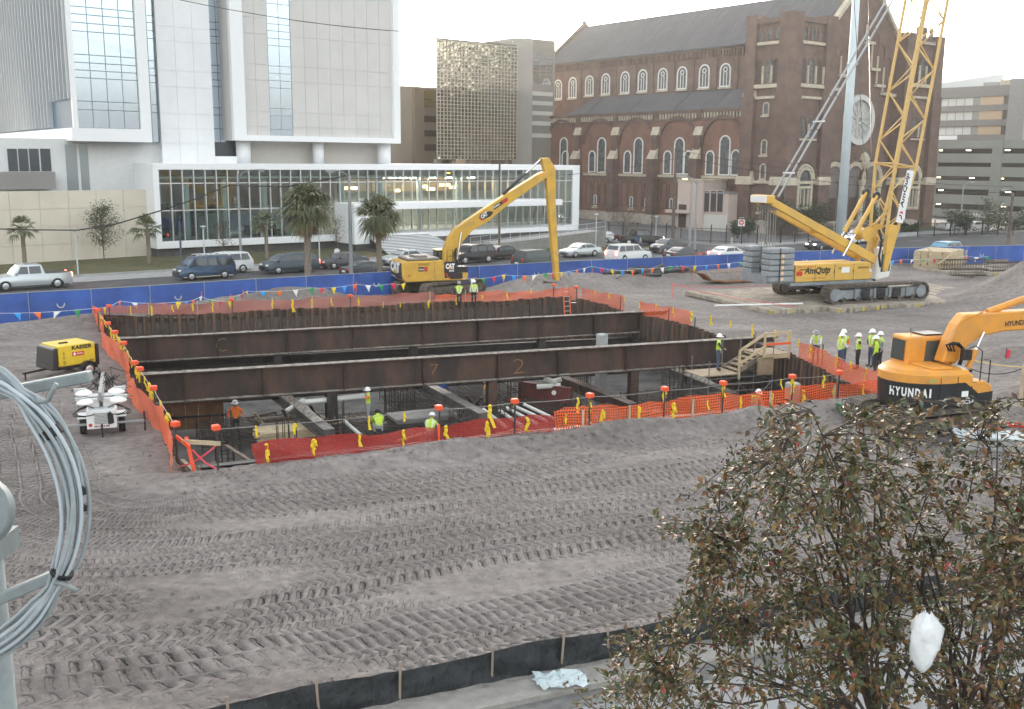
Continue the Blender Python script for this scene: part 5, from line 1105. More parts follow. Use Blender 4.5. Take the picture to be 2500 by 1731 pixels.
def cat_digger():
    C = Vector((-5.5, 76.6, 0)); zg = .1; hd = R(24); d = Vector((math.cos(hd), math.sin(hd), 0))
    r = thing('long_reach_excavator', 'yellow long reach excavator with muddy tracks parked beyond the pit', 'excavator', (C.x, C.y, zg), hd)
    ur = R(48)-hd; und = obj('undercarriage', None, r); und.rotation_euler = (0, 0, ur)
    for y in (-1.5, 1.5): crawler(und, y, 6.2, .52, .75)
    MB().box(-1.3,1.3,-1.2,1.2,.45,.9).cyl((0,0,.85), (0,0,1.12), .85, 20).build('carbody', MUD, und)
    # upper structure
    z0, z1 = 1.12, 2.62; S = [(-3.35,z0+.25),(-3.1,z0),(1.55,z0),(1.75,z0+.18),(1.75,z0+.55),(.35,z0+.62),(.1,z0+.75),(-.15,z1),(-3.2,z1),(-3.42,z1-.25)]
    MB().prism(S, -1.48, -.25).build('engine_housing', CATY, r, bevel=.06); MB().prism([(-3.35,z0+.25),(-3.1,z0),(-1.,z0),(-1.,z1),(-3.2,z1),(-3.42,z1-.25)], -.25, 1.48).build('counterweight', CATY, r, bevel=.06)
    MB().box(-1.0,1.7,-.25,1.48,z0,z0+.35).build('deck', CATY, r)
    MB().box(-2.9,-.4,-1.25,1.2,z1,z1+.22).build('engine_hood', M('hood_grey', (.22,.20,.18), .6, var=.2), r, bevel=.08); MB().box(-2.2,-1.2,-.8,.4,z1+.22,z1+.36).build('hood_box', M('hood_grey', (.22,.20,.18)), r, bevel=.05)
    MB().box(.36,1.74,-1.482,-.5,z0+.56,z0+1.0).build('tool_box', BODYBLK, r, bevel=.04)
    MB().box(-3.445,-3.40,-1.35,1.35,z0+.45,z1-.12).build('rear_grille', BODYBLK, r)
    MB().box(-3.43,-3.38,-1.4,1.4,z0+.22,z0+.42).build('rear_plate', BODYBLK, r)
    # cab on the far side
    cb = MB().prism([(.0,z0+.35),(1.75,z0+.35),(1.85,z0+1.0),(1.5,z0+2.05),(.05,z0+2.05)], .5, 1.45).build('cab', BODYBLK, r, bevel=.05); MB().box(-.05,1.55,.45,1.5,z0+2.05,z0+2.13).build('roof', M('cab_roof_yellow', (.72,.60,.22), .5), cb)
    MB().face([(.2,.492,z0+1.05),(1.55,.492,z0+1.05),(1.35,.492,z0+1.95),(.2,.492,z0+1.95)]).build('window', CABG, cb); MB().face([(-.006,.6,z0+1.1),(-.006,1.35,z0+1.1),(-.006,1.35,z0+1.95),(-.006,.6,z0+1.95)]).build('window', CABG, cb)
    # front linkage, measured in the machine's own upright plane
    C2 = C+Vector((0,0,0)); P = lambda q: [(x, z-zg) for x, z in poly_on(C2, d, q)]
    bo = P([(1080,660),(1083,606),(1093,580),(1110,557),(1160,522),(1232,474),(1312,424),(1334,416),(1334,432),(1240,498),(1190,540),(1150,563),(1128,588),(1116,615),(1108,662)])
    MB().prism(bo, -.3, .3).build('boom', CATY, r, bevel=.05)
    stp = P([(1319,386),(1338,385),(1354,412),(1353,480),(1359,600),(1364,690),(1354,690),(1345,600),(1335,480),(1331,432)]); MB().prism(stp, -.24, .24).build('stick', CATY, r, bevel=.04)
    def cylr(a, b, f, rr, y): A, B = P([a])[0], P([b])[0]; A = Vector((A[0],y,A[1])); B = Vector((B[0],y,B[1])); c = MB().cyl(A, A.lerp(B, f), rr, 12).build('cylinder', BODYBLK if rr < .13 else CATY, r, 40); MB().cyl(A.lerp(B, f), B, rr*.6, 10).build('rod', CHROME, c, 40)
    cylr((1228,474), (1319,390), .6, .12, 0); cylr((1106,668), (1122,566), .35, .11, -.42); cylr((1106,668), (1122,566), .35, .11, .42)
    cylr((1357,600), (1359,680), .5, .1, 0)
    b0 = P([(1363,690),(1350,688),(1322,684),(1318,692),(1325,702),(1350,704),(1364,700)]); MB().prism(b0, -.55, .55).build('bucket', MUD, r, bevel=.03)
    # decals and lettering (near side of the machine looks at the camera)
    def px_side(q, y): Cn = C+Vector((math.sin(hd), -math.cos(hd), 0))*(-y) if False else C+Vector((-math.sin(hd), math.cos(hd), 0))*y; return [(x, y, z-zg) for x, z in poly_on(Cn, d, q)]
    yb = -.304
    tri_decal(r, BODYBLK, px_side([(1170,531),(1172,523),(1196,515),(1205,518),(1198,528),(1178,537)], yb)); tri_decal(r, REDM, px_side([(1168,533),(1172,531),(1180,537),(1176,539)], yb-.002))
    e = px_side([(1177,535),(1192,525)], yb-.006); ex = Vector(e[1])-Vector(e[0]); text('CAT', DECWH, r, e[0], ex, Vector((-ex.z,0,ex.x)), .58, .32, bold=.06)
    tri_decal(r, BODYBLK, px_side([(1204,503),(1239,481),(1240,490),(1206,513)], yb)); tri_decal(r, REDM, px_side([(1225,491),(1239,482),(1240,489),(1226,499)], yb-.003))
    e = px_side([(1206,509),(1223,498)], yb-.006); ex = Vector(e[1])-Vector(e[0]); text('Sutton', DECWH, r, e[0], ex, Vector((-ex.z,0,ex.x)), .58, .17, bold=.03)
    ys = -1.485
    tri_decal(r, BODYBLK, [(.32,ys,z0+.62),(.3,ys,z0+.1),(1.3,ys,z0+.1),(1.3,ys,z0+.55),(.36,ys,z0+.60)]) ; MB().face([(-.12,ys-.002,z0+.2),(.75,ys-.002,z0+.2),(.75,ys-.002,z0+.62),(.36,ys-.002,z0+.62),(.1,ys-.002,z0+.75),(-.1,ys-.002,z1-.12),(-.12,ys-.002,z1-.2)]).build('decal', BODYBLK, r)
    MB().face([(-.05,ys-.004,z0+.55),(.12,ys-.004,z0+.2),(.22,ys-.004,z0+.2),(-.02,ys-.004,z0+.72)]).build('decal', REDM, r)
    MB().box(-.16,.75,ys-.03,ys+.2,z0+.58,z1-.1).build('side_panel', BODYBLK, r)
    text('CAT', DECWH, r, (-.06,ys-.036,z0+.86), (1,0,0), (0,0,1), .72, .42, bold=.07); MB().face([(.14,ys-.04,z0+.86),(.46,ys-.04,z0+.86),(.3,ys-.04,z0+1.04)]).build('logo_triangle', CATY, r)
    text('329E', DECWH, r, (.22,ys-.036,z0+.66), (1,0,0), (0,0,1), .38, .15, bold=.04)
    MB().face([(-2.15,ys-.001,z0+.75),(-1.45,ys-.001,z0+.75),(-1.45,ys-.001,z0+1.08),(-2.15,ys-.001,z0+1.08)]).build('decal', BODYBLK, r); MB().face([(-1.75,ys-.003,z0+.77),(-1.47,ys-.003,z0+.77),(-1.47,ys-.003,z0+1.06),(-1.75,ys-.003,z0+1.06)]).build('decal', REDM, r); text('Sutton', DECWH, r, (-2.12,ys-.005,z0+.85), (1,0,0), (0,0,1), .4, .14)
    MB().box(-2.2,-1.3,ys-.01,ys,z1-.32,z1-.15).build('vent', M('vent_olive', (.35,.22,.04), .7), r); MB().box(-2.95,-2.8,ys-.01,ys,z0+.42,z0+.52).build('tail_light', REDM, r)
    MB().box(-.9,-.88,ys-.004,ys,z0+.1,z1-.05).build('door_seam', BODYBLK, r)
    text('CAT', DECWH, r, (-3.448,1.15,z0+.62), (0,-1,0), (0,0,1), 2.2, .78, bold=.07); MB().face([(-3.452,.55,z0+.56),(-3.452,-.55,z0+.56),(-3.452,0,z0+.92)]).build('logo_triangle', CATY, r)
    text('Sutton', DECWH, r, (-3.436,1.2,z0+.26), (0,-1,0), (0,0,1), 1.2, .13)
    for (x0, x1) in ((.1,.55), (.8,1.25)):
        MB().tube([(x0,-1.4,z1-.1 if x0 < .2 else z0+1.0),(x0,-1.4,z1+.75),(x1,-1.4,z1+.75),(x1,-1.4,z0+1.0)], .025, 6).tube([(x0,-1.4,z1+.3),(x1,-1.4,z1+.3)], .02, 6).build('handrail', BODYBLK, r)
    MB().tube([(1.2,-.45,z0+.6),(1.0,-.5,z0+1.9),(1.15,-.4,z0+2.2)], .05, 6).tube([(1.3,-.4,z0+.6),(1.1,-.45,z0+1.8),(1.2,-.38,z0+2.3)], .05, 6).build('hose', RUBBER, r, True)
cat_digger()

def crane():
    C = Vector((25.6, 75.3, .36)); hd = R(22.5); d = Vector((math.cos(hd), math.sin(hd), 0)); side = Vector((-math.sin(hd), math.cos(hd), 0))
    r = thing('crawler_crane', 'yellow lattice boom crawler crane standing on timber mats', 'crane', C, hd)
    und = obj('undercarriage', None, r); und.location = (-.9, 0, 0)
    for y in (-2.75, 2.75):
        t = crawler(und, y, 8.9, .62, .95, frame=TRG)
        for x in (-1.3, .1, 1.5): MB().box(x-.35, x+.35, y-.5, y-.45 if y < 0 else y+.45, .35, .95).build('frame_recess', BODYBLK, t)
        for x in (-2.2, -.5, .85, 2.4): MB().box(x-.06, x+.06, y-.52, y-.4, .3, 1.0).build('frame_rib', TRG, t)
        MB().cyl((3.55, y-.56, .62), (3.55, y-.3, .62), .34, 16).build('drive_hub', TRG, t, 40)
    MB().box(-1.6,1.6,-2.3,2.3,.5,1.15).cyl((0,0,1.1), (0,0,1.45), 1.3, 24).build('carbody', TRG, und, bevel=.05)
    def sd(q, y): Cn = C+side*y; return [(x, z-C.z) for x, z in poly_on(Cn, d, q)]
    yn = -1.65
    a0 = sd([(1941,690)], yn)[0]; a1 = sd([(2131,640)], yn)[0]; x0, x1 = a0[0], a1[0]; zb, zt_ = a0[1], a1[1]
    MB().prism([(x0,zb),(x1-.1,zb),(x1,zb+.3),(x1-.15,zt_),(x0,zt_)], yn, yn+1.2).build('machinery_house', CRY, r, bevel=.05); MB().prism([(x0,zb),(x1,zb),(x1,zt_-.1),(x0,zt_-.1)], 1.65-.9, 1.65).build('machinery_house', CRY, r, bevel=.05)
    MB().box(x0,x1,yn+1.2,.74,zb,zb+.6).build('deck', TRG, r); MB().box(x0-.4,x1-.3,yn-.02,1.66,zb-.25,zb-.02).build('bed_frame', TRG, r)
    for k in (1, 2, 3): xx = x0+(x1-x0)*k/4; MB().box(xx-.015, xx+.015, yn-.006, yn, zb+.05, zt_-.05).build('door_seam', BODYBLK, r)
    for k in range(4): xx = x0+(x1-x0)*(k+.5)/4; MB().box(xx-.5, xx+.5, yn-.01, yn, zt_-.42, zt_-.28).build('vent', M('vent_brown', (.3,.16,.03), .7), r)
    w_ = x1-x0
    text('AmQuip', BLACK, r, (x0+w_*.105, yn-.012, zb+.42), (1,0,0), (0,0,1), w_*.335, .62, bold=.035, shear=.2)
    mk = MB()
    for cx_, s_ in ((x0+.18, 1), (x0+.46, -1)):
        mk.face([(cx_+s_*a, yn-.013, zb+.68+b) for a, b in ((-.02,-.28),(.14,-.2),(.17,.0),(.05,.3),(.06,.02),(-.1,.12),(-.14,-.1))])
    mk.build('flame_logo', REDM, r)
    text('THE CRANE PEOPLE', M('rust_letter', (.45,.13,.04)), r, (x0+w_*.11, yn-.012, zb+.2), (1,0,0), (0,0,1), w_*.28, .1, bold=0); text('800-555-5000', M('rust_letter', (.45,.13,.04)), r, (x0+w_*.02, yn-.012, zt_-.22), (1,0,0), (0,0,1), w_*.2, .13)
    MB().box(x0+w_*.59, x0+w_*.695, yn-.012, yn-.001, zb+.55, zb+.95).build('notice', DECWH, r); MB().box(x0+w_*.96, x0+w_*.985, yn-.03, yn-.001, zb+.55, zb+.75).build('notice', DECWH, r)
    for f in (.49, .74): MB().box(x0+w_*f, x0+w_*f+.08, yn-.02, yn-.001, zb+.55, zb+.75).build('latch', BODYBLK, r)
    # counterweight slabs, two stacks
    c0, c1 = sd([(1876,691)], yn)[0], sd([(1940,605)], yn)[0]; n = 6; hh = (c1[1]-c0[1])/n; SLAB = M('slab_grey', (.27,.29,.31), .6, .1, var=.12, vscale=1.5)
    for ys, sg in ((yn-.12, 1), (yn+2.1, 1)):
        for k in range(n):
            q_ = MB().box(c0[0], c1[0], ys, ys+1.1, c0[1]+k*hh+.02, c0[1]+(k+1)*hh-.01).build('counterweight_slab', SLAB, r, bevel=.07)
            if ys < yn+1 and k < 5: m_ = (c0[0]+c1[0])/2; zc = c0[1]+(k+.5)*hh+.05; MB().face([(m_-.16,ys-.012,zc),(m_,ys-.012,zc-.16),(m_+.16,ys-.012,zc),(m_,ys-.012,zc+.16)]).build('warning_diamond', M('diamond_peach', (.75,.50,.30), .6), q_)
        MB().box((c0[0]+c1[0])/2-.28, (c0[0]+c1[0])/2-.2, ys-.03, ys-.005, c0[1], c1[1]).build('lashing', BODYBLK, r)
    MB().box(c0[0]-.1,x0+.5,-1.5,1.5,c0[1]-.1,c0[1]+.5).build('counterweight_tray', TRG, r)
    # mast, ropes, backstays
    m0, m1 = sd([(2118,632)], 0)[0], sd([(1868,492)], 0)[0]
    for y in (-.75, .75): MB().beam((m0[0],y,m0[1]), (m1[0],y,m1[1]), .3, .62, w2=.3, h2=.5).build('mast', CRY, r, bevel=.03)
    for f in (.05, .5, .95): MB().beam((m0[0]+(m1[0]-m0[0])*f,-.75,m0[1]+(m1[1]-m0[1])*f), (m0[0]+(m1[0]-m0[0])*f,.75,m0[1]+(m1[1]-m0[1])*f), .2, .3).build('mast_cross', CRY, r)
    MB().box(m1[0]-.55,m1[0]+.15,-.95,.95,m1[1]-.1,m1[1]+.45).build('mast_head', CRY, r, bevel=.05); MB().box(m1[0]-.6,m1[0]-.551,-.9,.9,m1[1]-.05,m1[1]+.4).build('head_plate', DECWH, r)
    MB().lathe([(.1,-.6),(.38,-.55),(.33,0),(.38,.55),(.1,.6)], 18, (m1[0]+.45,0,m1[1]-.25), 'y').build('sheave', TRG, r, 40)
    for y in (-.6, -.35, .35, .6):
        for dx in (0.05, .5): MB().cyl((m1[0]+dx,y,m1[1]-.2), (m1[0]+dx+.1,y,zt_-.2), .03, 6).build('hoist_rope', WIRE, r)
    pb, pt_ = sd([(1892,480)], 0)[0], sd([(2172,0)], 0)[0]; dv = Vector((pt_[0]-pb[0],0,pt_[1]-pb[1]))
    for y in (-.36, .36):
        A = Vector((pb[0],y,pb[1]))
        for k in range(9):
            MB().beam(A+dv*(k*.17), A+dv*((k+1)*.17-.006), .07, .13).build('pendant_link', M('link_grey', (.36,.38,.40), .5, .3), r)
    for f in (.12, .38): a = Vector((pb[0],0,pb[1]))+dv*f; MB().beam(a+Vector((0,-.6,0)), a+Vector((0,.6,0)), .1, .1).build('spreader', DECWH, r)
    for y, (qa, qb) in ((-1.0, ((2058,625), (2140,478))), (1.0, ((2032,618), (2114,470)))):
        A, B = sd([qa], y)[0], sd([qb], y)[0]; A = Vector((A[0],y,A[1])); B = Vector((B[0],y,B[1])); MB().cyl(A, A.lerp(B,.36), .08, 8).build('backstay_rod', CHROME, r, 40); MB().cyl(A.lerp(B,.36), B, .15, 10).build('backstay_tube', CRY, r, 40); MB().lathe([(.1,-.08),(.3,-.07),(.3,.07),(.1,.08)], 16, tuple(B), 'y').build('backstay_sheave', BODYBLK, r, 40)
    # lattice boom in the crane's own plane
    f0 = Vector((sd([(2140,652)], 0)[0][0], 0, sd([(2140,652)], 0)[0][1])); f1 = Vector((sd([(2262,0)], 0)[0][0], 0, sd([(2262,0)], 0)[0][1])); ax = (f1-f0).normalized(); nx = Vector((-ax.z,0,ax.x)); Lb = (f1-f0).length*1.55
    def cp(t, i, j):
        w0 = .30 if t <= 0 else 1.; k = min(1., .28+.72*max(0., (t-1.2))/6.3); return f0+ax*t+nx*(i*1.0*k)+Vector((0,j*(.75+.25*k),0))
    lat = M('boom_yellow', (.64,.43,.15), .5, var=.1)
    for i in (-1, 1):
        for j in (-1, 1): MB().beam(cp(1.0,i,j), cp(7.5,i,j), .17, .17).build('chord', lat, r); MB().beam(cp(7.5,i,j), cp(Lb,i,j), .16, .16).build('chord', lat, r)
    ts = [1.6,2.8,4.1,5.6,7.5]+list(np.arange(9.2, Lb, 1.75))
    for k, (ta, tb) in enumerate(zip(ts[:-1], ts[1:])):
        s_ = 1 if k % 2 else -1
        for i in (-1, 1): MB().cyl(cp(ta,i,s_), cp(tb,i,-s_), .05, 6).build('lacing', lat, r)
        for j in (-1, 1): MB().cyl(cp(ta,s_,j), cp(tb,-s_,j), .05, 6).build('lacing', lat, r)
        if k in (4, 11, 18):
            for j in (-1, 1): MB().cyl(cp(ta,-1,j), cp(ta,1,j), .07, 6).build('lacing', lat, r)
            for i in (-1, 1): MB().cyl(cp(ta,i,-1), cp(ta,i,1), .07, 6).build('lacing', lat, r)
    MB().prism([(p.x, p.z) for p in (cp(-.2,-1,0)+nx*.1, cp(3.2,-1,0), cp(3.2,1,0), cp(-.2,1,0)-nx*.1)], -1.0, -.86).build('boom_foot', CRY, r); MB().prism([(p.x, p.z) for p in (cp(-.2,-1,0), cp(3.2,-1,0), cp(3.2,1,0), cp(-.2,1,0))], .86, 1.0).build('boom_foot', CRY, r)
    b0, b1 = cp(3.4,0,0)-nx*.3, cp(7.2,0,0)-nx*.45; yS = -1.14
    q_ = [b0-nx*.32, b1-nx*.32, b1+nx*.32, b0+nx*.32]; sb = MB().add([(p.x,yS,p.z) for p in q_]+[(p.x,yS+.04,p.z) for p in q_], [(0,1,2,3),(7,6,5,4),(0,1,5,4),(1,2,6,5),(2,3,7,6),(3,0,4,7)]).build('sign_board', DECWH, r)
    text('AmQuip', BLACK, sb, Vector((b0.x,yS-.01,b0.z))+ax*1.05-nx*.17, ax, nx, 2.55, .42, bold=.03, shear=.2); o_ = Vector((b0.x,yS-.01,b0.z))+ax*.5
    MB().face([o_+ax*a+nx*b for a, b in ((-.3,-.2),(.0,-.1),(.1,.12),(-.05,.2),(-.02,.0),(-.2,-.05))]).build('flame_logo', BLACK, sb); MB().face([o_+ax*a+nx*b for a, b in ((.1,-.18),(.35,-.1),(.3,.12),(.16,.2),(.2,.0))]).build('flame_logo', REDM, sb)
    # winch, cab, hook line
    wq = sd([(2108,570)], 0)[0]; MB().lathe([(.3,-.5),(.55,-.5),(.4,-.4),(.4,.4),(.55,.5),(.3,.5)], 18, (wq[0],0,wq[1]), 'y').build('winch_drum', CRY, r, 40)
    MB().tube([(wq[0]+.6,-.9,wq[1]+.3),(wq[0]+.9,-.95,wq[1]-.5),(wq[0]+.7,-1.,wq[1]-1.6),(wq[0]+.9,-1.,wq[1]-2.4)], .09, 6).build('hose', RUBBER, r, True)
    k0 = sd([(2132,672)], 1.)[0]; cb = MB().prism([(k0[0],k0[1]-.25),(k0[0]+1.0,k0[1]-.1),(k0[0]+1.15,k0[1]+.8),(k0[0]+.7,k0[1]+2.1),(k0[0]-.3,k0[1]+2.1),(k0[0]-.3,k0[1]-.25)], .4, 1.65).build('cab', DECWH, r, bevel=.06)
    MB().face([(k0[0]+.1,.39,k0[1]+.3),(k0[0]+.95,.39,k0[1]+.35),(k0[0]+1.02,.39,k0[1]+.85),(k0[0]+.62,.39,k0[1]+1.95),(k0[0]+.1,.39,k0[1]+1.95)]).build('window', CABG, cb)
    for px0, px1 in ((2128,2120), (2110,2085)): a, b = sd([(px0,395)], 0)[0], sd([(px1,0)], 0)[0]; dd = Vector((b[0]-a[0],0,b[1]-a[1])); MB().cyl((a[0],0,a[1]), Vector((a[0],0,a[1]))+dd*1.3, .025, 5).build('hoist_rope', BODYBLK, r)
crane()

def hyundai():
    C = Vector((15.75, 38.4, 0)); hd = R(17); d = Vector((math.cos(hd), math.sin(hd), 0)); side = Vector((-math.sin(hd), math.cos(hd), 0)); zg = .05
    r = thing('orange_excavator', 'orange and black compact tail excavator beside the pit crew', 'excavator', (C.x, C.y, zg), hd)
    und = obj('undercarriage', None, r); und.rotation_euler = (0, 0, R(8))
    for y in (-1.3, 1.3): crawler(und, y, 4.6, .47, .7)
    MB().box(-1.0,1.0,-1.1,1.1,.4,.8).cyl((0,0,.75), (0,0,1.02), .75, 18).build('carbody', MUD, und)
    def outline(k, n=12): return [(-.05-1.72*k*math.sin(t) if True else 0, 1.42*k*math.cos(t)) for t in np.linspace(0, math.pi, n)]
    def plan(k, xf): o = outline(k); return o+[(xf,-1.42*k),(xf,1.42*k)] if False else [(xf,1.42*k)]+o+[(xf,-1.42*k)]
    z0, zm, z1 = 1.02, 1.95, 2.35
    def band(za, zb_, ka, kb, xf, mat, name):
        A = plan(ka, xf); B = plan(kb, xf); n = len(A); return MB().add([(x,y,za) for x, y in A]+[(x,y,zb_) for x, y in B], [tuple(range(n-1,-1,-1)), tuple(range(n,2*n))]+[(i,(i+1)%n,n+(i+1)%n,n+i) for i in range(n)]).build(name, mat, r, 35)
    band(z0, zm, .97, 1.0, 1.25, BODYBLK, 'counterweight'); band(zm, z1-.1, 1.002, 1.0, .95, HYO, 'upper_shell'); band(z1-.1, z1+.05, 1.0, .90, .95, HYO, 'upper_shell')
    ys = -1.425
    MB().prism([(1.25,z0),(2.0,z0+.05),(2.0,z0+.75),(1.65,z0+.95),(1.1,z0+.95),(1.1,z1-.1),(.5,z1-.1),(.62,zm),(1.25,z0+.55)], -1.43, -.5).build('side_shell', HYO, r, bevel=.05)
    MB().face([(.3,ys-.01,zm+.01),(.75,ys-.01,zm+.01),(1.35,ys-.012,z0+.5),(2.01,ys-.012,z0+.55),(2.01,ys-.012,z0+.02),(.3,ys-.012,z0+.02)]).build('decal', BODYBLK, r)
    for x in (-.35, .4): MB().box(x-.01,x+.01,ys-.016,ys-.005,z0+.05,z1-.15).build('door_seam', M('seam_dark', (.01,.01,.01)), r)
    text('235LCR-9', DECWH, r, (.42,ys-.02,z0+.12), (1,0,0), (0,0,1), .75, .17, bold=.03, shear=.15); MB().face([(.6,ys-.02,z0+.4),(.9,ys-.02,z0+.4),(.9,ys-.02,z0+.62),(.6,ys-.02,z0+.62)]).build('decal', DECWH, r)
    MB().box(-.9,-.55,ys-.012,ys-.002,zm+.08,zm+.22).build('plate', M('olive_plate', (.4,.35,.1)), r)
    # rear lettering follows the rounded tail: one letter per facet
    w_ = 'HYUNDAI'
    for i, ch in enumerate(w_):
        t = math.pi*(.60+.045*i*1.05); p = Vector((-.05-1.74*math.sin(t), 1.435*math.cos(t), z0+.42)); tg = Vector((-1.74*math.cos(t), -1.435*math.sin(t), 0)).normalized(); nn = Vector((tg.y,-tg.x,0)); 
        if nn.dot(p) < 0: nn = -nn
        text(ch, DECWH, r, p+nn*.03-tg*.08, tg, (0,0,1), .07 if ch == 'I' else .19, .34, bold=.05)
    # cab on the far side
    cb = MB().prism([(-.55,z1-.3),(1.55,z1-.3),(1.75,z1+.1),(1.35,z1+1.05),(-.5,z1+1.08)], .35, 1.38).build('cab', HYO, r, bevel=.1, seg=2)
    MB().face([(.25,.342,z1+.0),(1.5,.342,z1+.0),(1.55,.342,z1+.2),(1.22,.342,z1+.9),(.3,.342,z1+.9)]).build('window', CABG, cb); MB().face([(-.562,.52,z1+.12),(-.562,1.28,z1+.12),(-.535,1.26,z1+.92),(-.535,.52,z1+.92)]).build('window', CABG, cb)
    MB().box(.3,1.2,.5,1.25,z1+1.08,z1+1.13).build('roof_hatch', BODYBLK, cb); MB().cyl((-.3,.5,z1+1.1), (-.35,.5,z1+1.4), .012, 5).build('aerial', BODYBLK, cb)
    MB().box(-.4,.5,-1.0,.3,z1+.03,z1+.12).build('hood', HYO, r, bevel=.04); MB().box(.6,1.3,-1.1,-.3,z1-.08,z1+.0).build('deck_plate', BODYBLK, r)
    # boom in own plane
    P = lambda q: [(x, z-zg) for x, z in poly_on(C-side*.1, d, q)]
    bo = P([(2288,882),(2306,830),(2325,790),(2345,765),(2390,763),(2620,748),(2900,770),(2900,800),(2620,795),(2440,806),(2385,818),(2350,842),(2324,882)]); MB().prism(bo, -.4, .15).build('boom', HYO, r, bevel=.05)
    e = P([(2439,795),(2496,789)]); ex = Vector((e[1][0]-e[0][0],0,e[1][1]-e[0][1])); text('HYUNDAI', BODYBLK, r, (e[0][0],-.41,e[0][1]), ex, Vector((-ex.z,0,ex.x)), ex.length, .21, bold=.03)
    for y in (-.55, .3): A, B = P([(2343,892)])[0], P([(2382,806)])[0]; A = Vector((A[0],y,A[1])); B = Vector((B[0],y,B[1])); MB().cyl(A, A.lerp(B,.5), .1, 12).build('cylinder', HYO, r, 40); MB().cyl(A.lerp(B,.5), B, .055, 10).build('rod', CHROME, r, 40)
    A, B = P([(2410,762)])[0], P([(2505,728)])[0]; A = Vector((A[0],-.1,A[1])); B = Vector((B[0],-.1,B[1])); MB().cyl(A, B, .13, 12).build('cylinder', HYO, r, 40); MB().cyl(B, B+(B-A)*.7, .07, 10).build('rod', CHROME, r, 40)
    mb = MB()
    for k in range(3): q_ = [P([p])[0] for p in ((2300+4*k,852), (2292+6*k,838), (2310+4*k,832), (2330,845), (2328,870), (2322,885))]; mb.tube([(x,-.5-.05*k,z) for x, z in q_], .04, 6)
    mb.build('hose', RUBBER, r, True)
    mb = MB()
    for k in range(4): q_ = [P([p])[0] for p in ((2318+5*k,800), (2330+5*k,782), (2350+6*k,772), (2385+5*k,760))]; mb.tube([(x,-.42+.1*k,z) for x, z in q_], .022, 5)
    mb.build('pipe_run', HYO, r)
    MB().tube([(1.45,-1.35,z0+.9),(1.45,-1.35,z1+.75),(1.15,-1.35,z1+.95),(.85,-1.35,z1+.9)], .025, 6).tube([(1.85,-1.35,z0+.8),(1.85,-1.35,z1+.4),(1.6,-1.35,z1+.42)], .025, 6).build('handrail', BODYBLK, r)
    MB().box(1.0,1.3,-1.0,-.75,z1+.35,z1+.75).build('mirror', BODYBLK, r)
hyundai()

def compressor():
    P = G(148, 928); hd = R(90-40); r = thing('air_compressor', 'yellow and black towable air compressor with spare wheel side, left of the pit', 'compressor', (P.x, P.y, .03), hd)
    YEL = M('compressor_yellow', (.70,.50,.03), .45, var=.08, vscale=2)
    MB().box(0,1.75,0,1.65,.55,1.52).build('canopy', YEL, r, bevel=.07, seg=2)
    MB().prism([(-.35,.42),(-.02,.42),(-.02,1.45),(-.22,1.42)], .02, 1.63).build('front_grille', BODYBLK, r, bevel=.05)
    for k in range(9): MB().box(-.34+.012*k*1.2,-.3+.012*k*1.2,.2,1.45,.55+k*.095,.58+k*.095).build('grille_slat', M('grille_grey', (.05,.05,.05), .6), r)
    MB().box(1.75,1.95,.02,1.63,.5,1.42).build('rear_panel', BODYBLK, r, bevel=.04); MB().box(-.1,1.95,.1,1.55,.40,.548).build('chassis', BODYBLK, r)
    for y in (-.12, 1.77):
        w = MB().lathe([(.12,-.1),(.27,-.1),(.31,-.06),(.31,.06),(.27,.1),(.12,.1)], 20, (1.3,y,.31), 'y').build('wheel', RUBBER, r, 40); MB().lathe([(.03,-.115),(.16,-.112),(.18,-.10),(.18,.1),(.03,.11)], 16, (1.3,y,.31), 'y').build('rim', ALU, w, 40)
        MB().prism([(1.3+.4*math.cos(t), .31+.4*math.sin(t)) for t in np.linspace(.1, math.pi-.1, 9)]+[(1.3+.35*math.cos(t), .31+.35*math.sin(t)) for t in np.linspace(math.pi-.1, .1, 9)], y-.13, y+.13).build('mudguard', BODYBLK, r)
    MB().beam((-.1,.82,.42), (-1.3,.82,.36), .1, .1).cyl((-1.2,.82,.36), (-1.2,.82,.0), .04, 8).build('tow_bar', BODYBLK, r)
    y = -.006
    text('KAESER', BLACK, r, (.62,y,1.28), (1,0,0), (0,0,1), .98, .19, bold=.05); MB().face([(.62,y,.98),(1.2,y,.98),(1.2,y,1.17),(.62,y,1.17)]).build('decal', REDM, r); MB().face([(.66,y-.003,1.075),(.74,y-.003,.99),(.82,y-.003,1.075),(.74,y-.003,1.16)]).build('decal', DECWH, r)
    text('RENTAL', DECWH, r, (.86,y-.003,1.05), (1,0,0), (0,0,1), .3, .07); text('M 57', BLACK, r, (1.45,y,.65), (1,0,0), (0,0,1), .22, .1); text('D', BLACK, r, (.2,y,.66), (1,0,0), (0,0,1), .12, .14); text('37 HY', BLACK, r, (.28,y,.9), (0,0,1), (-1,0,0), .35, .08)
    MB().box(.35,.75,.6,.7,1.52,1.58).build('lifting_eye', BODYBLK, r); MB().box(-.05,.05,-.02,.0,.6,.66).build('side_light', M('amber', (.8,.3,.03)), r)
compressor()

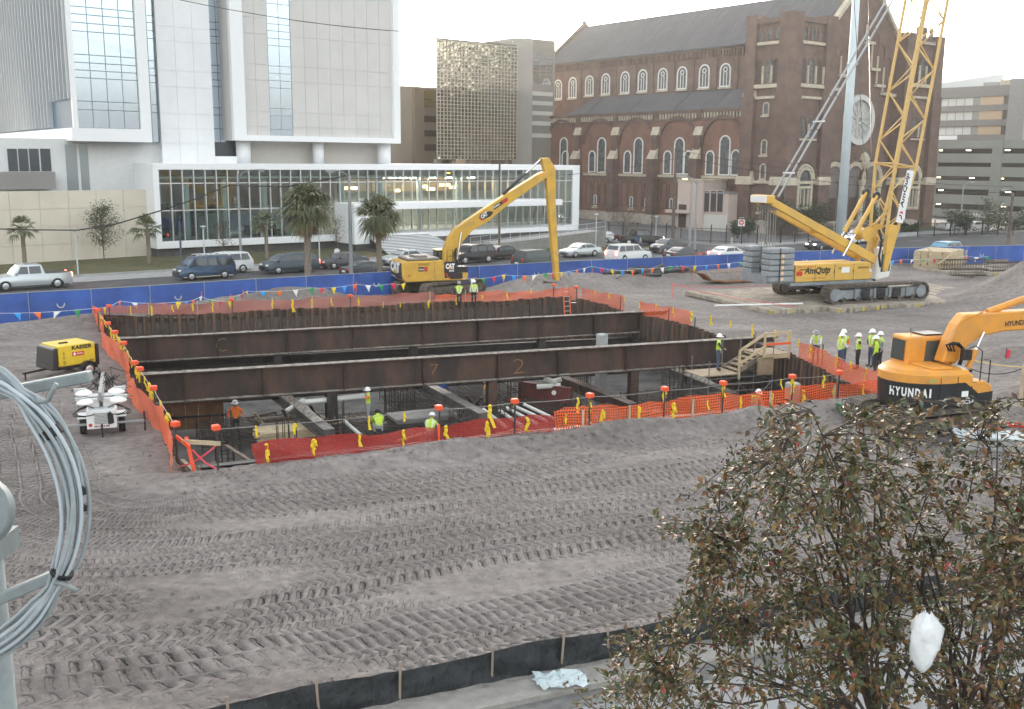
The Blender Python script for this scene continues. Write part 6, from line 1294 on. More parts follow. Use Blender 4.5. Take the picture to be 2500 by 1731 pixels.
def light_tower():
    P = G(251, 1075); r = thing('light_tower', 'white trailer light tower folded down with four lamp heads, left of the pit', 'light tower', (P.x, P.y, .03), R(20))
    WH = M('tower_white', (.74,.75,.75), .45, var=.06, vscale=3)
    MB().box(-.5,.5,.15,1.7,.38,1.05).build('body', WH, r, bevel=.04); MB().box(-.48,-.06,.6,1.7,1.05,1.35).build('side_hatch', WH, r, bevel=.03); MB().box(.06,.48,.6,1.7,1.05,1.35).build('side_hatch', WH, r, bevel=.03)
    MB().face([(-.5,.143,.38),(.5,.143,.38),(.5,.143,.95),(-.5,.143,.95)]).build('rear_panel', WH, r)
    for k in range(8): MB().box(-.24,.2,.12,.14,.55+k*.052,.575+k*.052).build('louvre', M('louvre_steel', (.3,.31,.32), .4, .5), r)
    MB().cyl((-.38,.13,.52), (-.38,.145,.52), .065, 14).build('tail_light', REDM, r); text('MAGNUM', M('maroon', (.25,.03,.04)), r, (-.25,.135,.42), (1,0,0), (0,0,1), .5, .08, bold=.03)
    for x in (-.66, .66):
        w = MB().lathe([(.14,-.11),(.30,-.11),(.34,-.06),(.34,.06),(.30,.11),(.14,.11)], 20, (x,.95,.34), 'x').build('wheel', RUBBER, r, 40); MB().lathe([(.02,-.09),(.17,-.085),(.17,.085),(.02,.09)], 14, (x,.95,.34), 'x').build('rim', WH, w, 40)
        MB().box(x-.17,x+.17,.5,1.4,.68,.72).build('mudguard', WH, r)
    for x, s_ in ((-.5,-1), (.5,1)): MB().beam((x,.4,.5), (x+s_*.95,.4,.5), .07, .07).build('outrigger', STEELG, r); MB().cyl((x+s_*.95,.4,.85), (x+s_*.95,.4,.12), .035, 8).build('jack', BODYBLK, r)
    MB().box(-.09,.09,.3,4.2,1.36,1.54).build('mast', STEELG, r, bevel=.02); MB().box(-.06,.06,.25,3.9,1.55,1.68).build('mast', STEELG, r)
    MB().cyl((-1.0,.35,1.5), (1.0,.35,1.5), .03, 8).build('lamp_bar', STEELG, r)
    for x, y, z_ in ((-.55,.45,1.62), (-.5,.02,1.38), (.55,.45,1.62), (.6,.02,1.4)):
        l = MB().lathe([(.02,.16),(.16,.14),(.27,.06),(.30,0.),(.28,-.03),(.02,-.05)], 18, (x,y,z_)).build('lamp_head', M('lamp_white', (.85,.86,.86), .35), r, True); MB().box(x-.08 if x > 0 else x-.32, x+.32 if x > 0 else x+.08, y-.06, y+.06, z_+.1, z_+.2).build('ballast', ALU, l)
    for s_ in (-1, 1):
        for k in range(3): pts = [(s_*(.5+.35*math.sin(t)*(1+.2*k)), .3+.3*k+.3*math.cos(t), 1.15-.25*abs(math.sin(t/2))-.1*k) for t in np.linspace(0, 2*math.pi, 14)]; MB().tube(pts, .018, 5).build('cable', RUBBER, r, True)
    mb = MB(); rg = random.Random(4)
    for k in range(22): x0, y0 = rg.uniform(-.35,.35), rg.uniform(1.8,4.); mb.tube([(x0,y0,1.5),(x0+rg.gauss(0,.25),y0+rg.gauss(.1,.3),1.6+rg.uniform(0,.3)),(x0+rg.gauss(0,.5),y0+rg.gauss(.2,.4),1.3),(x0+rg.gauss(0,.7),y0+rg.gauss(.2,.5),.9)], .015, 4)
    mb.build('cable_tangle', RUBBER, r, True); MB().cyl((0,.1,0), (0,.1,.55), .03, 8).build('jack', BODYBLK, r); MB().prism([(.22,.5),(.42,.55),(.40,.85),(.3,1.0),(.2,.9)], .09, .14).build('black_bag', BODYBLK, r, bevel=.03)
light_tower()
# ------------------------------------------------------------------ people: one continuous skinned body each
SKIN = M('skin', (.35,.22,.16), .6); DSKIN = M('dark_skin', (.10,.06,.045), .6); BOOT = M('boot', (.06,.045,.035), .8); HIVIS = M('lime_vest', (.52,.74,.05), .65, var=.12, vscale=9); STRIPE = M('reflective', (.68,.70,.68), .35)
DENIM = M('denim', (.06,.09,.15), .85, var=.2, vscale=12); DKCL = M('dark_cloth', (.025,.026,.03), .9); WHCL = M('white_cloth', (.70,.70,.69), .85); ORSH = M('orange_shirt', (.85,.19,.02), .8); GREYCL = M('grey_cloth', (.30,.31,.32), .85); BLUCL = M('blue_cloth', (.05,.14,.40), .85); KHAKI = M('khaki_cloth', (.26,.21,.14), .85)
HATW = M('white_helmet', (.85,.85,.85), .3); HATB = M('grey_helmet', (.28,.28,.29), .35)
J0 = dict(pel=(0,0,.94), bel=(0,0,1.08), che=(0,.0,1.30), nek=(0,.0,1.49), hed=(0,.02,1.63), top=(0,.02,1.74), shl=(-.19,0,1.41), shr=(.19,0,1.41), ell=(-.25,-.02,1.13), elr=(.25,-.02,1.13), hal=(-.24,.10,.90), har=(.24,.10,.90), fil=(-.23,.14,.83), fir=(.23,.14,.83),
          hil=(-.10,0,.90), hir=(.10,0,.90), knl=(-.11,.02,.49), knr=(.11,.02,.49), anl=(-.12,-.02,.09), anr=(.12,-.02,.09), tol=(-.13,.16,.05), tor=(.13,.16,.05))
RAD = dict(pel=.15, bel=.145, che=.165, nek=.06, hed=.088, top=.075, shl=.075, shr=.075, ell=.052, elr=.052, hal=.036, har=.036, fil=.03, fir=.03, hil=.10, hir=.10, knl=.068, knr=.068, anl=.05, anr=.05, tol=.042, tor=.042)
ED = [('pel','bel'),('bel','che'),('che','nek'),('nek','hed'),('hed','top'),('che','shl'),('che','shr'),('shl','ell'),('ell','hal'),('hal','fil'),('shr','elr'),('elr','har'),('har','fir'),('pel','hil'),('pel','hir'),('hil','knl'),('knl','anl'),('anl','tol'),('hir','knr'),('knr','anr'),('anr','tor')]
POSE = dict(stand={}, hips=dict(ell=(-.36,-.06,1.16), hal=(-.2,.05,1.0), fil=(-.15,.08,.98), elr=(.36,-.06,1.16), har=(.2,.05,1.0), fir=(.15,.08,.98)),
    talk=dict(elr=(.27,.08,1.14), har=(.16,.32,1.2), fir=(.12,.38,1.22)), reach=dict(elr=(.36,.12,1.24), har=(.5,.36,1.16), fir=(.56,.42,1.15)), pointl=dict(ell=(-.42,.1,1.38), hal=(-.68,.2,1.42), fil=(-.76,.22,1.43)),
    walk=dict(knl=(-.11,.2,.52), anl=(-.12,.22,.11), tol=(-.13,.4,.08), knr=(.11,-.04,.48), anr=(.12,-.26,.15), tor=(.13,-.12,.05), har=(.25,.2,.95), fir=(.24,.26,.9)),
    crouch=dict(pel=(0,-.12,.42), bel=(0,-.05,.55), che=(0,.10,.76), nek=(0,.22,.92), hed=(0,.30,1.03), top=(0,.34,1.12), shl=(-.19,.14,.86), shr=(.19,.14,.86), ell=(-.26,.32,.64), elr=(.26,.32,.64), hal=(-.14,.46,.42), har=(.14,.46,.42), fil=(-.12,.5,.35), fir=(.12,.5,.35), hil=(-.1,-.1,.40), hir=(.1,-.1,.40), knl=(-.2,.28,.5), knr=(.2,.28,.5), anl=(-.16,.02,.09), anr=(.16,.02,.09), tol=(-.17,.18,.05), tor=(.17,.18,.05)),
    sit=dict(pel=(0,0,.50), bel=(0,.02,.64), che=(0,.06,.86), nek=(0,.08,1.05), hed=(0,.12,1.19), top=(0,.13,1.30), shl=(-.19,.06,.97), shr=(.19,.06,.97), ell=(-.24,.1,.7), elr=(.24,.1,.7), hal=(-.16,.32,.62), har=(.16,.32,.62), fil=(-.1,.38,.6), fir=(.1,.38,.6), hil=(-.1,0,.48), hir=(.1,0,.48), knl=(-.13,.42,.5), knr=(.13,.42,.5), anl=(-.13,.42,.09), anr=(.13,.42,.09), tol=(-.13,.6,.05), tor=(.13,.6,.05)),
    lean=dict(che=(0,.1,1.28), nek=(0,.18,1.45), hed=(0,.26,1.57), top=(0,.29,1.67), shl=(-.19,.12,1.38), shr=(.19,.12,1.38), ell=(-.25,.25,1.14), elr=(.25,.25,1.14), hal=(-.2,.42,1.02), har=(.2,.42,1.02), fil=(-.18,.48,1.0), fir=(.18,.48,1.0)))
def person(label, P, rz, pose='stand', shirt=WHCL, pants=DENIM, vest=None, hat=HATW, skin=SKIN, grp='construction workers', sleeves=True, h=1.0, hair=None):
    J = dict(J0); J.update(POSE[pose]); names = list(J); me = bpy.data.meshes.new('sk'); me.from_pydata([J[k] for k in names], [(names.index(a), names.index(b)) for a, b in ED], [])
    ob = bpy.data.objects.new('sk', me); COL.objects.link(ob); ob.modifiers.new('skin', 'SKIN'); sv = me.skin_vertices[0].data
    for i, k in enumerate(names): x = RAD[k]; sv[i].radius = (x*(1.12 if k in ('che','bel','pel') else 1), x*(.74 if k in ('che','bel','pel') else 1)); sv[i].use_root = (k == 'pel')
    ss = ob.modifiers.new('sub', 'SUBSURF'); ss.levels = ss.render_levels = 2
    dg = bpy.context.evaluated_depsgraph_get(); bmsh = bpy.data.meshes.new_from_object(ob.evaluated_get(dg)); bpy.data.objects.remove(ob); bpy.data.meshes.remove(me)
    bmsh.materials.clear(); mats = [shirt, pants, BOOT, skin, DKCL]
    for m_ in mats: bmsh.materials.append(m_)
    segs = [(Vector(J[a]), Vector(J[b]), a, b) for a, b in ED]
    cls = {'top': 3, 'hed': 3, 'fil': 3, 'fir': 3, 'tol': 2, 'tor': 2, 'knl': 1, 'knr': 1, 'anl': 1, 'anr': 1, 'hil': 1, 'hir': 1}; tors = []
    for p in bmsh.polygons:
        c = p.center; best = None
        for a, b, na, nb in segs:
            ab = b-a; t = max(0, min(1, (c-a).dot(ab)/max(ab.length_squared, 1e-9))); dd = (c-a-ab*t).length-RAD[na]*.3
            if best is None or dd < best[0]: best = (dd, nb, t, na)
        k = cls.get(best[1], 0)
        if best[1] in ('hal', 'har'): k = 0 if (sleeves and best[2] < .8) else 3
        if best[1] in ('bel',) and best[2] < .25: k = 1
        if best[1] in ('anl', 'anr') and best[2] > .85: k = 2
        p.material_index = k; p.use_smooth = True
        if k == 0 and best[1] in ('bel', 'che', 'nek', 'shl', 'shr') or (best[1] in ('ell', 'elr') and best[2] < .12): tors.append((p.index, c, best[1], best[2]))
    r = obj('person', bmsh, None, P, rz); r.scale = (h, h, h); tag(r, label, 'person', grp)
    if vest:
        vm = MB(); idx = {}
        for pi, c, nb, t in tors:
            pl = bmsh.polygons[pi]; fv = []
            for vi in pl.vertices:
                if vi not in idx: v_ = bmsh.vertices[vi]; idx[vi] = len(vm.v); vm.v.append(tuple(v_.co+v_.normal*.014))
                fv.append(idx[vi])
            vm.f.append(tuple(fv)); st = (nb == 'bel' and .45 < t < .8) or (abs(abs(c.x)-.11) < .028 and nb in ('che', 'nek', 'shl', 'shr')); vm.mi.append(1 if st else 0)
        m_ = bpy.data.meshes.new('vest'); m_.from_pydata(vm.v, [], vm.f); m_.materials.append(vest); m_.materials.append(STRIPE); m_.polygons.foreach_set('material_index', vm.mi); m_.polygons.foreach_set('use_smooth', [True]*len(vm.f)); obj('vest', m_, r)
    top = Vector(J['top']); hd_ = Vector(J['hed']); ax = (top-hd_).normalized()
    if hat:
        o = MB().lathe([(.165,-.012),(.165,.002),(.128,.012),(.122,.06),(.098,.115),(.05,.142),(.005,.148)], 16).add([(-.09,.12,-.01),(.09,.12,-.01),(.06,.215,-.022),(-.06,.215,-.022)], [(0,1,2,3)]).build('hard_hat', hat, r, True); o.location = hd_+ax*.055; o.rotation_euler = ax.to_track_quat('Z', 'Y').to_euler() if abs(ax.x)+abs(ax.y) > .05 else (0,0,0)
        if abs(ax.x)+abs(ax.y) > .05: o.rotation_euler = (-math.atan2(ax.y, ax.z), 0, 0)
    else: o = MB().lathe([(.09,-.05),(.108,.0),(.105,.06),(.07,.105),(.01,.12)], 14, tuple(hd_+Vector((0,-.015,.02)))).build('hair', hair or DKCL, r, True)
    f = hd_+Vector((0,.085,-.005)); MB().box(-.014,.014,f.y-.01,f.y+.022,f.z-.03,f.z+.02).build('nose', skin, r, bevel=.008)
    return r
def facing(P, Q): d = Q-P; return math.atan2(d.y, d.x)-math.pi/2
camg = Vector((0,0,0))
# crew standing on the crane side of the pit
def crew(px, py): P = G(px, py); P.z = .05; return P
P1 = crew(2050, 904); P2 = crew(2055, 893); P3 = crew(2092, 905); P4 = crew(2125, 898); P5 = crew(2135, 912); P6 = crew(2145, 900); P0 = crew(1990, 890)
mid = (P1+P4)/2
person('worker bent over the netting post in a dark helmet and orange trimmed vest', P0, facing(P0, Vector((0,20,0))), 'lean', WHCL, DENIM, HIVIS, HATB)
person('worker in lime vest and jeans with back to the camera, leftmost of the crew', P1, facing(P1, P4), 'talk', WHCL, DENIM, HIVIS)
person('worker in lime vest half hidden behind the leftmost of the crew', P2, facing(P2, camg), 'stand', ORSH, DENIM, HIVIS)
person('worker in dark jacket and lime vest reaching an arm toward the leftmost of the crew', P3, facing(P3, P1), 'pointl', DKCL, DKCL, HIVIS)
person('tallest worker in dark clothes and lime vest behind the lime shirted one', P4, facing(P4, P1), 'hips', DKCL, DENIM, HIVIS, h=1.05)
person('worker in long lime shirt next to the orange excavator', P5, facing(P5, P1), 'stand', HIVIS, DKCL, None)
person('worker in lime vest squeezed between the excavator and the lime shirted one', P6, facing(P6, P1), 'stand', GREYCL, DKCL, HIVIS)
# workers behind the far netting
for i, (px, py) in enumerate(((1121,754), (1157,750))):
    P = G(px, py); P.z = .08; person(['worker with yellow vest over black behind the far netting', 'worker in white sleeves and lime vest behind the far netting'][i], P, facing(P, camg), ['hips', 'stand'][i], [DKCL, WHCL][i], DKCL, HIVIS, [HATB, HATW][i], DSKIN)
# on the stair landing
P = G(1752, 905, -.5); person('worker in lime vest and jeans standing on the stair tower landing', P, facing(P, P+Vector((1,-.3,0))), 'reach', DKCL, DENIM, HIVIS, h=1.06)
# in the pit
P = G(577, 1072, ZF); person('worker in plain orange shirt and white helmet in the pit', P, facing(P, P+Vector((.4,-1,0))), 'hips', ORSH, DKCL, None, HATW, DSKIN, h=1.06)
P = G(900, 1035, ZF+.75); person('worker in orange sleeves and lime vest standing upright in the pit', P, facing(P, P+Vector((-1,-.2,0))), 'pointl', ORSH, GREYCL, HIVIS)
P = G(925, 1062, ZF+.75); person('worker in lime shirt bent down over the rebar mat', P, facing(P, P+Vector((-.3,1,0))), 'crouch', HIVIS, GREYCL, None, None, KHAKI and SKIN)
P = G(1050, 1080, ZF+.5); person('worker in white helmet and lime vest seen low behind the red netting', P, facing(P, P+Vector((.2,1,0))), 'crouch', WHCL, GREYCL, HIVIS, h=1.1)
P = G(1078, 1000, ZF+.2); person('worker in blue jacket bending behind the second lower strut', P, facing(P, P+Vector((.5,1,0))), 'lean', BLUCL, DKCL, None)
P = G(1186, 1008, ZF+.2); person('worker in orange vest half hidden by the middle column', P, facing(P, P+Vector((-1,.3,0))), 'stand', GREYCL, KHAKI, M('orange_vest', (.85,.35,.05), .6))
P = G(1838, 1035, ZF+1.0); person('stooping worker in pale helmet under the stair tower', P, facing(P, P+Vector((.6,-1,0))), 'lean', GREYCL, GREYCL, HIVIS)
# passers-by
P = G(1552, 611); person('pedestrian in blue jacket on the corner lawn', P, facing(P, P+Vector((1,0,0))), 'walk', BLUCL, DKCL, None, None, DSKIN, 'pedestrians')
P = G(1563, 614); person('pedestrian in grey jacket following the one in blue', P, facing(P, P+Vector((1,0,0))), 'walk', GREYCL, DENIM, None, None, DSKIN, 'pedestrians')
P = G(823, 633); person('person in white shirt sitting at the edge of the lawn behind the dark sedan', P, facing(P, camg), 'sit', WHCL, DKCL, None, None, DSKIN, 'pedestrians')

# ------------------------------------------------------------------ vehicles
CG = M('car_glass', (.035,.042,.045), .05, .0, spec=.9); TAIL = M('tail_lamp', (.5,.02,.02), .3); TAILON = M('brake_lamp_lit', (.9,.05,.04), .3, emit=((1,.08,.05), 3.)); HEADL = M('head_lamp', (.8,.8,.78), .1); HUBC = M('alloy', (.55,.56,.57), .35, .7); TRIMB = M('black_trim', (.02,.02,.02), .6)
SPEC = dict(  # L, W, H, cowl x, roof front x, roof rear x, rear base x, hood z, belt z, deck z, wheel r, wheelbase
    sedan=(4.7,1.78,1.45,1.0,.25,-.95,-1.65,.92,.95,1.0,.33,2.7), hatch=(4.3,1.72,1.58,1.15,.5,-1.5,-2.0,1.0,.98,1.02,.33,2.6), suv=(4.9,1.9,1.85,1.2,.55,-2.0,-2.32,1.12,1.15,1.15,.38,2.85), minivan=(5.1,1.95,1.75,1.75,.75,-2.05,-2.45,1.05,1.08,1.1,.35,3.0), van=(4.85,1.95,1.95,1.75,1.05,-2.2,-2.38,1.1,1.15,1.2,.36,2.85), pickup=(5.9,2.0,1.92,1.35,.75,-.75,-.95,1.15,1.2,1.18,.40,3.7))
def car(kind, label, P, rz, paint, name=None, brake=False, rack=False, light=False, grp='vehicles on the avenue', two=None):
    L, Wd, H, xc, xf, xr, xb, zh, zb, zd, wr, wbs = SPEC[kind]; hl = L/2; w2 = Wd/2
    name = name or {'sedan': 'sedan_car', 'hatch': 'hatchback_car', 'suv': 'sport_utility_vehicle', 'minivan': 'minivan', 'van': 'van', 'pickup': 'pickup_truck'}[kind]
    r = thing(name, label, 'truck' if kind == 'pickup' else 'van' if kind in ('van', 'minivan') else 'car', P, rz, grp)
    zt_ = zd-.06 if kind in ('sedan',) else zd
    out = [(hl-.04,.26),(hl,.36),(hl+.02,.52),(hl-.04,.68),(hl-.22,zh-.14),(xc+.35,zh-.02),(xc,zh+.02),((xc+xf)/2+.02,(zh+H)/2+.05),(xf,H-.05),((xf+xr)/2+.2,H),(xr,H-.05)]
    if kind == 'sedan': out += [((xr+xb)/2,(zd+H)/2+.04),(xb,zd),(-hl+.15,zd-.04),(-hl+.02,.74),(-hl,.5)]
    elif kind == 'pickup': out += [(xb,zd+.05),(xb-.02,zd),(-hl+.05,zd),(-hl+.02,.7),(-hl,.5)]
    else: out += [(xb,zd+.08),(-hl+.04,zd-.1),(-hl,.6),(-hl,.45)]
    out += [(-hl+.05,.28)]
    def tum(z): return 1-.20*max(0, (z-zb)/(H-zb))-(.04*max(0, (.5-z)/.3))
    ys_ = [-1,-.97,-.85,0,.85,.97,1]; n = len(out); vs = []
    cx_ = sum(x for x, z in out)/n
    for y in ys_:
        k = 1-(.02 if abs(y) == 1 else .004 if abs(y) > .9 else 0)
        for x, z in out: vs.append((cx_+(x-cx_)*(k if abs(y) < 1 else .975), y*w2*tum(z), .26+(z-.26)*(k if abs(y) < 1 else .965)))
    fs = [tuple(range(n-1,-1,-1)), tuple((len(ys_)-1)*n+i for i in range(n))]
    for a in range(len(ys_)-1): fs += [(a*n+i, a*n+(i+1)%n, (a+1)*n+(i+1)%n, (a+1)*n+i) for i in range(n)]
    b = MB().add(vs, fs).build('body', paint, r, 42)
    def sx(x0, x1, z0, z1, x2, x3, nm='side_window', mat=CG):      # window on both flanks: bottom x0..x1 at z0, top x2..x3 at z1
        for s_ in (-1, 1): MB().face([(x, s_*(w2*tum(z)+.012), z) for x, z in ((x0,z0),(x1,z0),(x3,z1),(x2,z1))]).build(nm, mat, r)
    zw0, zw1 = zb+.04, H-.14; fr = lambda z: xc+(xf-xc)*(z-zh)/(H-zh)-.12; rr = lambda z: xr+(xb-xr)*(H-z)/(H-zd)+.14
    xm = (xc+xr)/2-.1
    if kind in ('sedan', 'hatch', 'pickup'):
        sx(xm+.05, fr(zw0)-.1, zw0, zw1, xm+.05, fr(zw1)); sx(rr(zw0)+.1, xm-.04, zw0, zw1, rr(zw1), xm-.04)
    else:
        x1_ = xm+.35; x2_ = xm-.75; sx(x1_+.05, fr(zw0)-.1, zw0, zw1, x1_+.05, fr(zw1)); sx(x2_+.05, x1_-.04, zw0, zw1, x2_+.05, x1_-.04); sx(rr(zw0)+.06, x2_-.05, zw0, zw1, rr(zw1)+.02, x2_-.05)
    def glass_face(xa, za, xb_, zb_, o, nm):
        MB().face([(xa+o, -w2*tum(za)*.86, za), (xa+o, w2*tum(za)*.86, za), (xb_+o, w2*tum(zb_)*.84, zb_), (xb_+o, -w2*tum(zb_)*.84, zb_)]).build(nm, CG, r)
    lerp = lambda a, b_, t: a+(b_-a)*t
    mx, mz = (xc+xf)/2+.02, (zh+H)/2+.05
    glass_face(lerp(xc,mx,.15), lerp(zh+.02,mz,.15)+.012, lerp(mx,xf,.85), lerp(mz,H-.05,.85)+.012, .012, 'windscreen')
    glass_face(lerp(xr,xb,.15), lerp(H-.05,zd+.06,.15), lerp(xr,xb,.82), lerp(H-.05,zd+.06,.82), -.02 if kind != 'sedan' else -.03, 'rear_window')
    for x in (wbs/2+.05, -wbs/2+.05):
        for s_ in (-1, 1):
            MB().prism([(x+(wr+.07)*math.cos(t), max(.27, wr+(wr+.07)*math.sin(t))) for t in np.linspace(-.3, math.pi+.3, 14)], s_*(w2*.965), s_*(w2*.972+.008)).build('wheel_arch', TRIMB, r)
            w = MB().lathe([(wr*.55,-.1),(wr*.95,-.1),(wr,-.07),(wr,.07),(wr*.95,.1),(wr*.55,.1)], 20, (x, s_*(w2-.075), wr), 'y').build('wheel', RUBBER, r, 40); MB().lathe([(.03,-.115),(wr*.55,-.108),(wr*.6,-.1),(wr*.6,.1),(wr*.55,.108),(.03,.115)], 14, (x, s_*(w2-.075), wr), 'y').build('rim', HUBC, w, 40)
    for s_ in (-1, 1):
        MB().box(hl-.2,hl-.02,s_*w2*.62-.18,s_*w2*.62+.18,zh-.34,zh-.18).build('headlight', M('headlamp_lit', (.9,.9,.85), emit=((1,.95,.85), 3.)) if light else HEADL, r, bevel=.03)
        zz_ = zd-.34 if kind != 'sedan' else zd-.28; MB().box(-hl-.01,-hl+.12,s_*w2*.83-.1,s_*w2*.83+.1,zz_,zz_+(.2 if kind == 'sedan' else .36)).build('tail_light', TAILON if brake else TAIL, r, bevel=.02)
        MB().box(xc-.35,xc-.18,s_*(w2+.1)-.09,s_*(w2+.1)+.09,zb+.02,zb+.18).build('wing_mirror', paint, r, bevel=.03)
        MB().box(-hl+.3,hl-.3,s_*w2*.985-.01,s_*w2*.985+.012,.26,.34).build('sill', two or TRIMB, r)
    MB().box(hl-.03,hl+.035,-w2*.55,w2*.55,.34,zh-.36).build('grille', TRIMB, r, bevel=.02); MB().box(-hl-.03,-hl+.05,-w2*.8,w2*.8,.36,.55).build('rear_bumper', two or (HUBC if kind == 'pickup' else paint), r, bevel=.03); MB().box(-hl-.035,-hl-.02,-.26,.26,.6,.75).build('number_plate', DECWH, r)
    if kind == 'pickup': MB().box(-hl+.12,xb-.1,-w2*.86,w2*.86,zd-.02,zd+.012).build('bed_opening', TRIMB, r)
    if kind in ('suv', 'van') and rack:
        for s_ in (-1, 1): MB().tube([(xf-.2,s_*w2*.6,H+.02),(xf-.35,s_*w2*.6,H+.1),(xr+.3,s_*w2*.6,H+.1),(xr+.1,s_*w2*.6,H)], .025, 6).build('roof_rail', DECWH if kind == 'van' else TRIMB, r)
        if kind == 'van':
            for x in np.linspace(xr+.3, xf-.4, 6): MB().box(x-.03,x+.03,-w2*.65,w2*.65,H+.1,H+.13).build('rack_bar', DECWH, r)
    return r
def paint(name, c, metal=.3): return M('paint_'+name, c, .25, metal, spec=.6)
HL, HR_ = UZ+math.pi, UZ
def onlane(px, t, z=-.04): return ST(onT(px, t), t, z)
SIL = paint('silver', (.50,.53,.54), .5); WHT = paint('white', (.72,.73,.73), 0); 
car('pickup', 'silver crew cab pickup truck driving left at the left edge', onlane(68, 84.9), HL, SIL, brake=True)
car('van', 'dark blue van with white roof rack and tan lower trim', onlane(497, 83.9), HL, paint('blue', (.035,.07,.13)), rack=True, two=M('tan_trim', (.40,.36,.28)))
car('suv', 'white sport utility vehicle half hidden behind the blue van', onlane(545, 87.3), HL, WHT, brake=False)
car('minivan', 'dark blue grey minivan behind the tallest palm', onlane(706, 84.4), HL, paint('slate', (.045,.065,.085)), brake=True)
car('sedan', 'dark grey sedan right of the minivan', onlane(836, 85.3), HL, paint('charcoal', (.055,.06,.07)))
car('sedan', 'dark saloon of which only the roof shows over the fence left of the yellow excavator', onlane(898, 77.0), HR_, paint('ink', (.03,.035,.045)))
car('sedan', 'silver car mostly hidden behind the yellow excavator', onlane(985, 85.0), HL, SIL)
car('suv', 'black sport utility vehicle right of the excavator cab', onlane(1152, 82.7), HL, paint('black', (.015,.015,.017)), rack=True)
car('sedan', 'black sedan just ahead of the black utility vehicle', onlane(1217, 84.2), HL, paint('black', (.015,.015,.017)))
car('suv', 'dark utility vehicle with pale roof showing over the fence left of the stick', onlane(1312, 74.5), HR_, paint('darkgreen', (.05,.065,.06)))
car('sedan', 'silver compact sedan right of the excavator stick', onlane(1417, 81.7), HL, SIL)
car('suv', 'white utility vehicle with lit brake lamp behind the blue fence', onlane(1535, 74.8), HR_, WHT, brake=True)
car('hatch', 'dark grey retro hatchback by the lamp posts', onlane(1632, 80.2), HL, paint('graphite', (.07,.075,.085)))
car('sedan', 'dark sedan roof behind the fence below the lamp posts', onlane(1672, 72.5), HR_, paint('charcoal', (.055,.06,.07)))
car('sedan', 'white sedan with red tail lamp behind the fence left of the crane', onlane(1780, 70.5), HR_, WHT, brake=True)
car('sedan', 'dark car with headlights on seen under the crane mast', onlane(2010, 73.0), HL, paint('charcoal', (.055,.06,.07)), light=True)
car('suv', 'white car behind the crane boom foot', onlane(2100, 76.0), HL, WHT, light=True)
car('suv', 'pale blue car roof passing behind the fence at right', onlane(2305, 58.5), HL, paint('lightblue', (.16,.35,.47)))
P = G(1475, 592); car('sedan', 'grey sedan parked behind the ramp wall', P, UZ+math.pi*.5+math.pi, paint('grey', (.36,.38,.39)), grp='parked vehicles')
P = G(1560, 598); car('pickup', 'black pickup truck with chrome grille behind the pedestrians', P, UZ-.35, paint('black', (.015,.015,.017)), light=True, grp='parked vehicles')
P = G(2330, 563); car('pickup', 'white pickup truck parked below the car park sign', P, UZ-.2, WHT, grp='parked vehicles')
P = G(2382, 563); car('sedan', 'white sedan parked right of the white pickup', P, UZ-.2, WHT, grp='parked vehicles')
# ------------------------------------------------------------------ blue screen fence, pennants
BLUE = M('blue_screen', (.035,.10,.38), .6, var=.25, vscale=.5); GALV = M('galvanised', (.42,.44,.45), .45, .5)
tot = [0.]
for a, b in zip(FP[:-1], FP[1:]): tot.append(tot[-1]+(b-a).length)
def fpt(d):
    d = max(0, min(tot[-1]-1e-4, d)); i = max(k for k in range(len(tot)-1) if tot[k] <= d); f = (d-tot[i])/(tot[i+1]-tot[i]); return FP[i].lerp(FP[i+1], f)
npan = int(tot[-1]/3.6); wp_ = tot[-1]/npan
for i in range(npan):
    a, b = fpt(i*wp_), fpt((i+1)*wp_); d = b-a; L_ = d.length; za = 0.
    px_ = PRJ((a+b)/2)[0]
    if px_ < -200 or px_ > 2720: continue
    r = thing('screen_fence_panel', 'blue screened chain link fence panel in the line along the avenue', 'fence panel', a, math.atan2(d.y, d.x), 'blue fence panels along the avenue')
    n = 10; m_ = 4; rg = random.Random(i); vs = [(L_*x/n, .05*math.sin(x*1.1+i)*math.sin(math.pi*z/m_)+rg.gauss(0,.008), .02+1.74*z/m_) for x in range(n+1) for z in range(m_+1)]
    MB().add(vs, [(x*(m_+1)+z, (x+1)*(m_+1)+z, (x+1)*(m_+1)+z+1, x*(m_+1)+z+1) for x in range(n) for z in range(m_)]).build('screen', BLUE, r, True)
    MB().cyl((0,.07,-.3), (0,.07,1.83), .03, 8).build('post', GALV, r); MB().cyl((0,.07,1.79), (L_,.07,1.79), .022, 6).build('top_rail', GALV, r); MB().cyl((0,-.02,.0), (0,-.02,1.83), .022, 6).build('frame_tube', GALV, r)
    if i % 2 == 0: MB().tube([(L_*.5+.22*math.cos(t), -.06, 1.0+.26*math.sin(t)) for t in np.linspace(math.pi*.95, math.pi*2.05, 9)], [.004]+[.05]*7+[.004], 4).build('wind_flap', M('flap_pale', (.45,.48,.47), .8), r)
PC = [('white', (.75,.75,.75)), ('green', (.02,.30,.09)), ('red', (.65,.02,.05)), ('yellow', (.80,.60,.01)), ('blue', (.02,.30,.70)), ('orange', (.80,.16,.02))]
PMAT = [M('pennant_'+n_, c, .7) for n_, c in PC]
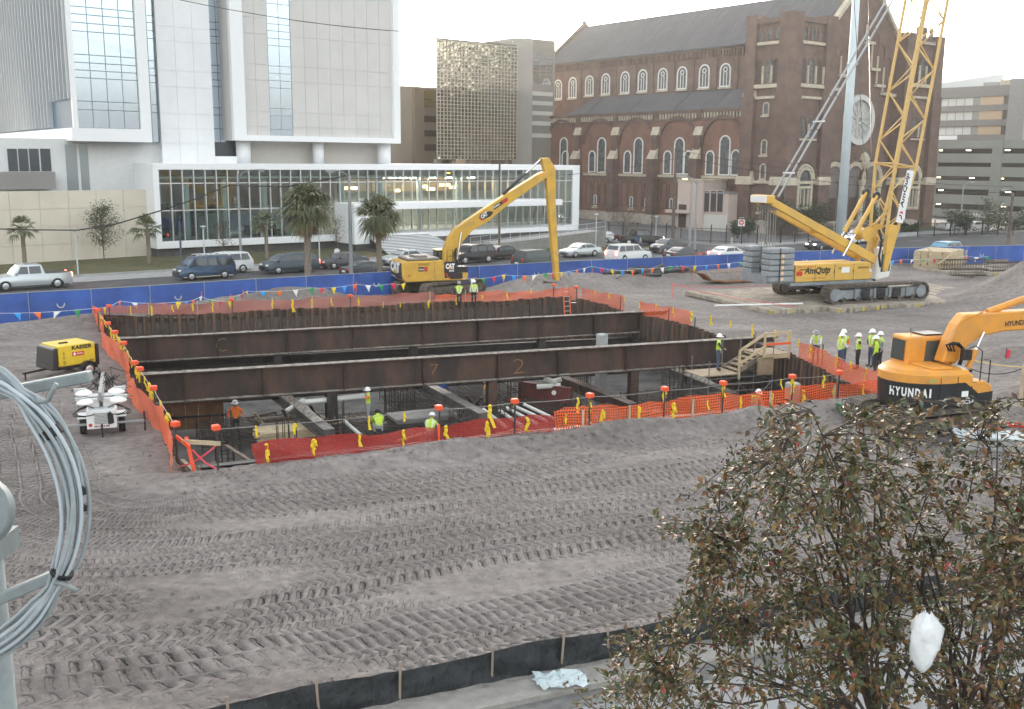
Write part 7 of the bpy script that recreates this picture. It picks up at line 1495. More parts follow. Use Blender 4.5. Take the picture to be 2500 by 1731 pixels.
def pennants(label, pts, sag, start, sp=.8):
    out = []
    for a, b in zip(pts[:-1], pts[1:]): out += [a.lerp(b, t)-Vector((0,0,sag*4*t*(1-t))) for t in np.linspace(0, 1, 13)[:-1]]
    out.append(pts[-1]); r = thing('pennant_string', label, 'bunting', (pts[0].x, pts[0].y, 0), 0, 'pennant strings'); O_ = r.location
    MB().tube([p-O_ for p in out], .012, 4).build('cord', DECWH, r); acc = 0; k = start
    for a, b in zip(out[:-1], out[1:]):
        acc += (b-a).length
        if acc > sp:
            acc = 0; dd = (b-a).normalized(); t_ = random.gauss(0, .5); dn = Vector((dd.x*math.sin(t_)*.5, dd.y*math.sin(t_)*.5-.25*random.random(), -math.cos(t_))).normalized(); q = b-O_
            MB().add([q-dd*.2, q+dd*.2, q+dn*.5, q+dn*.24+Vector((.03,-.05,0))], [(0,3,1),(0,2,3),(1,3,2)]).build('pennant', PMAT[k % 6], r); k += 1
def pp(px, py, z): return G(px, py, z)
pts1 = [G(x, y, 1.1) for x, y in ((-60,764), (236,752), (292,735), (436,737), (490,724), (560,735))]
pennants('pennant string before the blue fence, left of the pallet', pts1, .12, 3)
pennants('pennant string before the blue fence between pallet and excavator', [G(x, y, 1.25) for x, y in ((560,725), (602,711), (760,703), (867,694), (960,692), (990,690))], .1, 1)
pennants('pennant string before the blue fence between excavator and soil heaps', [G(x, y, 1.45) for x, y in ((1128,680), (1230,671), (1330,668), (1445,650), (1545,660))], .12, 0)
pennants('pennant string before the blue fence left of the crane', [G(x, y, 1.4) for x, y in ((1545,655), (1640,650), (1806,640), (1850,640), (1870,645))], .1, 4)
pennants('pennant string before the blue fence right of the crane', [G(x, y, 1.3) for x, y in ((2158,635), (2200,634), (2360,625), (2410,626))], .1, 4)
for i, (px, py) in enumerate(((292,740), (490,728), (565,735), (602,722), (868,700), (1230,680), (1445,662), (1571,665), (1693,665), (1806,655))):
    P = G(px, py+28); MB().box(-.025,.025,-.025,.025,-.2,1.2).build('survey_lath', CAPM, None, loc=P, label='orange painted lath holding the pennant string', cat='stake', group='laths of the pennant strings').rotation_euler = (random.gauss(0,.06), random.gauss(0,.08), 0)

# ------------------------------------------------------------------ timber mats, stacks, cages, pipes on the site
MATW = M('mat_timber', (.44,.385,.31), .9, col2=(.25,.215,.175), vscale=1.2, stretch=(1,1,1), bump=.01, bscale=15); MATY = M('yellow_end_paint', (.50,.40,.08), .8, var=.35, vscale=6)
def timber_mats(label, grp, A, n, length, th=.28, wd=1.22, dirL=-Qd, dirW=Pd, z=.06):
    nb_ = 4; bw = wd/nb_; me = MB().box(0, 1, -bw/2+.012, bw/2-.012, 0, th).mesh('beam', MATW); me2 = MB().box(0, .004, -bw/2+.02, bw/2-.02, .02, th-.02).mesh('painted_end', MATY)
    for i in range(n):
        P = A+dirW*(i*wd+wd/2); dl = random.uniform(-.5, .5)
        r = thing('timber_mat', label, 'timber mat', (P.x, P.y, z+random.uniform(-.02,.02)), math.atan2(dirL.y, dirL.x), grp)
        for j in range(nb_):
            o = obj('beam', me, r); L_ = length+dl+random.uniform(-.12,.12); o.location = (0, (j-1.5)*bw, random.uniform(-.012,.012)); o.scale = (L_, 1, random.uniform(.94,1.04))
            if random.random() < .3: q = obj('painted_end', me2, r); q.location = (L_+.003, (j-1.5)*bw, 0)
A = G(1672, 722); timber_mats('weathered timber crane mat in the platform under the crawler crane', 'timber mats under the crane', A, 18, 11.)
A = G(2225, 660); timber_mats('timber mat in the small platform under the rebar cages', 'timber mats under the cages', A, 9, 6.5, .25)
P = G(2290, 652, .2); stack('lumber_stack', 'tall square stack of pale lumber near the fence at right', (P.x, P.y, .1), UZ+.25, 4.9, .62, 11, 5, .155, LUM, 'lumber', None, .03)
P = G(2370, 640, .2); stack('board_stack', 'grey weathered board stack behind the tall lumber stack', (P.x, P.y+2, .1), UZ+.2, 4.0, .6, 8, 3, .16, M('grey_board', (.40,.39,.35), .85, var=.2), 'lumber', None, .05)
P = G(2440, 640); stack('board_stack', 'low flat stack of old boards by the fence at the right edge', (P.x, P.y, .1), UZ+.1, 5.5, .4, 2, 4, .14, LUM2, 'lumber', None, .3)
for i, (px, dx) in enumerate(((2272, .9), (2300, -.9))): A = G(2306+dx*14, 628, 1.9); MB().beam((-1.1*dx,0,-.6), (1.1*dx,.3,.75), .12, .06).build('loose_board', LUM, None, loc=A, label=['loose board propped on the lumber stack leaning left', 'loose board crossing the one propped on the lumber stack'][i], cat='board')
def cage(label, P, rz, Lc, w_, h):
    r = thing('rebar_cage', label, 'rebar', P, rz, 'rebar cages'); mb = MB()
    for x in np.arange(0, Lc, .28): mb.tube([(x,0,0),(x,w_,0),(x,w_,h),(x,0,h)], .022, 4, closed=True)
    o = mb.build('stirrup', REBAR, r); o['kind'] = 'stuff'; mb = MB()
    for y in np.linspace(0, w_, 5):
        for z in (0.03, h/2, h-.03):
            if y in (0, w_) or z != h/2: mb.beam((-.2,y,z), (Lc+.1,y,z), .04, .04)
    mb.build('long_bar', REBAR, r)
P = G(2305, 660, .3); cage('long low rebar cage on the mats before the lumber stack', P, UZ-.45, 4.6, .9, .95); P = G(2332, 674, .32); cage('short rebar cage in front of the long one', P, PZ-.3, 3.0, .8, .55); P = G(2425, 664, .3); cage('rebar cage at the right frame edge', P, UZ-.3, 6., .9, .8)
for i, (px, dx) in enumerate(((2448,.25), (2462,-.1), (2478,.2), (2487,-.25))): P = G(px, 634); MB().cyl((0,0,0), (dx,.4,2.3), .06, 7).build('leaning_pole', LUM2, None, loc=P, label='wooden pole leaning on the blue fence, %s from the left' % orde[i], cat='pole', group='poles leaning on the fence')
BLKP = M('black_pipe', (.035,.037,.042), .55); rg = random.Random(12)
for i in range(11):
    P = G(1520+rg.uniform(0, 115), 684+rg.uniform(-6, 9)); L_ = rg.uniform(2.5, 5.); a = UZ+rg.gauss(-.35, .3); MB().cyl((-L_/2,0,.2), (L_/2,rg.gauss(0,.2),.2+rg.uniform(0,.55)), .16, 10).build('drain_pipe', BLKP, None, smooth=40, loc=(P.x, P.y, .1+.05*i), rz=a, label='black drain pipe in the tangled heap beyond the pit', cat='pipe', group='heap of black pipes')
mb = MB(); mb.lathe([(.1,0),(.9,.05),(1.1,.4),(.8,.85),(.3,1.),(.05,1.02)], 12); rg2 = random.Random(3); mb.v = [(x*1.6+rg2.gauss(0,.1), y+rg2.gauss(0,.1), z+rg2.gauss(0,.08)) for x, y, z in mb.v]
mb.build('root_ball', M('rusty_roots', (.11,.07,.05), .95, var=.4, vscale=6), None, loc=G(1662,682), label='rust brown clump of roots behind the black pipes', cat='debris')
P = G(1805, 690); r = thing('trench_shield', 'rusty steel trough with boards on top beside the crane', 'steel trough', (P.x, P.y, .05), UZ-.25); MB().prism([(-4.,.9),(-3.2,.25),(-1.5,.05),(3.8,.05),(4.,.9),(3.8,.85),(3.6,.15),(-1.5,.15),(-3.1,.33),(-3.8,.9)], -.6, .6).build('trough', M('rust_orange', (.22,.10,.035), .85, var=.35, vscale=1.5), r); 
for k in range(4): MB().beam((-3.3+.2*k,-.5+.33*k,.92), (3.4,-.5+.3*k,1.0+.05*k), .2, .06).build('board', LUM2, r)
P = G(505, 752); r = thing('pallet', 'weathered wooden pallet tilted on the soil before the blue fence', 'pallet', (P.x, P.y, .35), UZ+.1); r.rotation_euler = (R(14), R(4), UZ+.1)
for k in range(7): MB().box(-.75,.75,-.6+k*.19,-.6+k*.19+.14,.1,.13).build('slat', M('pallet_wood', (.40,.36,.28), .85, var=.25), r)
for x in (-.7,0,.7): MB().box(x-.05,x+.05,-.6,.68,0,.099).build('runner', LUM2, r)
A, B = G(495,722,.6), G(600,712,.6); MB().beam((0,0,0), B-A, .15, .14).build('long_timber', LUM2, None, loc=A, label='long timber lying along the foot of the blue fence above the pallet', cat='timber')
for i, (a, b) in enumerate((((1640,695),(1940,748)), ((1640,695),(1880,697)))): wire('barrier_tape', ['pink tape strung slanting toward the crane mats', 'pink tape strung level toward the crane track'][i], [G(*a, 1.0), G(*b, .9 if i else .5)], .02, .15, RIBP, 'tape')
MB().box(-.02,.02,-.02,.02,-.2,1.1).build('survey_lath', CAPM, None, loc=G(1641,727), label='orange lath at the corner of the pink tape', cat='stake')
A, B = G(1745,746,.45), G(1960,741,.45); MB().cyl((0,0,0), B-A, .06, 8).build('white_tube', DECWH, None, smooth=40, loc=A, label='long white tube lying on the crane mats', cat='pipe')
# stakes and rope by the orange excavator
P = G(2450, 905); r = thing('flagged_stake', 'thin dark stake with a red flag behind the orange excavator', 'stake', P, 0); MB().cyl((0,0,-.2), (.05,0,1.15), .02, 6).build('shaft', POSTM, r); MB().add([(.05,0,1.1),(.28,.05,1.0),(.25,.0,.55),(.06,0,.6)], [(0,1,2,3)]).build('flag', M('red_flag', (.65,.03,.07), .7), r)
P = G(2488, 1010); MB().box(-.05,.05,-.05,.05,-.2,2.0).build('timber_post', WOODP, None, loc=P, label='pale timber post at the right frame edge', cat='post'); Pt = P+Vector((0,0,1.95))
wire('yellow_rope', 'yellow rope strung from the excavator to the timber post', [G(2352,872,1.6), Pt], .015, .1, RIB, 'rope'); wire('black_hose', 'black hose hanging from the timber post toward the excavator', [G(2370,900,1.2), Pt-Vector((0,0,.05)), Pt+Vector((.8,-.6,-1.5))], .02, .25, RUBBER, 'hose')
# things lying right of the bush
P = G(2490, 1045); r = thing('ladder', 'red ladder lying on the ground below the orange excavator', 'ladder', (P.x-.6, P.y, .12), -.35)
for y in (-.2, .2): MB().box(-.3,3.2,y-.03,y+.03,0,.08).build('rail', REDM, r)
for k in range(10): MB().cyl((k*.3,-.2,.04), (k*.3,.2,.04), .018, 6).build('rung', ALU, r)
P = G(2420, 1095); r = thing('plywood_box', 'pale lidded plywood box on the ground right of the bush', 'box', (P.x, P.y, .05), -.2); MB().box(-1.2,1.6,-.6,.6,0,.45).build('side', M('box_grey', (.32,.32,.31), .8, var=.15), r); MB().box(-1.3,1.7,-.65,.65,.45,.5).build('lid', M('box_lid', (.50,.56,.58), .6, var=.1), r); MB().box(-1.23,-1.2,-.45,.45,.02,.44).build('end_board', M('box_brown', (.28,.17,.08), .8), r)
P = G(2065, 1018); r = thing('green_pump', 'small green pump behind the top of the bush', 'pump', (P.x, P.y, .05), .3); MB().box(-.35,.35,-.22,.22,.12,.55).build('housing', M('pump_green', (.03,.13,.06), .5), r, bevel=.05); MB().cyl((-.3,-.3,.0), (-.3,.3,.0), .12, 12).build('skid', BLACK, r); MB().tube([(-.4,-.25,.6),(-.4,-.25,.75),(.4,-.25,.75),(.4,-.25,.6)], .02, 6).build('handle', BLACK, r)

# ------------------------------------------------------------------ silt fence at the near edge
SILTM = M('black_silt_fabric', (.012,.015,.018), .55, var=.3, vscale=1.5, bump=.12, bscale=3.5, stretch=(1,1,.35)); 
seg = []
for a, b in zip(SILT[:-1], SILT[1:]):
    k = max(2, int((b-a).length/.25)); seg += [a.lerp(b, i/k) for i in range(k)]
seg.append(SILT[-1]); vs = []; m_ = 7
for i, p in enumerate(seg):
    for j in range(m_+1):
        f = j/m_; o_ = .10*math.sin(i*.75+f*2)*math.sin(math.pi*f)+.07*math.sin(i*2.1+f*5)*(1-f*.5)+.04*math.sin(i*.31+f*9); o_ = .035*math.sin(i*.9+f*2.5)*math.sin(math.pi*f)+.03*math.sin(i*2.3+f*3)*(1-f*.6)+random.gauss(0,.012); vs.append((p.x-SILT[0].x+.28*o_+.04*(1-f), p.y-SILT[0].y-o_-.12*(1-f), .0+.62*f+.02*math.sin(i*.4)*f-.06*f*abs(math.sin(i*.19))))
r = thing('silt_fence', 'black fabric silt fence sagging along the near edge of the site', 'silt fence', SILT[0], 0)
MB().add(vs, [(i*(m_+1)+j, (i+1)*(m_+1)+j, (i+1)*(m_+1)+j+1, i*(m_+1)+j+1) for i in range(len(seg)-1) for j in range(m_)]).build('fabric', SILTM, r, True)
for px, y0, y1 in ((560,1790,1690), (782,1747,1652), (977,1706,1605), (1201,1661,1578), (1370,1626,1548), (1484,1605,1535), (1640,1575,1500), (1800,1545,1470), (1960,1516,1435)):
    P = G(px, y0); h = max(.75, min(1.0, (y0-y1)/2500*P.y/math.cos(R(25)))); o = MB().box(-.022,.022,-.022,.022,-.2,h).build('stake', M('stake_wood', (.28,.22,.17), .85, var=.2), r); o.location = P-r.location-Vector((0,.06,0)); o.rotation_euler = (random.gauss(0,.04), random.gauss(0,.05), 0)
P = G(1370, 1668, .03); mb = MB(); n = 8; rg = random.Random(2)
mb.add([((x/n-.5)*.95+rg.gauss(0,.03), (y/n-.5)*.62+rg.gauss(0,.03), .05+abs(rg.gauss(0,.045))) for x in range(n+1) for y in range(n+1)], [(x*(n+1)+y, (x+1)*(n+1)+y, (x+1)*(n+1)+y+1, x*(n+1)+y+1) for x in range(n) for y in range(n)]); mb.build('plastic_sheet', M('clear_plastic', (.62,.72,.75), .15, alpha=.75), None, smooth=False, loc=P, rz=.15, label='crumpled clear plastic sheet lying on the kerb', cat='litter')

for g, f in (('blue fence panels along the avenue', 'blue screened fence panel along the avenue, %s from the left'), ('timber mats under the crane', 'weathered timber mat under the crane, %s from the left'), ('timber mats under the cages', 'timber mat under the rebar cages, %s from the left'), ('laths of the pennant strings', 'orange lath holding the pennants, %s from the left'), ('heap of black pipes', 'black drain pipe in the tangled heap, %s from the left')): rank([o for o in COL.objects if o.get('group') == g], f)
# ------------------------------------------------------------------ vegetation
BARK = M('bark', (.12,.095,.075), .9, var=.3, vscale=8); PTRUNK = M('palm_trunk', (.23,.19,.15), .9, var=.35, vscale=9)
def islandmat(name, cols, rough=.5, trans=.25):
    m = bpy.data.materials.new(name); m.use_nodes = True; n = m.node_tree; b = n.nodes['Principled BSDF']; g = n.nodes.new('ShaderNodeNewGeometry'); cr = n.nodes.new('ShaderNodeValToRGB'); cr.color_ramp.interpolation = 'CONSTANT'
    e = cr.color_ramp.elements
    while len(e) < len(cols): e.new(.5)
    for i, (p, c) in enumerate(cols): e[i].position = p; e[i].color = (*c, 1)
    n.links.new(g.outputs['Random Per Island'], cr.inputs[0]); n.links.new(cr.outputs[0], b.inputs['Base Color']); b.inputs['Roughness'].default_value = rough; MATS[name] = m; return m
FROND = islandmat('palm_frond', [(0,(.075,.095,.035)), (.4,(.10,.115,.05)), (.75,(.15,.14,.07))], .55); DEADF = islandmat('dead_frond', [(0,(.24,.17,.09)), (.5,(.30,.22,.13))], .8)
LEAFG = islandmat('leaf_grey_green', [(0,(.06,.075,.035)), (.4,(.09,.10,.05)), (.8,(.13,.115,.06))], .6); LEAFD = islandmat('leaf_dark', [(0,(.025,.045,.018)), (.5,(.04,.065,.025)), (.85,(.065,.08,.03))], .55); LEAFB = islandmat('leaf_brown', [(0,(.11,.075,.05)), (.5,(.14,.105,.07)), (.8,(.09,.08,.05))], .7)
def fan(mb, o, d, L_, rg, spread=1.25, n=13):           # fan-shaped palm leaf at the end of a stalk
    d = d.normalized(); s = d.cross(Vector((0,0,1))); s = s.normalized() if s.length > .1 else Vector((1,0,0)); u_ = s.cross(d)
    st = o+d*L_*.45; mb.beam(o, st, .03, .02)
    for i in range(n):
        a = (i/(n-1)-.5)*2*spread+rg.gauss(0,.06); e = (d*math.cos(a)+s*math.sin(a)).normalized(); l = L_*.75*(1-.25*abs(a)/spread)*rg.uniform(.85,1.1); m1 = st+e*l*.55+u_*.02; m2 = st+e*l-Vector((0,0,l*rg.uniform(.25,.5))); w_ = (e.cross(u_)).normalized()*(.028+.016*L_)
        mb.add([st-w_*.2, st+w_*.2, m1+w_, m1-w_, m2], [(0,1,2,3), (3,2,4)])
def palm(label, P, zc, rad, tr, skirt=True, n=46, seed=0, lean=0.):
    rg = random.Random(seed); r = thing('palm_tree', label, 'palm tree', P, 0, 'palms along the avenue'); h = zc-P.z
    pts = [(lean*math.sin(t*2)*.3, 0, h*t) for t in np.linspace(-.03, .97, 9)]; MB().tube(pts, [tr*(1.25 if i == 0 else 1.0-.1*i/8)*(1+.05*math.sin(i*3)) for i in range(9)], 10).build('trunk', PTRUNK, r, True)
    o = Vector((pts[-1][0], 0, h)); mb = MB(); md = MB()
    for i in range(n):
        el = rg.uniform(-.7, 1.4) ; az = rg.uniform(0, 2*math.pi); d = Vector((math.cos(az)*math.cos(el), math.sin(az)*math.cos(el), math.sin(el))); fan(mb, o+d*.1, d, rad*rg.uniform(.8,1.12), rg)
    if skirt:
        for i in range(n//2): az = rg.uniform(0, 2*math.pi); el = rg.uniform(-1.35,-.6); d = Vector((math.cos(az)*math.cos(el), math.sin(az)*math.cos(el), math.sin(el))); fan(md, o-Vector((0,0,.15)), d, rad*rg.uniform(.6,.85), rg, .7, 6)
        md.build('dead_skirt', DEADF, r)
    mb.build('crown', FROND, r)
def palm_px(label, px, pyc, t, radpx, tr, **k):
    s_ = onT(px, t); P = ST(s_, t, .05); zc = ZAT(P.x, P.y, pyc); palm(label, P, zc, radpx*P.y/2500, tr, **k)
palm_px('tall shaggy fan palm with brown skirt behind the blue fence', 750, 512, 69.6, 68, .26, seed=1, n=120, lean=.3)
palm_px('fan palm with drooping dry fronds left of the yellow excavator', 928, 528, 69.8, 58, .23, seed=2, n=85, lean=-.3)
palm_px('small ragged palm on the lawn at the far left', 58, 560, 97.5, 38, .2, skirt=False, n=22, seed=3); palm_px('small palm at the corner of the glass lobby', 362, 560, 97.5, 40, .2, skirt=False, n=24, seed=4); palm_px('small palm in front of the glass lobby', 650, 547, 96.5, 36, .19, skirt=False, n=26, seed=5)
def tree(label, P, h, wr, mat, nl, ls, seed, conical=True, bare=.35, name='young_tree', cat='tree', grp='street trees', trunk=.06, flat=.0):
    rg = random.Random(seed); r = thing(name, label, cat, P, 0, grp); mb = MB(); mb.tube([(0,0,-.05),(rg.gauss(0,.05),rg.gauss(0,.05),h*.4),(rg.gauss(0,.08),0,h*.9)], [trunk,trunk*.8,trunk*.25], 7); lv = MB(); nb_ = max(8, nl//45)
    for i in range(nb_):
        z0 = h*rg.uniform(.18,.8) if not flat else h*rg.uniform(.3,.6); az = rg.uniform(0, 2*math.pi); fr = 1-.75*(z0/h) if conical else math.sin(math.pi*min(.95, z0/h))**.6; L_ = wr*max(.25, fr)*rg.uniform(.7,1.15); e = Vector((math.cos(az)*L_, math.sin(az)*L_, L_*rg.uniform(.5,1.1))); o = Vector((0,0,z0)); mid_ = o+e*.5+Vector((0,0,-.05*L_)); mb.tube([o, mid_, o+e], [trunk*.4,trunk*.25,trunk*.08], 5)
        for k in range(nl//nb_):
            f = rg.uniform(.25,1.05); c = o+e*f+Vector((rg.gauss(0,wr*.16), rg.gauss(0,wr*.16), rg.gauss(0,wr*.16))); a, b = Vector((rg.gauss(0,1),rg.gauss(0,1),rg.gauss(0,.6))).normalized()*ls*rg.uniform(.6,1.2), Vector((rg.gauss(0,1),rg.gauss(0,1),rg.gauss(0,1))).normalized()*ls*.5; lv.add([c-a, c+b, c+a, c-b], [(0,1,2,3)])
    mb.build('trunk', BARK, r); lv.build('crown', mat, r)
def gp(px, py, z=.07): P = G(px, py); P.z = z; return P
tree('upright grey green young tree in front of the cream wall', gp(255, 640), 6.0, 2.1, LEAFG, 2600, .11, 11); tree('thin bare tree in front of the lobby glass left of the van', gp(548, 630), 4.2, 1.5, LEAFB, 900, .07, 12); tree('brown twiggy tree beside the entrance portal', gp(822, 622), 4.6, 1.5, LEAFB, 900, .07, 13)
tree('small brown tree on the corner lawn before the church', gp(1525, 598), 4.4, 2.2, LEAFB, 1500, .08, 14, conical=False)
for i, (px, py, h, w_) in enumerate(((1888,577,4.2,2.6), (1945,577,3.6,2.2), (1998,572,4.6,2.2), (2330,572,3.6,1.5), (2355,572,2.8,1.2), (2412,568,5.0,1.8), (1800,583,2.2,1.1), (1826,580,2.2,1.2), (2135,570,3.4,1.8))): tree(['dark green tree below the church tower', 'dark green tree under the crane mast', 'pointed evergreen at the church steps', 'dark shrub tree before the white pickup', 'narrow shrub right of the white pickup', 'thin leafy tree before the car park', 'tufted shrub beside the traffic sign', 'tufted shrub right of the traffic sign', 'shrubby tree behind the crane boom foot'][i], gp(px, py), h, w_, LEAFD, 1300, .16, 30+i, conical=(i == 2), grp='churchyard trees', trunk=.1)
for i, (px, py, n_) in enumerate(((38,638,0), (80,637,0), (115,634,0), (162,632,0), (195,630,0), (236,628,0), (280,626,0), (317,622,0))): tree('round dark shrub in the row under the cream wall, %s from the left' % orde[i], gp(px, py), 1.3, .75, LEAFD, 650, .09, 50+i, conical=False, name='shrub', cat='shrub', grp='shrubs under the cream wall', trunk=.03)
def hedge(label, A, B, h, w_, seed):
    r = thing('hedge', label, 'hedge', A, 0); rg = random.Random(seed); d = B-A; mb = MB(); st = MB()
    for i in range(int(d.length*420)):
        c = d*rg.random()+Vector((rg.gauss(0,w_*.3), rg.gauss(0,w_*.3), 0)); c.z = h*rg.random()**.7*(.75+.3*math.sin(c.x*1.3)); a, b = Vector((rg.gauss(0,1),rg.gauss(0,1),rg.gauss(0,.6))).normalized()*.16, Vector((rg.gauss(0,1),rg.gauss(0,1),rg.gauss(0,1))).normalized()*.09; mb.add([c-a, c+b, c+a, c-b], [(0,1,2,3)])
    mb.build('foliage', LEAFD, r)
    for i in range(int(d.length)): st.tube([d*(i/max(1, int(d.length))), d*(i/max(1, int(d.length)))+Vector((.1,.1,h*.7))], .04, 5)
    st.build('stems', BARK, r)
hedge('tall dark hedge in front of the car park at the right edge', gp(2425, 565), gp(2640, 560), 3.6, 2.5, 5)
hedge('low dark hedge at the church corner behind the crane boom', gp(2165, 566), gp(2240, 566), 2.0, 1.4, 6)

# ------------------------------------------------------------------ poles, lamps, wires, signs, railings
WOODPOLE = M('pole_wood', (.13,.105,.085), .9, var=.3, vscale=3); LAMPG = M('lamp_pole_grey', (.30,.31,.32), .5, .4); PALEP = M('pale_post', (.50,.53,.54), .5, .2)
def pole(name, label, P, h, rr, mat, arm=None, lit=False, cat='street lamp', grp='street lamps', r2=None, cross=False):
    r = thing(name, label, cat, P, 0, grp); MB().cyl((0,0,-.1), (0,0,h), rr, 12, r2 or rr*.75).build('shaft', mat, r, 40)
    if arm:
        ax, L_ = arm; d = Vector(ax).normalized(); pts = [Vector((0,0,h-.6)), d*L_*.25+Vector((0,0,h+.1)), d*L_*.7+Vector((0,0,h+.35)), d*L_+Vector((0,0,h+.35))]; MB().tube(pts, .05, 8).build('arm', LAMPG, r, True); q = pts[-1]
        hd_ = MB().beam(q-d*.1, q+d*.75, .3, .16).build('lamp_head', LAMPG, r, bevel=.05); MB().beam(q+d*.1-Vector((0,0,.1)), q+d*.65-Vector((0,0,.1)), .26, .1).build('lens', M('sodium_lit', (1,.6,.1), emit=((1,.55,.05), 9.)) if lit else M('lens_grey', (.5,.5,.48)), hd_, bevel=.04)
    if cross:
        MB().box(-1.1,1.1,-.06,.06,h-.7,h-.55).build('crossarm', mat, r)
        for x in (-1., -.4, .4, 1.): MB().lathe([(.05,0),(.06,.08),(.03,.14)], 8, (x,0,h-.55)).build('insulator', M('ceramic', (.25,.15,.1)), r)
    return r
def pole_px(name, label, px, t, pytop, rr, mat, **k): s_ = onT(px, t); P = ST(s_, t, .0); return pole(name, label, P, ZAT(P.x, P.y, pytop), rr, mat, **k), P
Lp = {}
for key, a in dict(a=('street_lamp', 'grey street lamp before the lobby left of the tall palm', 587, 92.5, 424, .13, LAMPG, dict(arm=(U,2.0))), b=('street_lamp', 'dark lamp pole right of the tall palm', 857, 70.2, 428, .16, LAMPG, dict(arm=(-U,1.2))), d=('utility_pole', 'thin weathered utility pole behind the excavator boom', 1219, 90., 400, .14, WOODPOLE, dict(cat='utility pole', grp='utility poles')), e=('utility_pole', 'tall brown utility pole in front of the church aisle', 1643, 85., 362, .2, WOODPOLE, dict(cat='utility pole', grp='utility poles')), f=('street_lamp', 'street lamp with glowing orange head before the church', 1684, 80.5, 442, .17, LAMPG, dict(arm=(-U-V*.2,1.1), lit=True)), g=('street_lamp', 'curved arm street lamp just right of the glowing one', 1697, 78., 440, .15, LAMPG, dict(arm=(-U+V*.6,1.4))), i=('street_lamp', 'slim street lamp in front of the car park', 2345, 78., 450, .13, LAMPG, dict(arm=(U,2.))), j=('utility_pole', 'wooden utility pole at the right edge before the car park', 2464, 62., 470, .2, WOODPOLE, dict(cat='utility pole', grp='utility poles', arm=(-U,2.))), k=('utility_pole', 'distant utility pole with crossarm before the car park', 2316, 110., 500, .16, WOODPOLE, dict(cat='utility pole', grp='utility poles', cross=True))).items():
    kw = a[7]; Lp[key] = pole_px(a[0], a[1], a[2], a[3], a[4], a[5], a[6], **kw)
for i, (px, t, py) in enumerate(((187,92.2,565), (498,92.2,555), (779,92.2,562), (1455,88.,525), (1602,97.5,530))): pole_px('pedestrian_light', 'pale pedestrian light post with flat head, %s from the left' % orde[i], px, t, py, .07, PALEP, r2=.06, grp='pedestrian lights')[0]
for i, o in enumerate([c for c in COL.objects if c.name.startswith('pedestrian_light')]): h = max(v.co.z for v in o.children[0].data.vertices); MB().lathe([(.06,h-.02),(.28,h+.02),(.3,h+.08),(.1,h+.16)], 12).build('lamp_head', PALEP, o)
pole_px('flag_pole', 'slim dark post at the lawn edge behind the blue van', 441, 92., 540, .1, M('dark_post', (.05,.07,.10), .5), cat='post', grp='posts')
s_ = onT(2052, 73.); P = ST(s_, 73.); r = thing('steel_monopole', 'very tall pale blue steel monopole rising behind the crane mast', 'pole', P, 0); MB().tube([(0,0,-.1),(0,0,20),(0,0,44)], [.58,.47,.33], 16).build('shaft', M('monopole_blue', (.60,.68,.72), .5, .1, var=.06, vscale=.6), r, True); MB().lathe([(.75,-.05),(.75,.15),(.6,.2)], 16).build('base_plate', LAMPG, r)
def top(key, dz=0.): r, P = Lp[key]; return Vector((P.x, P.y, max(v.co.z for v in r.children[0].data.vertices)+dz))
BW = M('black_cable', (.03,.03,.03), .6)
a_ = AT(-30, 558, 84); b_ = AT(190, 562, 84); c_ = AT(560, 452, 88)
MB().tube([p-a_ for p in (a_, AT(60,561,84), b_, AT(280,548,84), AT(400,512,85), AT(480,485,86), c_, c_.lerp(top('b',-.4), .5)-Vector((0,0,.5)), top('b',-.4))], .055, 6).build('overhead_cable', BW, None, loc=a_, label='thick black overhead cable sagging across the cream wall', cat='cable')
wire('overhead_cable', 'thin overhead cable running right from the palm lamp pole', [top('b',-.6), top('e',-1.2)], .03, 1.0, BW, 'cable', 'overhead wires'); wire('overhead_cable', 'thin overhead cable from the church utility pole to the right edge', [top('e',-.8), top('j',-.4)], .03, 1.2, BW, 'cable', 'overhead wires'); wire('overhead_cable', 'upper overhead cable from the church utility pole', [top('e',-.2), top('j',.3)], .025, .9, BW, 'cable', 'overhead wires'); wire('overhead_cable', 'overhead cable crossing the white tower front', [AT(440,0,92), AT(760,55,95), AT(1010,78,100)], .03, .1, BW, 'cable', 'overhead wires')
# traffic sign, hydrant
P = gp(1808, 590); r = thing('traffic_sign', 'white traffic sign with red disc and bar on a thin post', 'sign', P, math.atan2(P.y, P.x)-math.pi/2); MB().cyl((0,0,0), (0,0,2.9), .04, 8).build('post', LAMPG, r); MB().box(-.42,.42,-.05,-.03,1.9,2.75).build('plate', DECWH, r); MB().cyl((0,-.05,2.38), (0,-.065,2.38), .34, 24).build('red_disc', REDM, r); MB().box(-.24,.24,-.075,-.066,2.33,2.43).build('white_bar', DECWH, r); text('DO NOT', DECWH, r, (-.17,-.07,2.5), (1,0,0), (0,0,1), .34, .09); text('ENTER', DECWH, r, (-.15,-.07,2.17), (1,0,0), (0,0,1), .3, .09); MB().box(-.4,.4,-.05,-.035,2.85,3.1).build('arrow_plate', BLACK, r)
text('ONE WAY', DECWH, r, (-.33,-.056,2.91), (1,0,0), (0,0,1), .66, .13)
P = gp(1786, 596); MB().lathe([(.16,0),(.16,.08),(.11,.1),(.11,.55),(.15,.58),(.13,.7),(.04,.78)], 12).cyl((-.2,0,.42), (.2,0,.42), .06, 8).build('fire_hydrant', M('hydrant_grey', (.45,.44,.40), .6), None, smooth=40, loc=P, label='small pale fire hydrant at the church corner kerb', cat='hydrant')
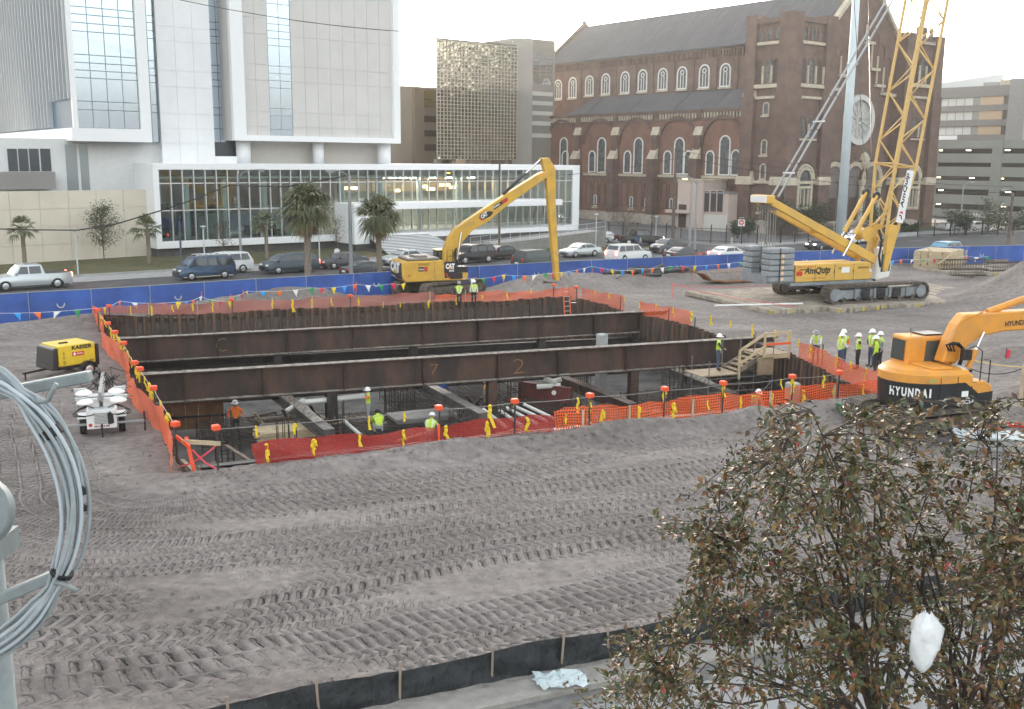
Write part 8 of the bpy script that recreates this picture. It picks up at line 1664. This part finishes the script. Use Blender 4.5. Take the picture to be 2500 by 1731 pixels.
P = ST(onT(2200, 83.), 83.); r = thing('notice_board', 'white notice board on a post right of the crane boom', 'sign', P, UZ); zb_ = ZAT(P.x, P.y, 535); MB().box(-.9,.9,-.05,.05,zb_,zb_+2.2).build('board', DECWH, r); MB().cyl((0,.1,0), (0,.1,zb_), .06, 8).build('post', LAMPG, r)
IRON = M('black_iron', (.015,.015,.016), .5)
def iron_fence(label, A, B, n, h=1.9):
    d = B-A; r = thing('iron_fence', label, 'fence', (A.x, A.y, .05), math.atan2(d.y, d.x), 'iron railings'); L_ = d.length; pm = MB().box(-.06,.06,-.06,.06,0,h+.25).lathe([(.09,h+.25),(.05,h+.32),(.01,h+.42)], 8).mesh('post', IRON)
    for i in range(n+1): o = obj('post', pm, r); o.location = (L_*i/n, 0, 0)
    for z in (.25, h-.15): MB().box(0,L_,-.02,.02,z-.025,z+.025).build('rail', IRON, r)
    mb = MB()
    for x in np.arange(.1, L_, .16): mb.box(x-.012,x+.012,-.012,.012,.1,h)
    o = mb.build('picket', IRON, r); o['kind'] = 'stuff'
iron_fence('black iron railing beside the church car yard', G(1486,584), G(1848,598), 10); iron_fence('black iron railing in front of the church steps', G(1870,597), G(2160,580), 9); iron_fence('black iron railing before the car park', G(2240,578), G(2620,572), 10)
# ------------------------------------------------------------------ foreground: crape myrtle, bag, cable coil on its post
rgb = random.Random(77)
POLY = [(1850,1000), (1990,985), (2120,1010), (2230,965), (2330,985), (2420,960), (2600,980), (2750,1200), (2700,1750), (1500,1760), (1445,1640), (1480,1545), (1560,1540), (1680,1440), (1640,1350), (1560,1255), (1640,1230), (1760,1160), (1780,1075)]
def inpoly(x, y):
    c = False; j = len(POLY)-1
    for i in range(len(POLY)):
        (xi, yi), (xj, yj) = POLY[i], POLY[j]
        if (yi > y) != (yj > y) and x < (xj-xi)*(y-yi)/(yj-yi)+xi: c = not c
        j = i
    return c
BASE = Vector((3.25, 7.1, 0)); CTR = Vector((3.25, 7.1, 5.2))
r = thing('crape_myrtle', 'large autumn brown leafy crape myrtle filling the near right corner', 'tree', (BASE.x, BASE.y, 0), 0)
wood = MB(); lv = MB(); tw = MB(); be = MB()
forks = []
for i in range(13):
    a = 2*math.pi*i/13+rgb.uniform(-.2,.2); q = CTR+Vector((math.cos(a)*rgb.uniform(.15,.9), math.sin(a)*rgb.uniform(.1,.6), rgb.uniform(-.4,.8))); b0 = BASE+Vector((math.cos(a)*.2, math.sin(a)*.2, -.1)); mid_ = b0.lerp(q, .5)+Vector((rgb.gauss(0,.08), rgb.gauss(0,.08), 0))
    wood.tube([b0-BASE, mid_-BASE, q-BASE], [.06,.045,.028], 7); forks.append(q)
def leaf(c, d, n_, L_, wd):
    d = d.normalized(); s = d.cross(n_); s = s.normalized() if s.length > .05 else d.orthogonal().normalized(); n2 = s.cross(d)
    c = c-BASE; m1 = c+d*L_*.45-n2*.0; t = c+d*L_-n2*L_*.14
    lv.add([c, m1+s*wd+n2*wd*.35, t, m1-n2*.0], [(0,1,2,3)]); k = len(lv.v); lv.f.append((k-4, k-1, k-2, k)); lv.v.append(tuple(m1-s*wd+n2*wd*.35)); lv.mi.append(0)
limbs = []
def sample(lo_y=940):
    while True:
        px, py = rgb.uniform(1420, 2720), rgb.uniform(lo_y, 1760)
        if inpoly(px, py): return px, py
for i in range(64):                                  # main limbs
    px, py = sample(); T = AT(px, py, rgb.triangular(5.6, 8.4, 6.8)); F = min(forks, key=lambda q: (q-T).length+rgb.uniform(0, .7))
    if T.z < F.z+.05: F = min(forks, key=lambda q: q.z)-Vector((0,0,.5))
    v_ = T-F; pl = [F]+[F+v_*f+Vector((rgb.gauss(0,.05), rgb.gauss(0,.05), .30*v_.length*f*(1-f)+rgb.gauss(0,.03))) for f in (.25,.5,.75)]+[T]
    tw.tube([p-BASE for p in pl], [.016,.012,.009,.006,.003], 5); limbs += [(pl[k].lerp(pl[k+1], g), (pl[k+1]-pl[k]).normalized()) for k in range(1, 4) for g in (0., .33, .66)]+[(T, v_.normalized())]
LP = np.array([tuple(p) for p, d in limbs])
for i in range(1250):                                # leafy twigs off the nearest limb
    px, py = sample(); dep = rgb.triangular(5.3, 8.6, 6.5); T = AT(px, py, dep); k = int(np.argmin(((LP-np.array(T))**2).sum(1)+RNG.random(len(LP))*.02)); F, fd = limbs[k]; v_ = T-F
    if v_.length > .75: T = F+v_.normalized()*rgb.uniform(.35, .75); v_ = T-F
    mid_ = F+v_*.5+Vector((rgb.gauss(0,.03), rgb.gauss(0,.03), .10*v_.length)); tw.tube([F-BASE, mid_-BASE, T-BASE], [.005,.0035,.0018], 4)
    sparse = .55 if py < 1130 else (.8 if py > 1560 and px > 1750 else 1.0)
    for g in np.linspace(.3, 1.02, int(rgb.randint(12, 20)*sparse)):
        c = F.lerp(mid_, g*2) if g < .5 else mid_.lerp(T, (g-.5)*2); ld = (v_.normalized()*.45+Vector((rgb.gauss(0,.6), rgb.gauss(0,.6), rgb.gauss(.05,.45)))).normalized()
        leaf(c+ld*.012, ld, Vector((rgb.gauss(0,.5), rgb.gauss(0,.5), 1)).normalized(), rgb.uniform(.042,.085), rgb.uniform(.012,.022))
    if rgb.random() < .10:
        for j in range(9): c = T+Vector((rgb.gauss(0,.035), rgb.gauss(0,.035), rgb.gauss(.03,.04))); be.lathe([(.002,-.007),(.007,0),(.002,.007)], 5, tuple(c-BASE))
TWIG = M('twig_brown', (.075,.055,.045), .85, var=.3, vscale=20)
wood.build('trunk', M('myrtle_bark', (.15,.115,.09), .8, var=.3, vscale=10), r, True); o = tw.build('branches', TWIG, r); 
LEAFM = islandmat('myrtle_leaf', [(0,(.095,.095,.032)), (.22,(.065,.08,.03)), (.40,(.14,.105,.035)), (.56,(.15,.085,.03)), (.70,(.18,.08,.028)), (.78,(.11,.055,.03)), (.86,(.22,.13,.04)), (.94,(.05,.07,.035)), (.992,(.28,.05,.03))], .42)
lo_ = lv.build('leaves', LEAFM, r); lo_['kind'] = 'stuff'; bo_ = be.build('seed_pods', DKCL, r); bo_['kind'] = 'stuff'
# white plastic bag caught in it
C = AT(2258, 1568, 5.75); mb = MB(); n1, n2_ = 20, 14; rg = random.Random(8)
for i in range(n2_+1):
    f = i/n2_; rad = [.02,.05,.075,.088,.093,.095,.094,.09,.086,.08,.074,.066,.055,.04,.015][i]
    for j in range(n1): t = 2*math.pi*j/n1; k = .95+.13*math.sin(3*t+f*7)+.07*math.sin(7*t-f*11)+rg.gauss(0,.05); mb.v.append((rad*k*math.cos(t), rad*k*.8*math.sin(t), .19-.38*f+rg.gauss(0,.006)))
for i in range(n2_):
    for j in range(n1): mb.f.append((i*n1+j, i*n1+(j+1)%n1, (i+1)*n1+(j+1)%n1, (i+1)*n1+j)); mb.mi.append(0)
mb.build('plastic_bag', M('white_plastic', (.80,.82,.83), .35, var=.05, vscale=30), None, smooth=True, loc=C, label='white plastic bag caught among the branches at right', cat='bag')
# small leafy shoot at the bottom edge
tree('low leafy shoot poking up at the bottom edge', AT(1480, 1790, 11.5)*1.0-Vector((0,0,1.0)), 1.6, .6, LEAFM, 420, .05, 91, conical=False, name='leafy_shoot', cat='plant', grp=None, trunk=.02)

def coil():
    yd = 2.5; COILM = M('grey_cable', (.33,.365,.385), .5, var=.12, vscale=25); GAL = M('galv_steel', (.24,.27,.275), .6, .2, var=.12, vscale=15)
    def at(px, py, y=yd): return AT(px, py, y)
    # post
    lo, hi = -2.5, -.8
    for _ in range(40):
        m_ = (lo+hi)/2; z_ = ZAT(m_, 2.72, 1731) if False else AT(38, 1731, 2.72).z
        if PRJ((m_, 2.72, z_))[0] < 38: lo = m_
        else: hi = m_
    xp = lo-.05
    r = thing('cable_post', 'galvanised steel post at the left edge carrying a cable bracket', 'post', (xp, 2.72, 0), 0); MB().tube([(0,0,-.1),(0,0,11.5)], .05, 14).build('shaft', GAL, r, True)
    for (p, q_) in (((-30,966), (222,918)), ((-40,1478), (135,1404))):
        A, B = at(*p, 2.63), at(*q_, 2.63); MB().beam(A-r.location, B-r.location, .035, .03).build('bracket_arm', GAL, r, bevel=.004)
    for pts in (((86,970),(95,982),(118,978),(128,955),(138,937)), ((134,1423),(150,1425),(168,1432),(188,1443))):
        MB().tube([at(x, y, 2.47)-r.location for x, y in pts], .006, 8).build('hook', GAL, r, True)
    dc = at(-55, 1250, 2.6); d0 = Vector((0,-1,.25)).normalized(); MB().cyl(dc-r.location-d0*.02, dc-r.location+d0*.02, .095, 28).build('round_plate', GAL, r, 40, bevel=.004)
    MB().beam(dc-r.location, Vector((0,0,dc.z)), .03, .03).build('plate_arm', GAL, r)
    MB().box(-.07,.07,-.07,.07,8.9,8.96).build('clamp', GAL, r)
    # cables: each a separate loop, tied in a bundle
    c = thing('cable_coil', 'hanging loop of grey communication cables taped into a bundle at the left edge', 'cable coil', at(-150, 1258), 0); O_ = c.location; rg = random.Random(5)
    ex = at(-149, 1258)-at(-150, 1258); ey = at(-150, 1257)-at(-150, 1258); sx_, sy_ = ex.length, ey.length; ex.normalize(); ey.normalize()
    for k in range(16):
        off = rg.uniform(-21, 21); dz = rg.uniform(-.03, .03); ph = rg.uniform(0, 6.28); pts = []
        for t in np.linspace(0, 2*math.pi, 73)[:-1]:
            tie = .35+.65*(math.sin(t*1.0+.2)**2); tight = 1-.55*math.exp(-((t-.95)/.12)**2)-.55*math.exp(-((t-5.75)/.12)**2)
            rx = 330+off*tight+7*math.sin(2*t+ph)*tight; ry = 352+off*tight+9*math.sin(2*t+ph)*tight+(26 if math.sin(t) < 0 else 0)*(-math.sin(t))*(.5+off/52)
            pts.append(ex*(rx*math.cos(t)*sx_)+ey*(ry*math.sin(t)*sy_)+Vector((0,dz*tight+.008*math.sin(3*t+ph),0)))
        MB().tube(pts, .0052, 8, closed=True).build('cable', COILM if k % 3 else M('pale_cable', (.46,.51,.55), .45), c, True)
    TAPE = M('black_tape', (.012,.012,.013), .6)
    for t, w_, hh in ((.60,.028,.026), (-.40,.030,.013), (.05,.010,.016), (.16,.010,.02)):
        rx, ry = (330, 352) if t > .3 or t < -.2 else (353, 375); p = ex*(rx*math.cos(t)*sx_)+ey*(ry*math.sin(t)*sy_*(1.03 if t < 0 else 1)); tg = (-ex*math.sin(t)+ey*math.cos(t)).normalized()
        MB().tube([p-tg*hh/2, p-tg*hh*.4, p+tg*hh*.4, p+tg*hh/2], [w_*.97, w_, w_, w_*.97] , 12).build('tape_wrap', TAPE, c, True)
coil()
# ------------------------------------------------------------------ low haze volume, added to imitate lens glare
hb = MB().box(-3100, 3100, -3100, 3100, -6, 48).build('haze', M('haze_air', (1,1,1)), kind='stuff')
hm = MATS['haze_air']; hn = hm.node_tree; hn.nodes.clear(); ho = hn.nodes.new('ShaderNodeOutputMaterial'); hv = hn.nodes.new('ShaderNodeVolumePrincipled')
hv.inputs['Color'].default_value = (.95, .93, .90, 1); hv.inputs['Density'].default_value = .00033; hv.inputs['Anisotropy'].default_value = .45; hn.links.new(hv.outputs[0], ho.inputs['Volume'])
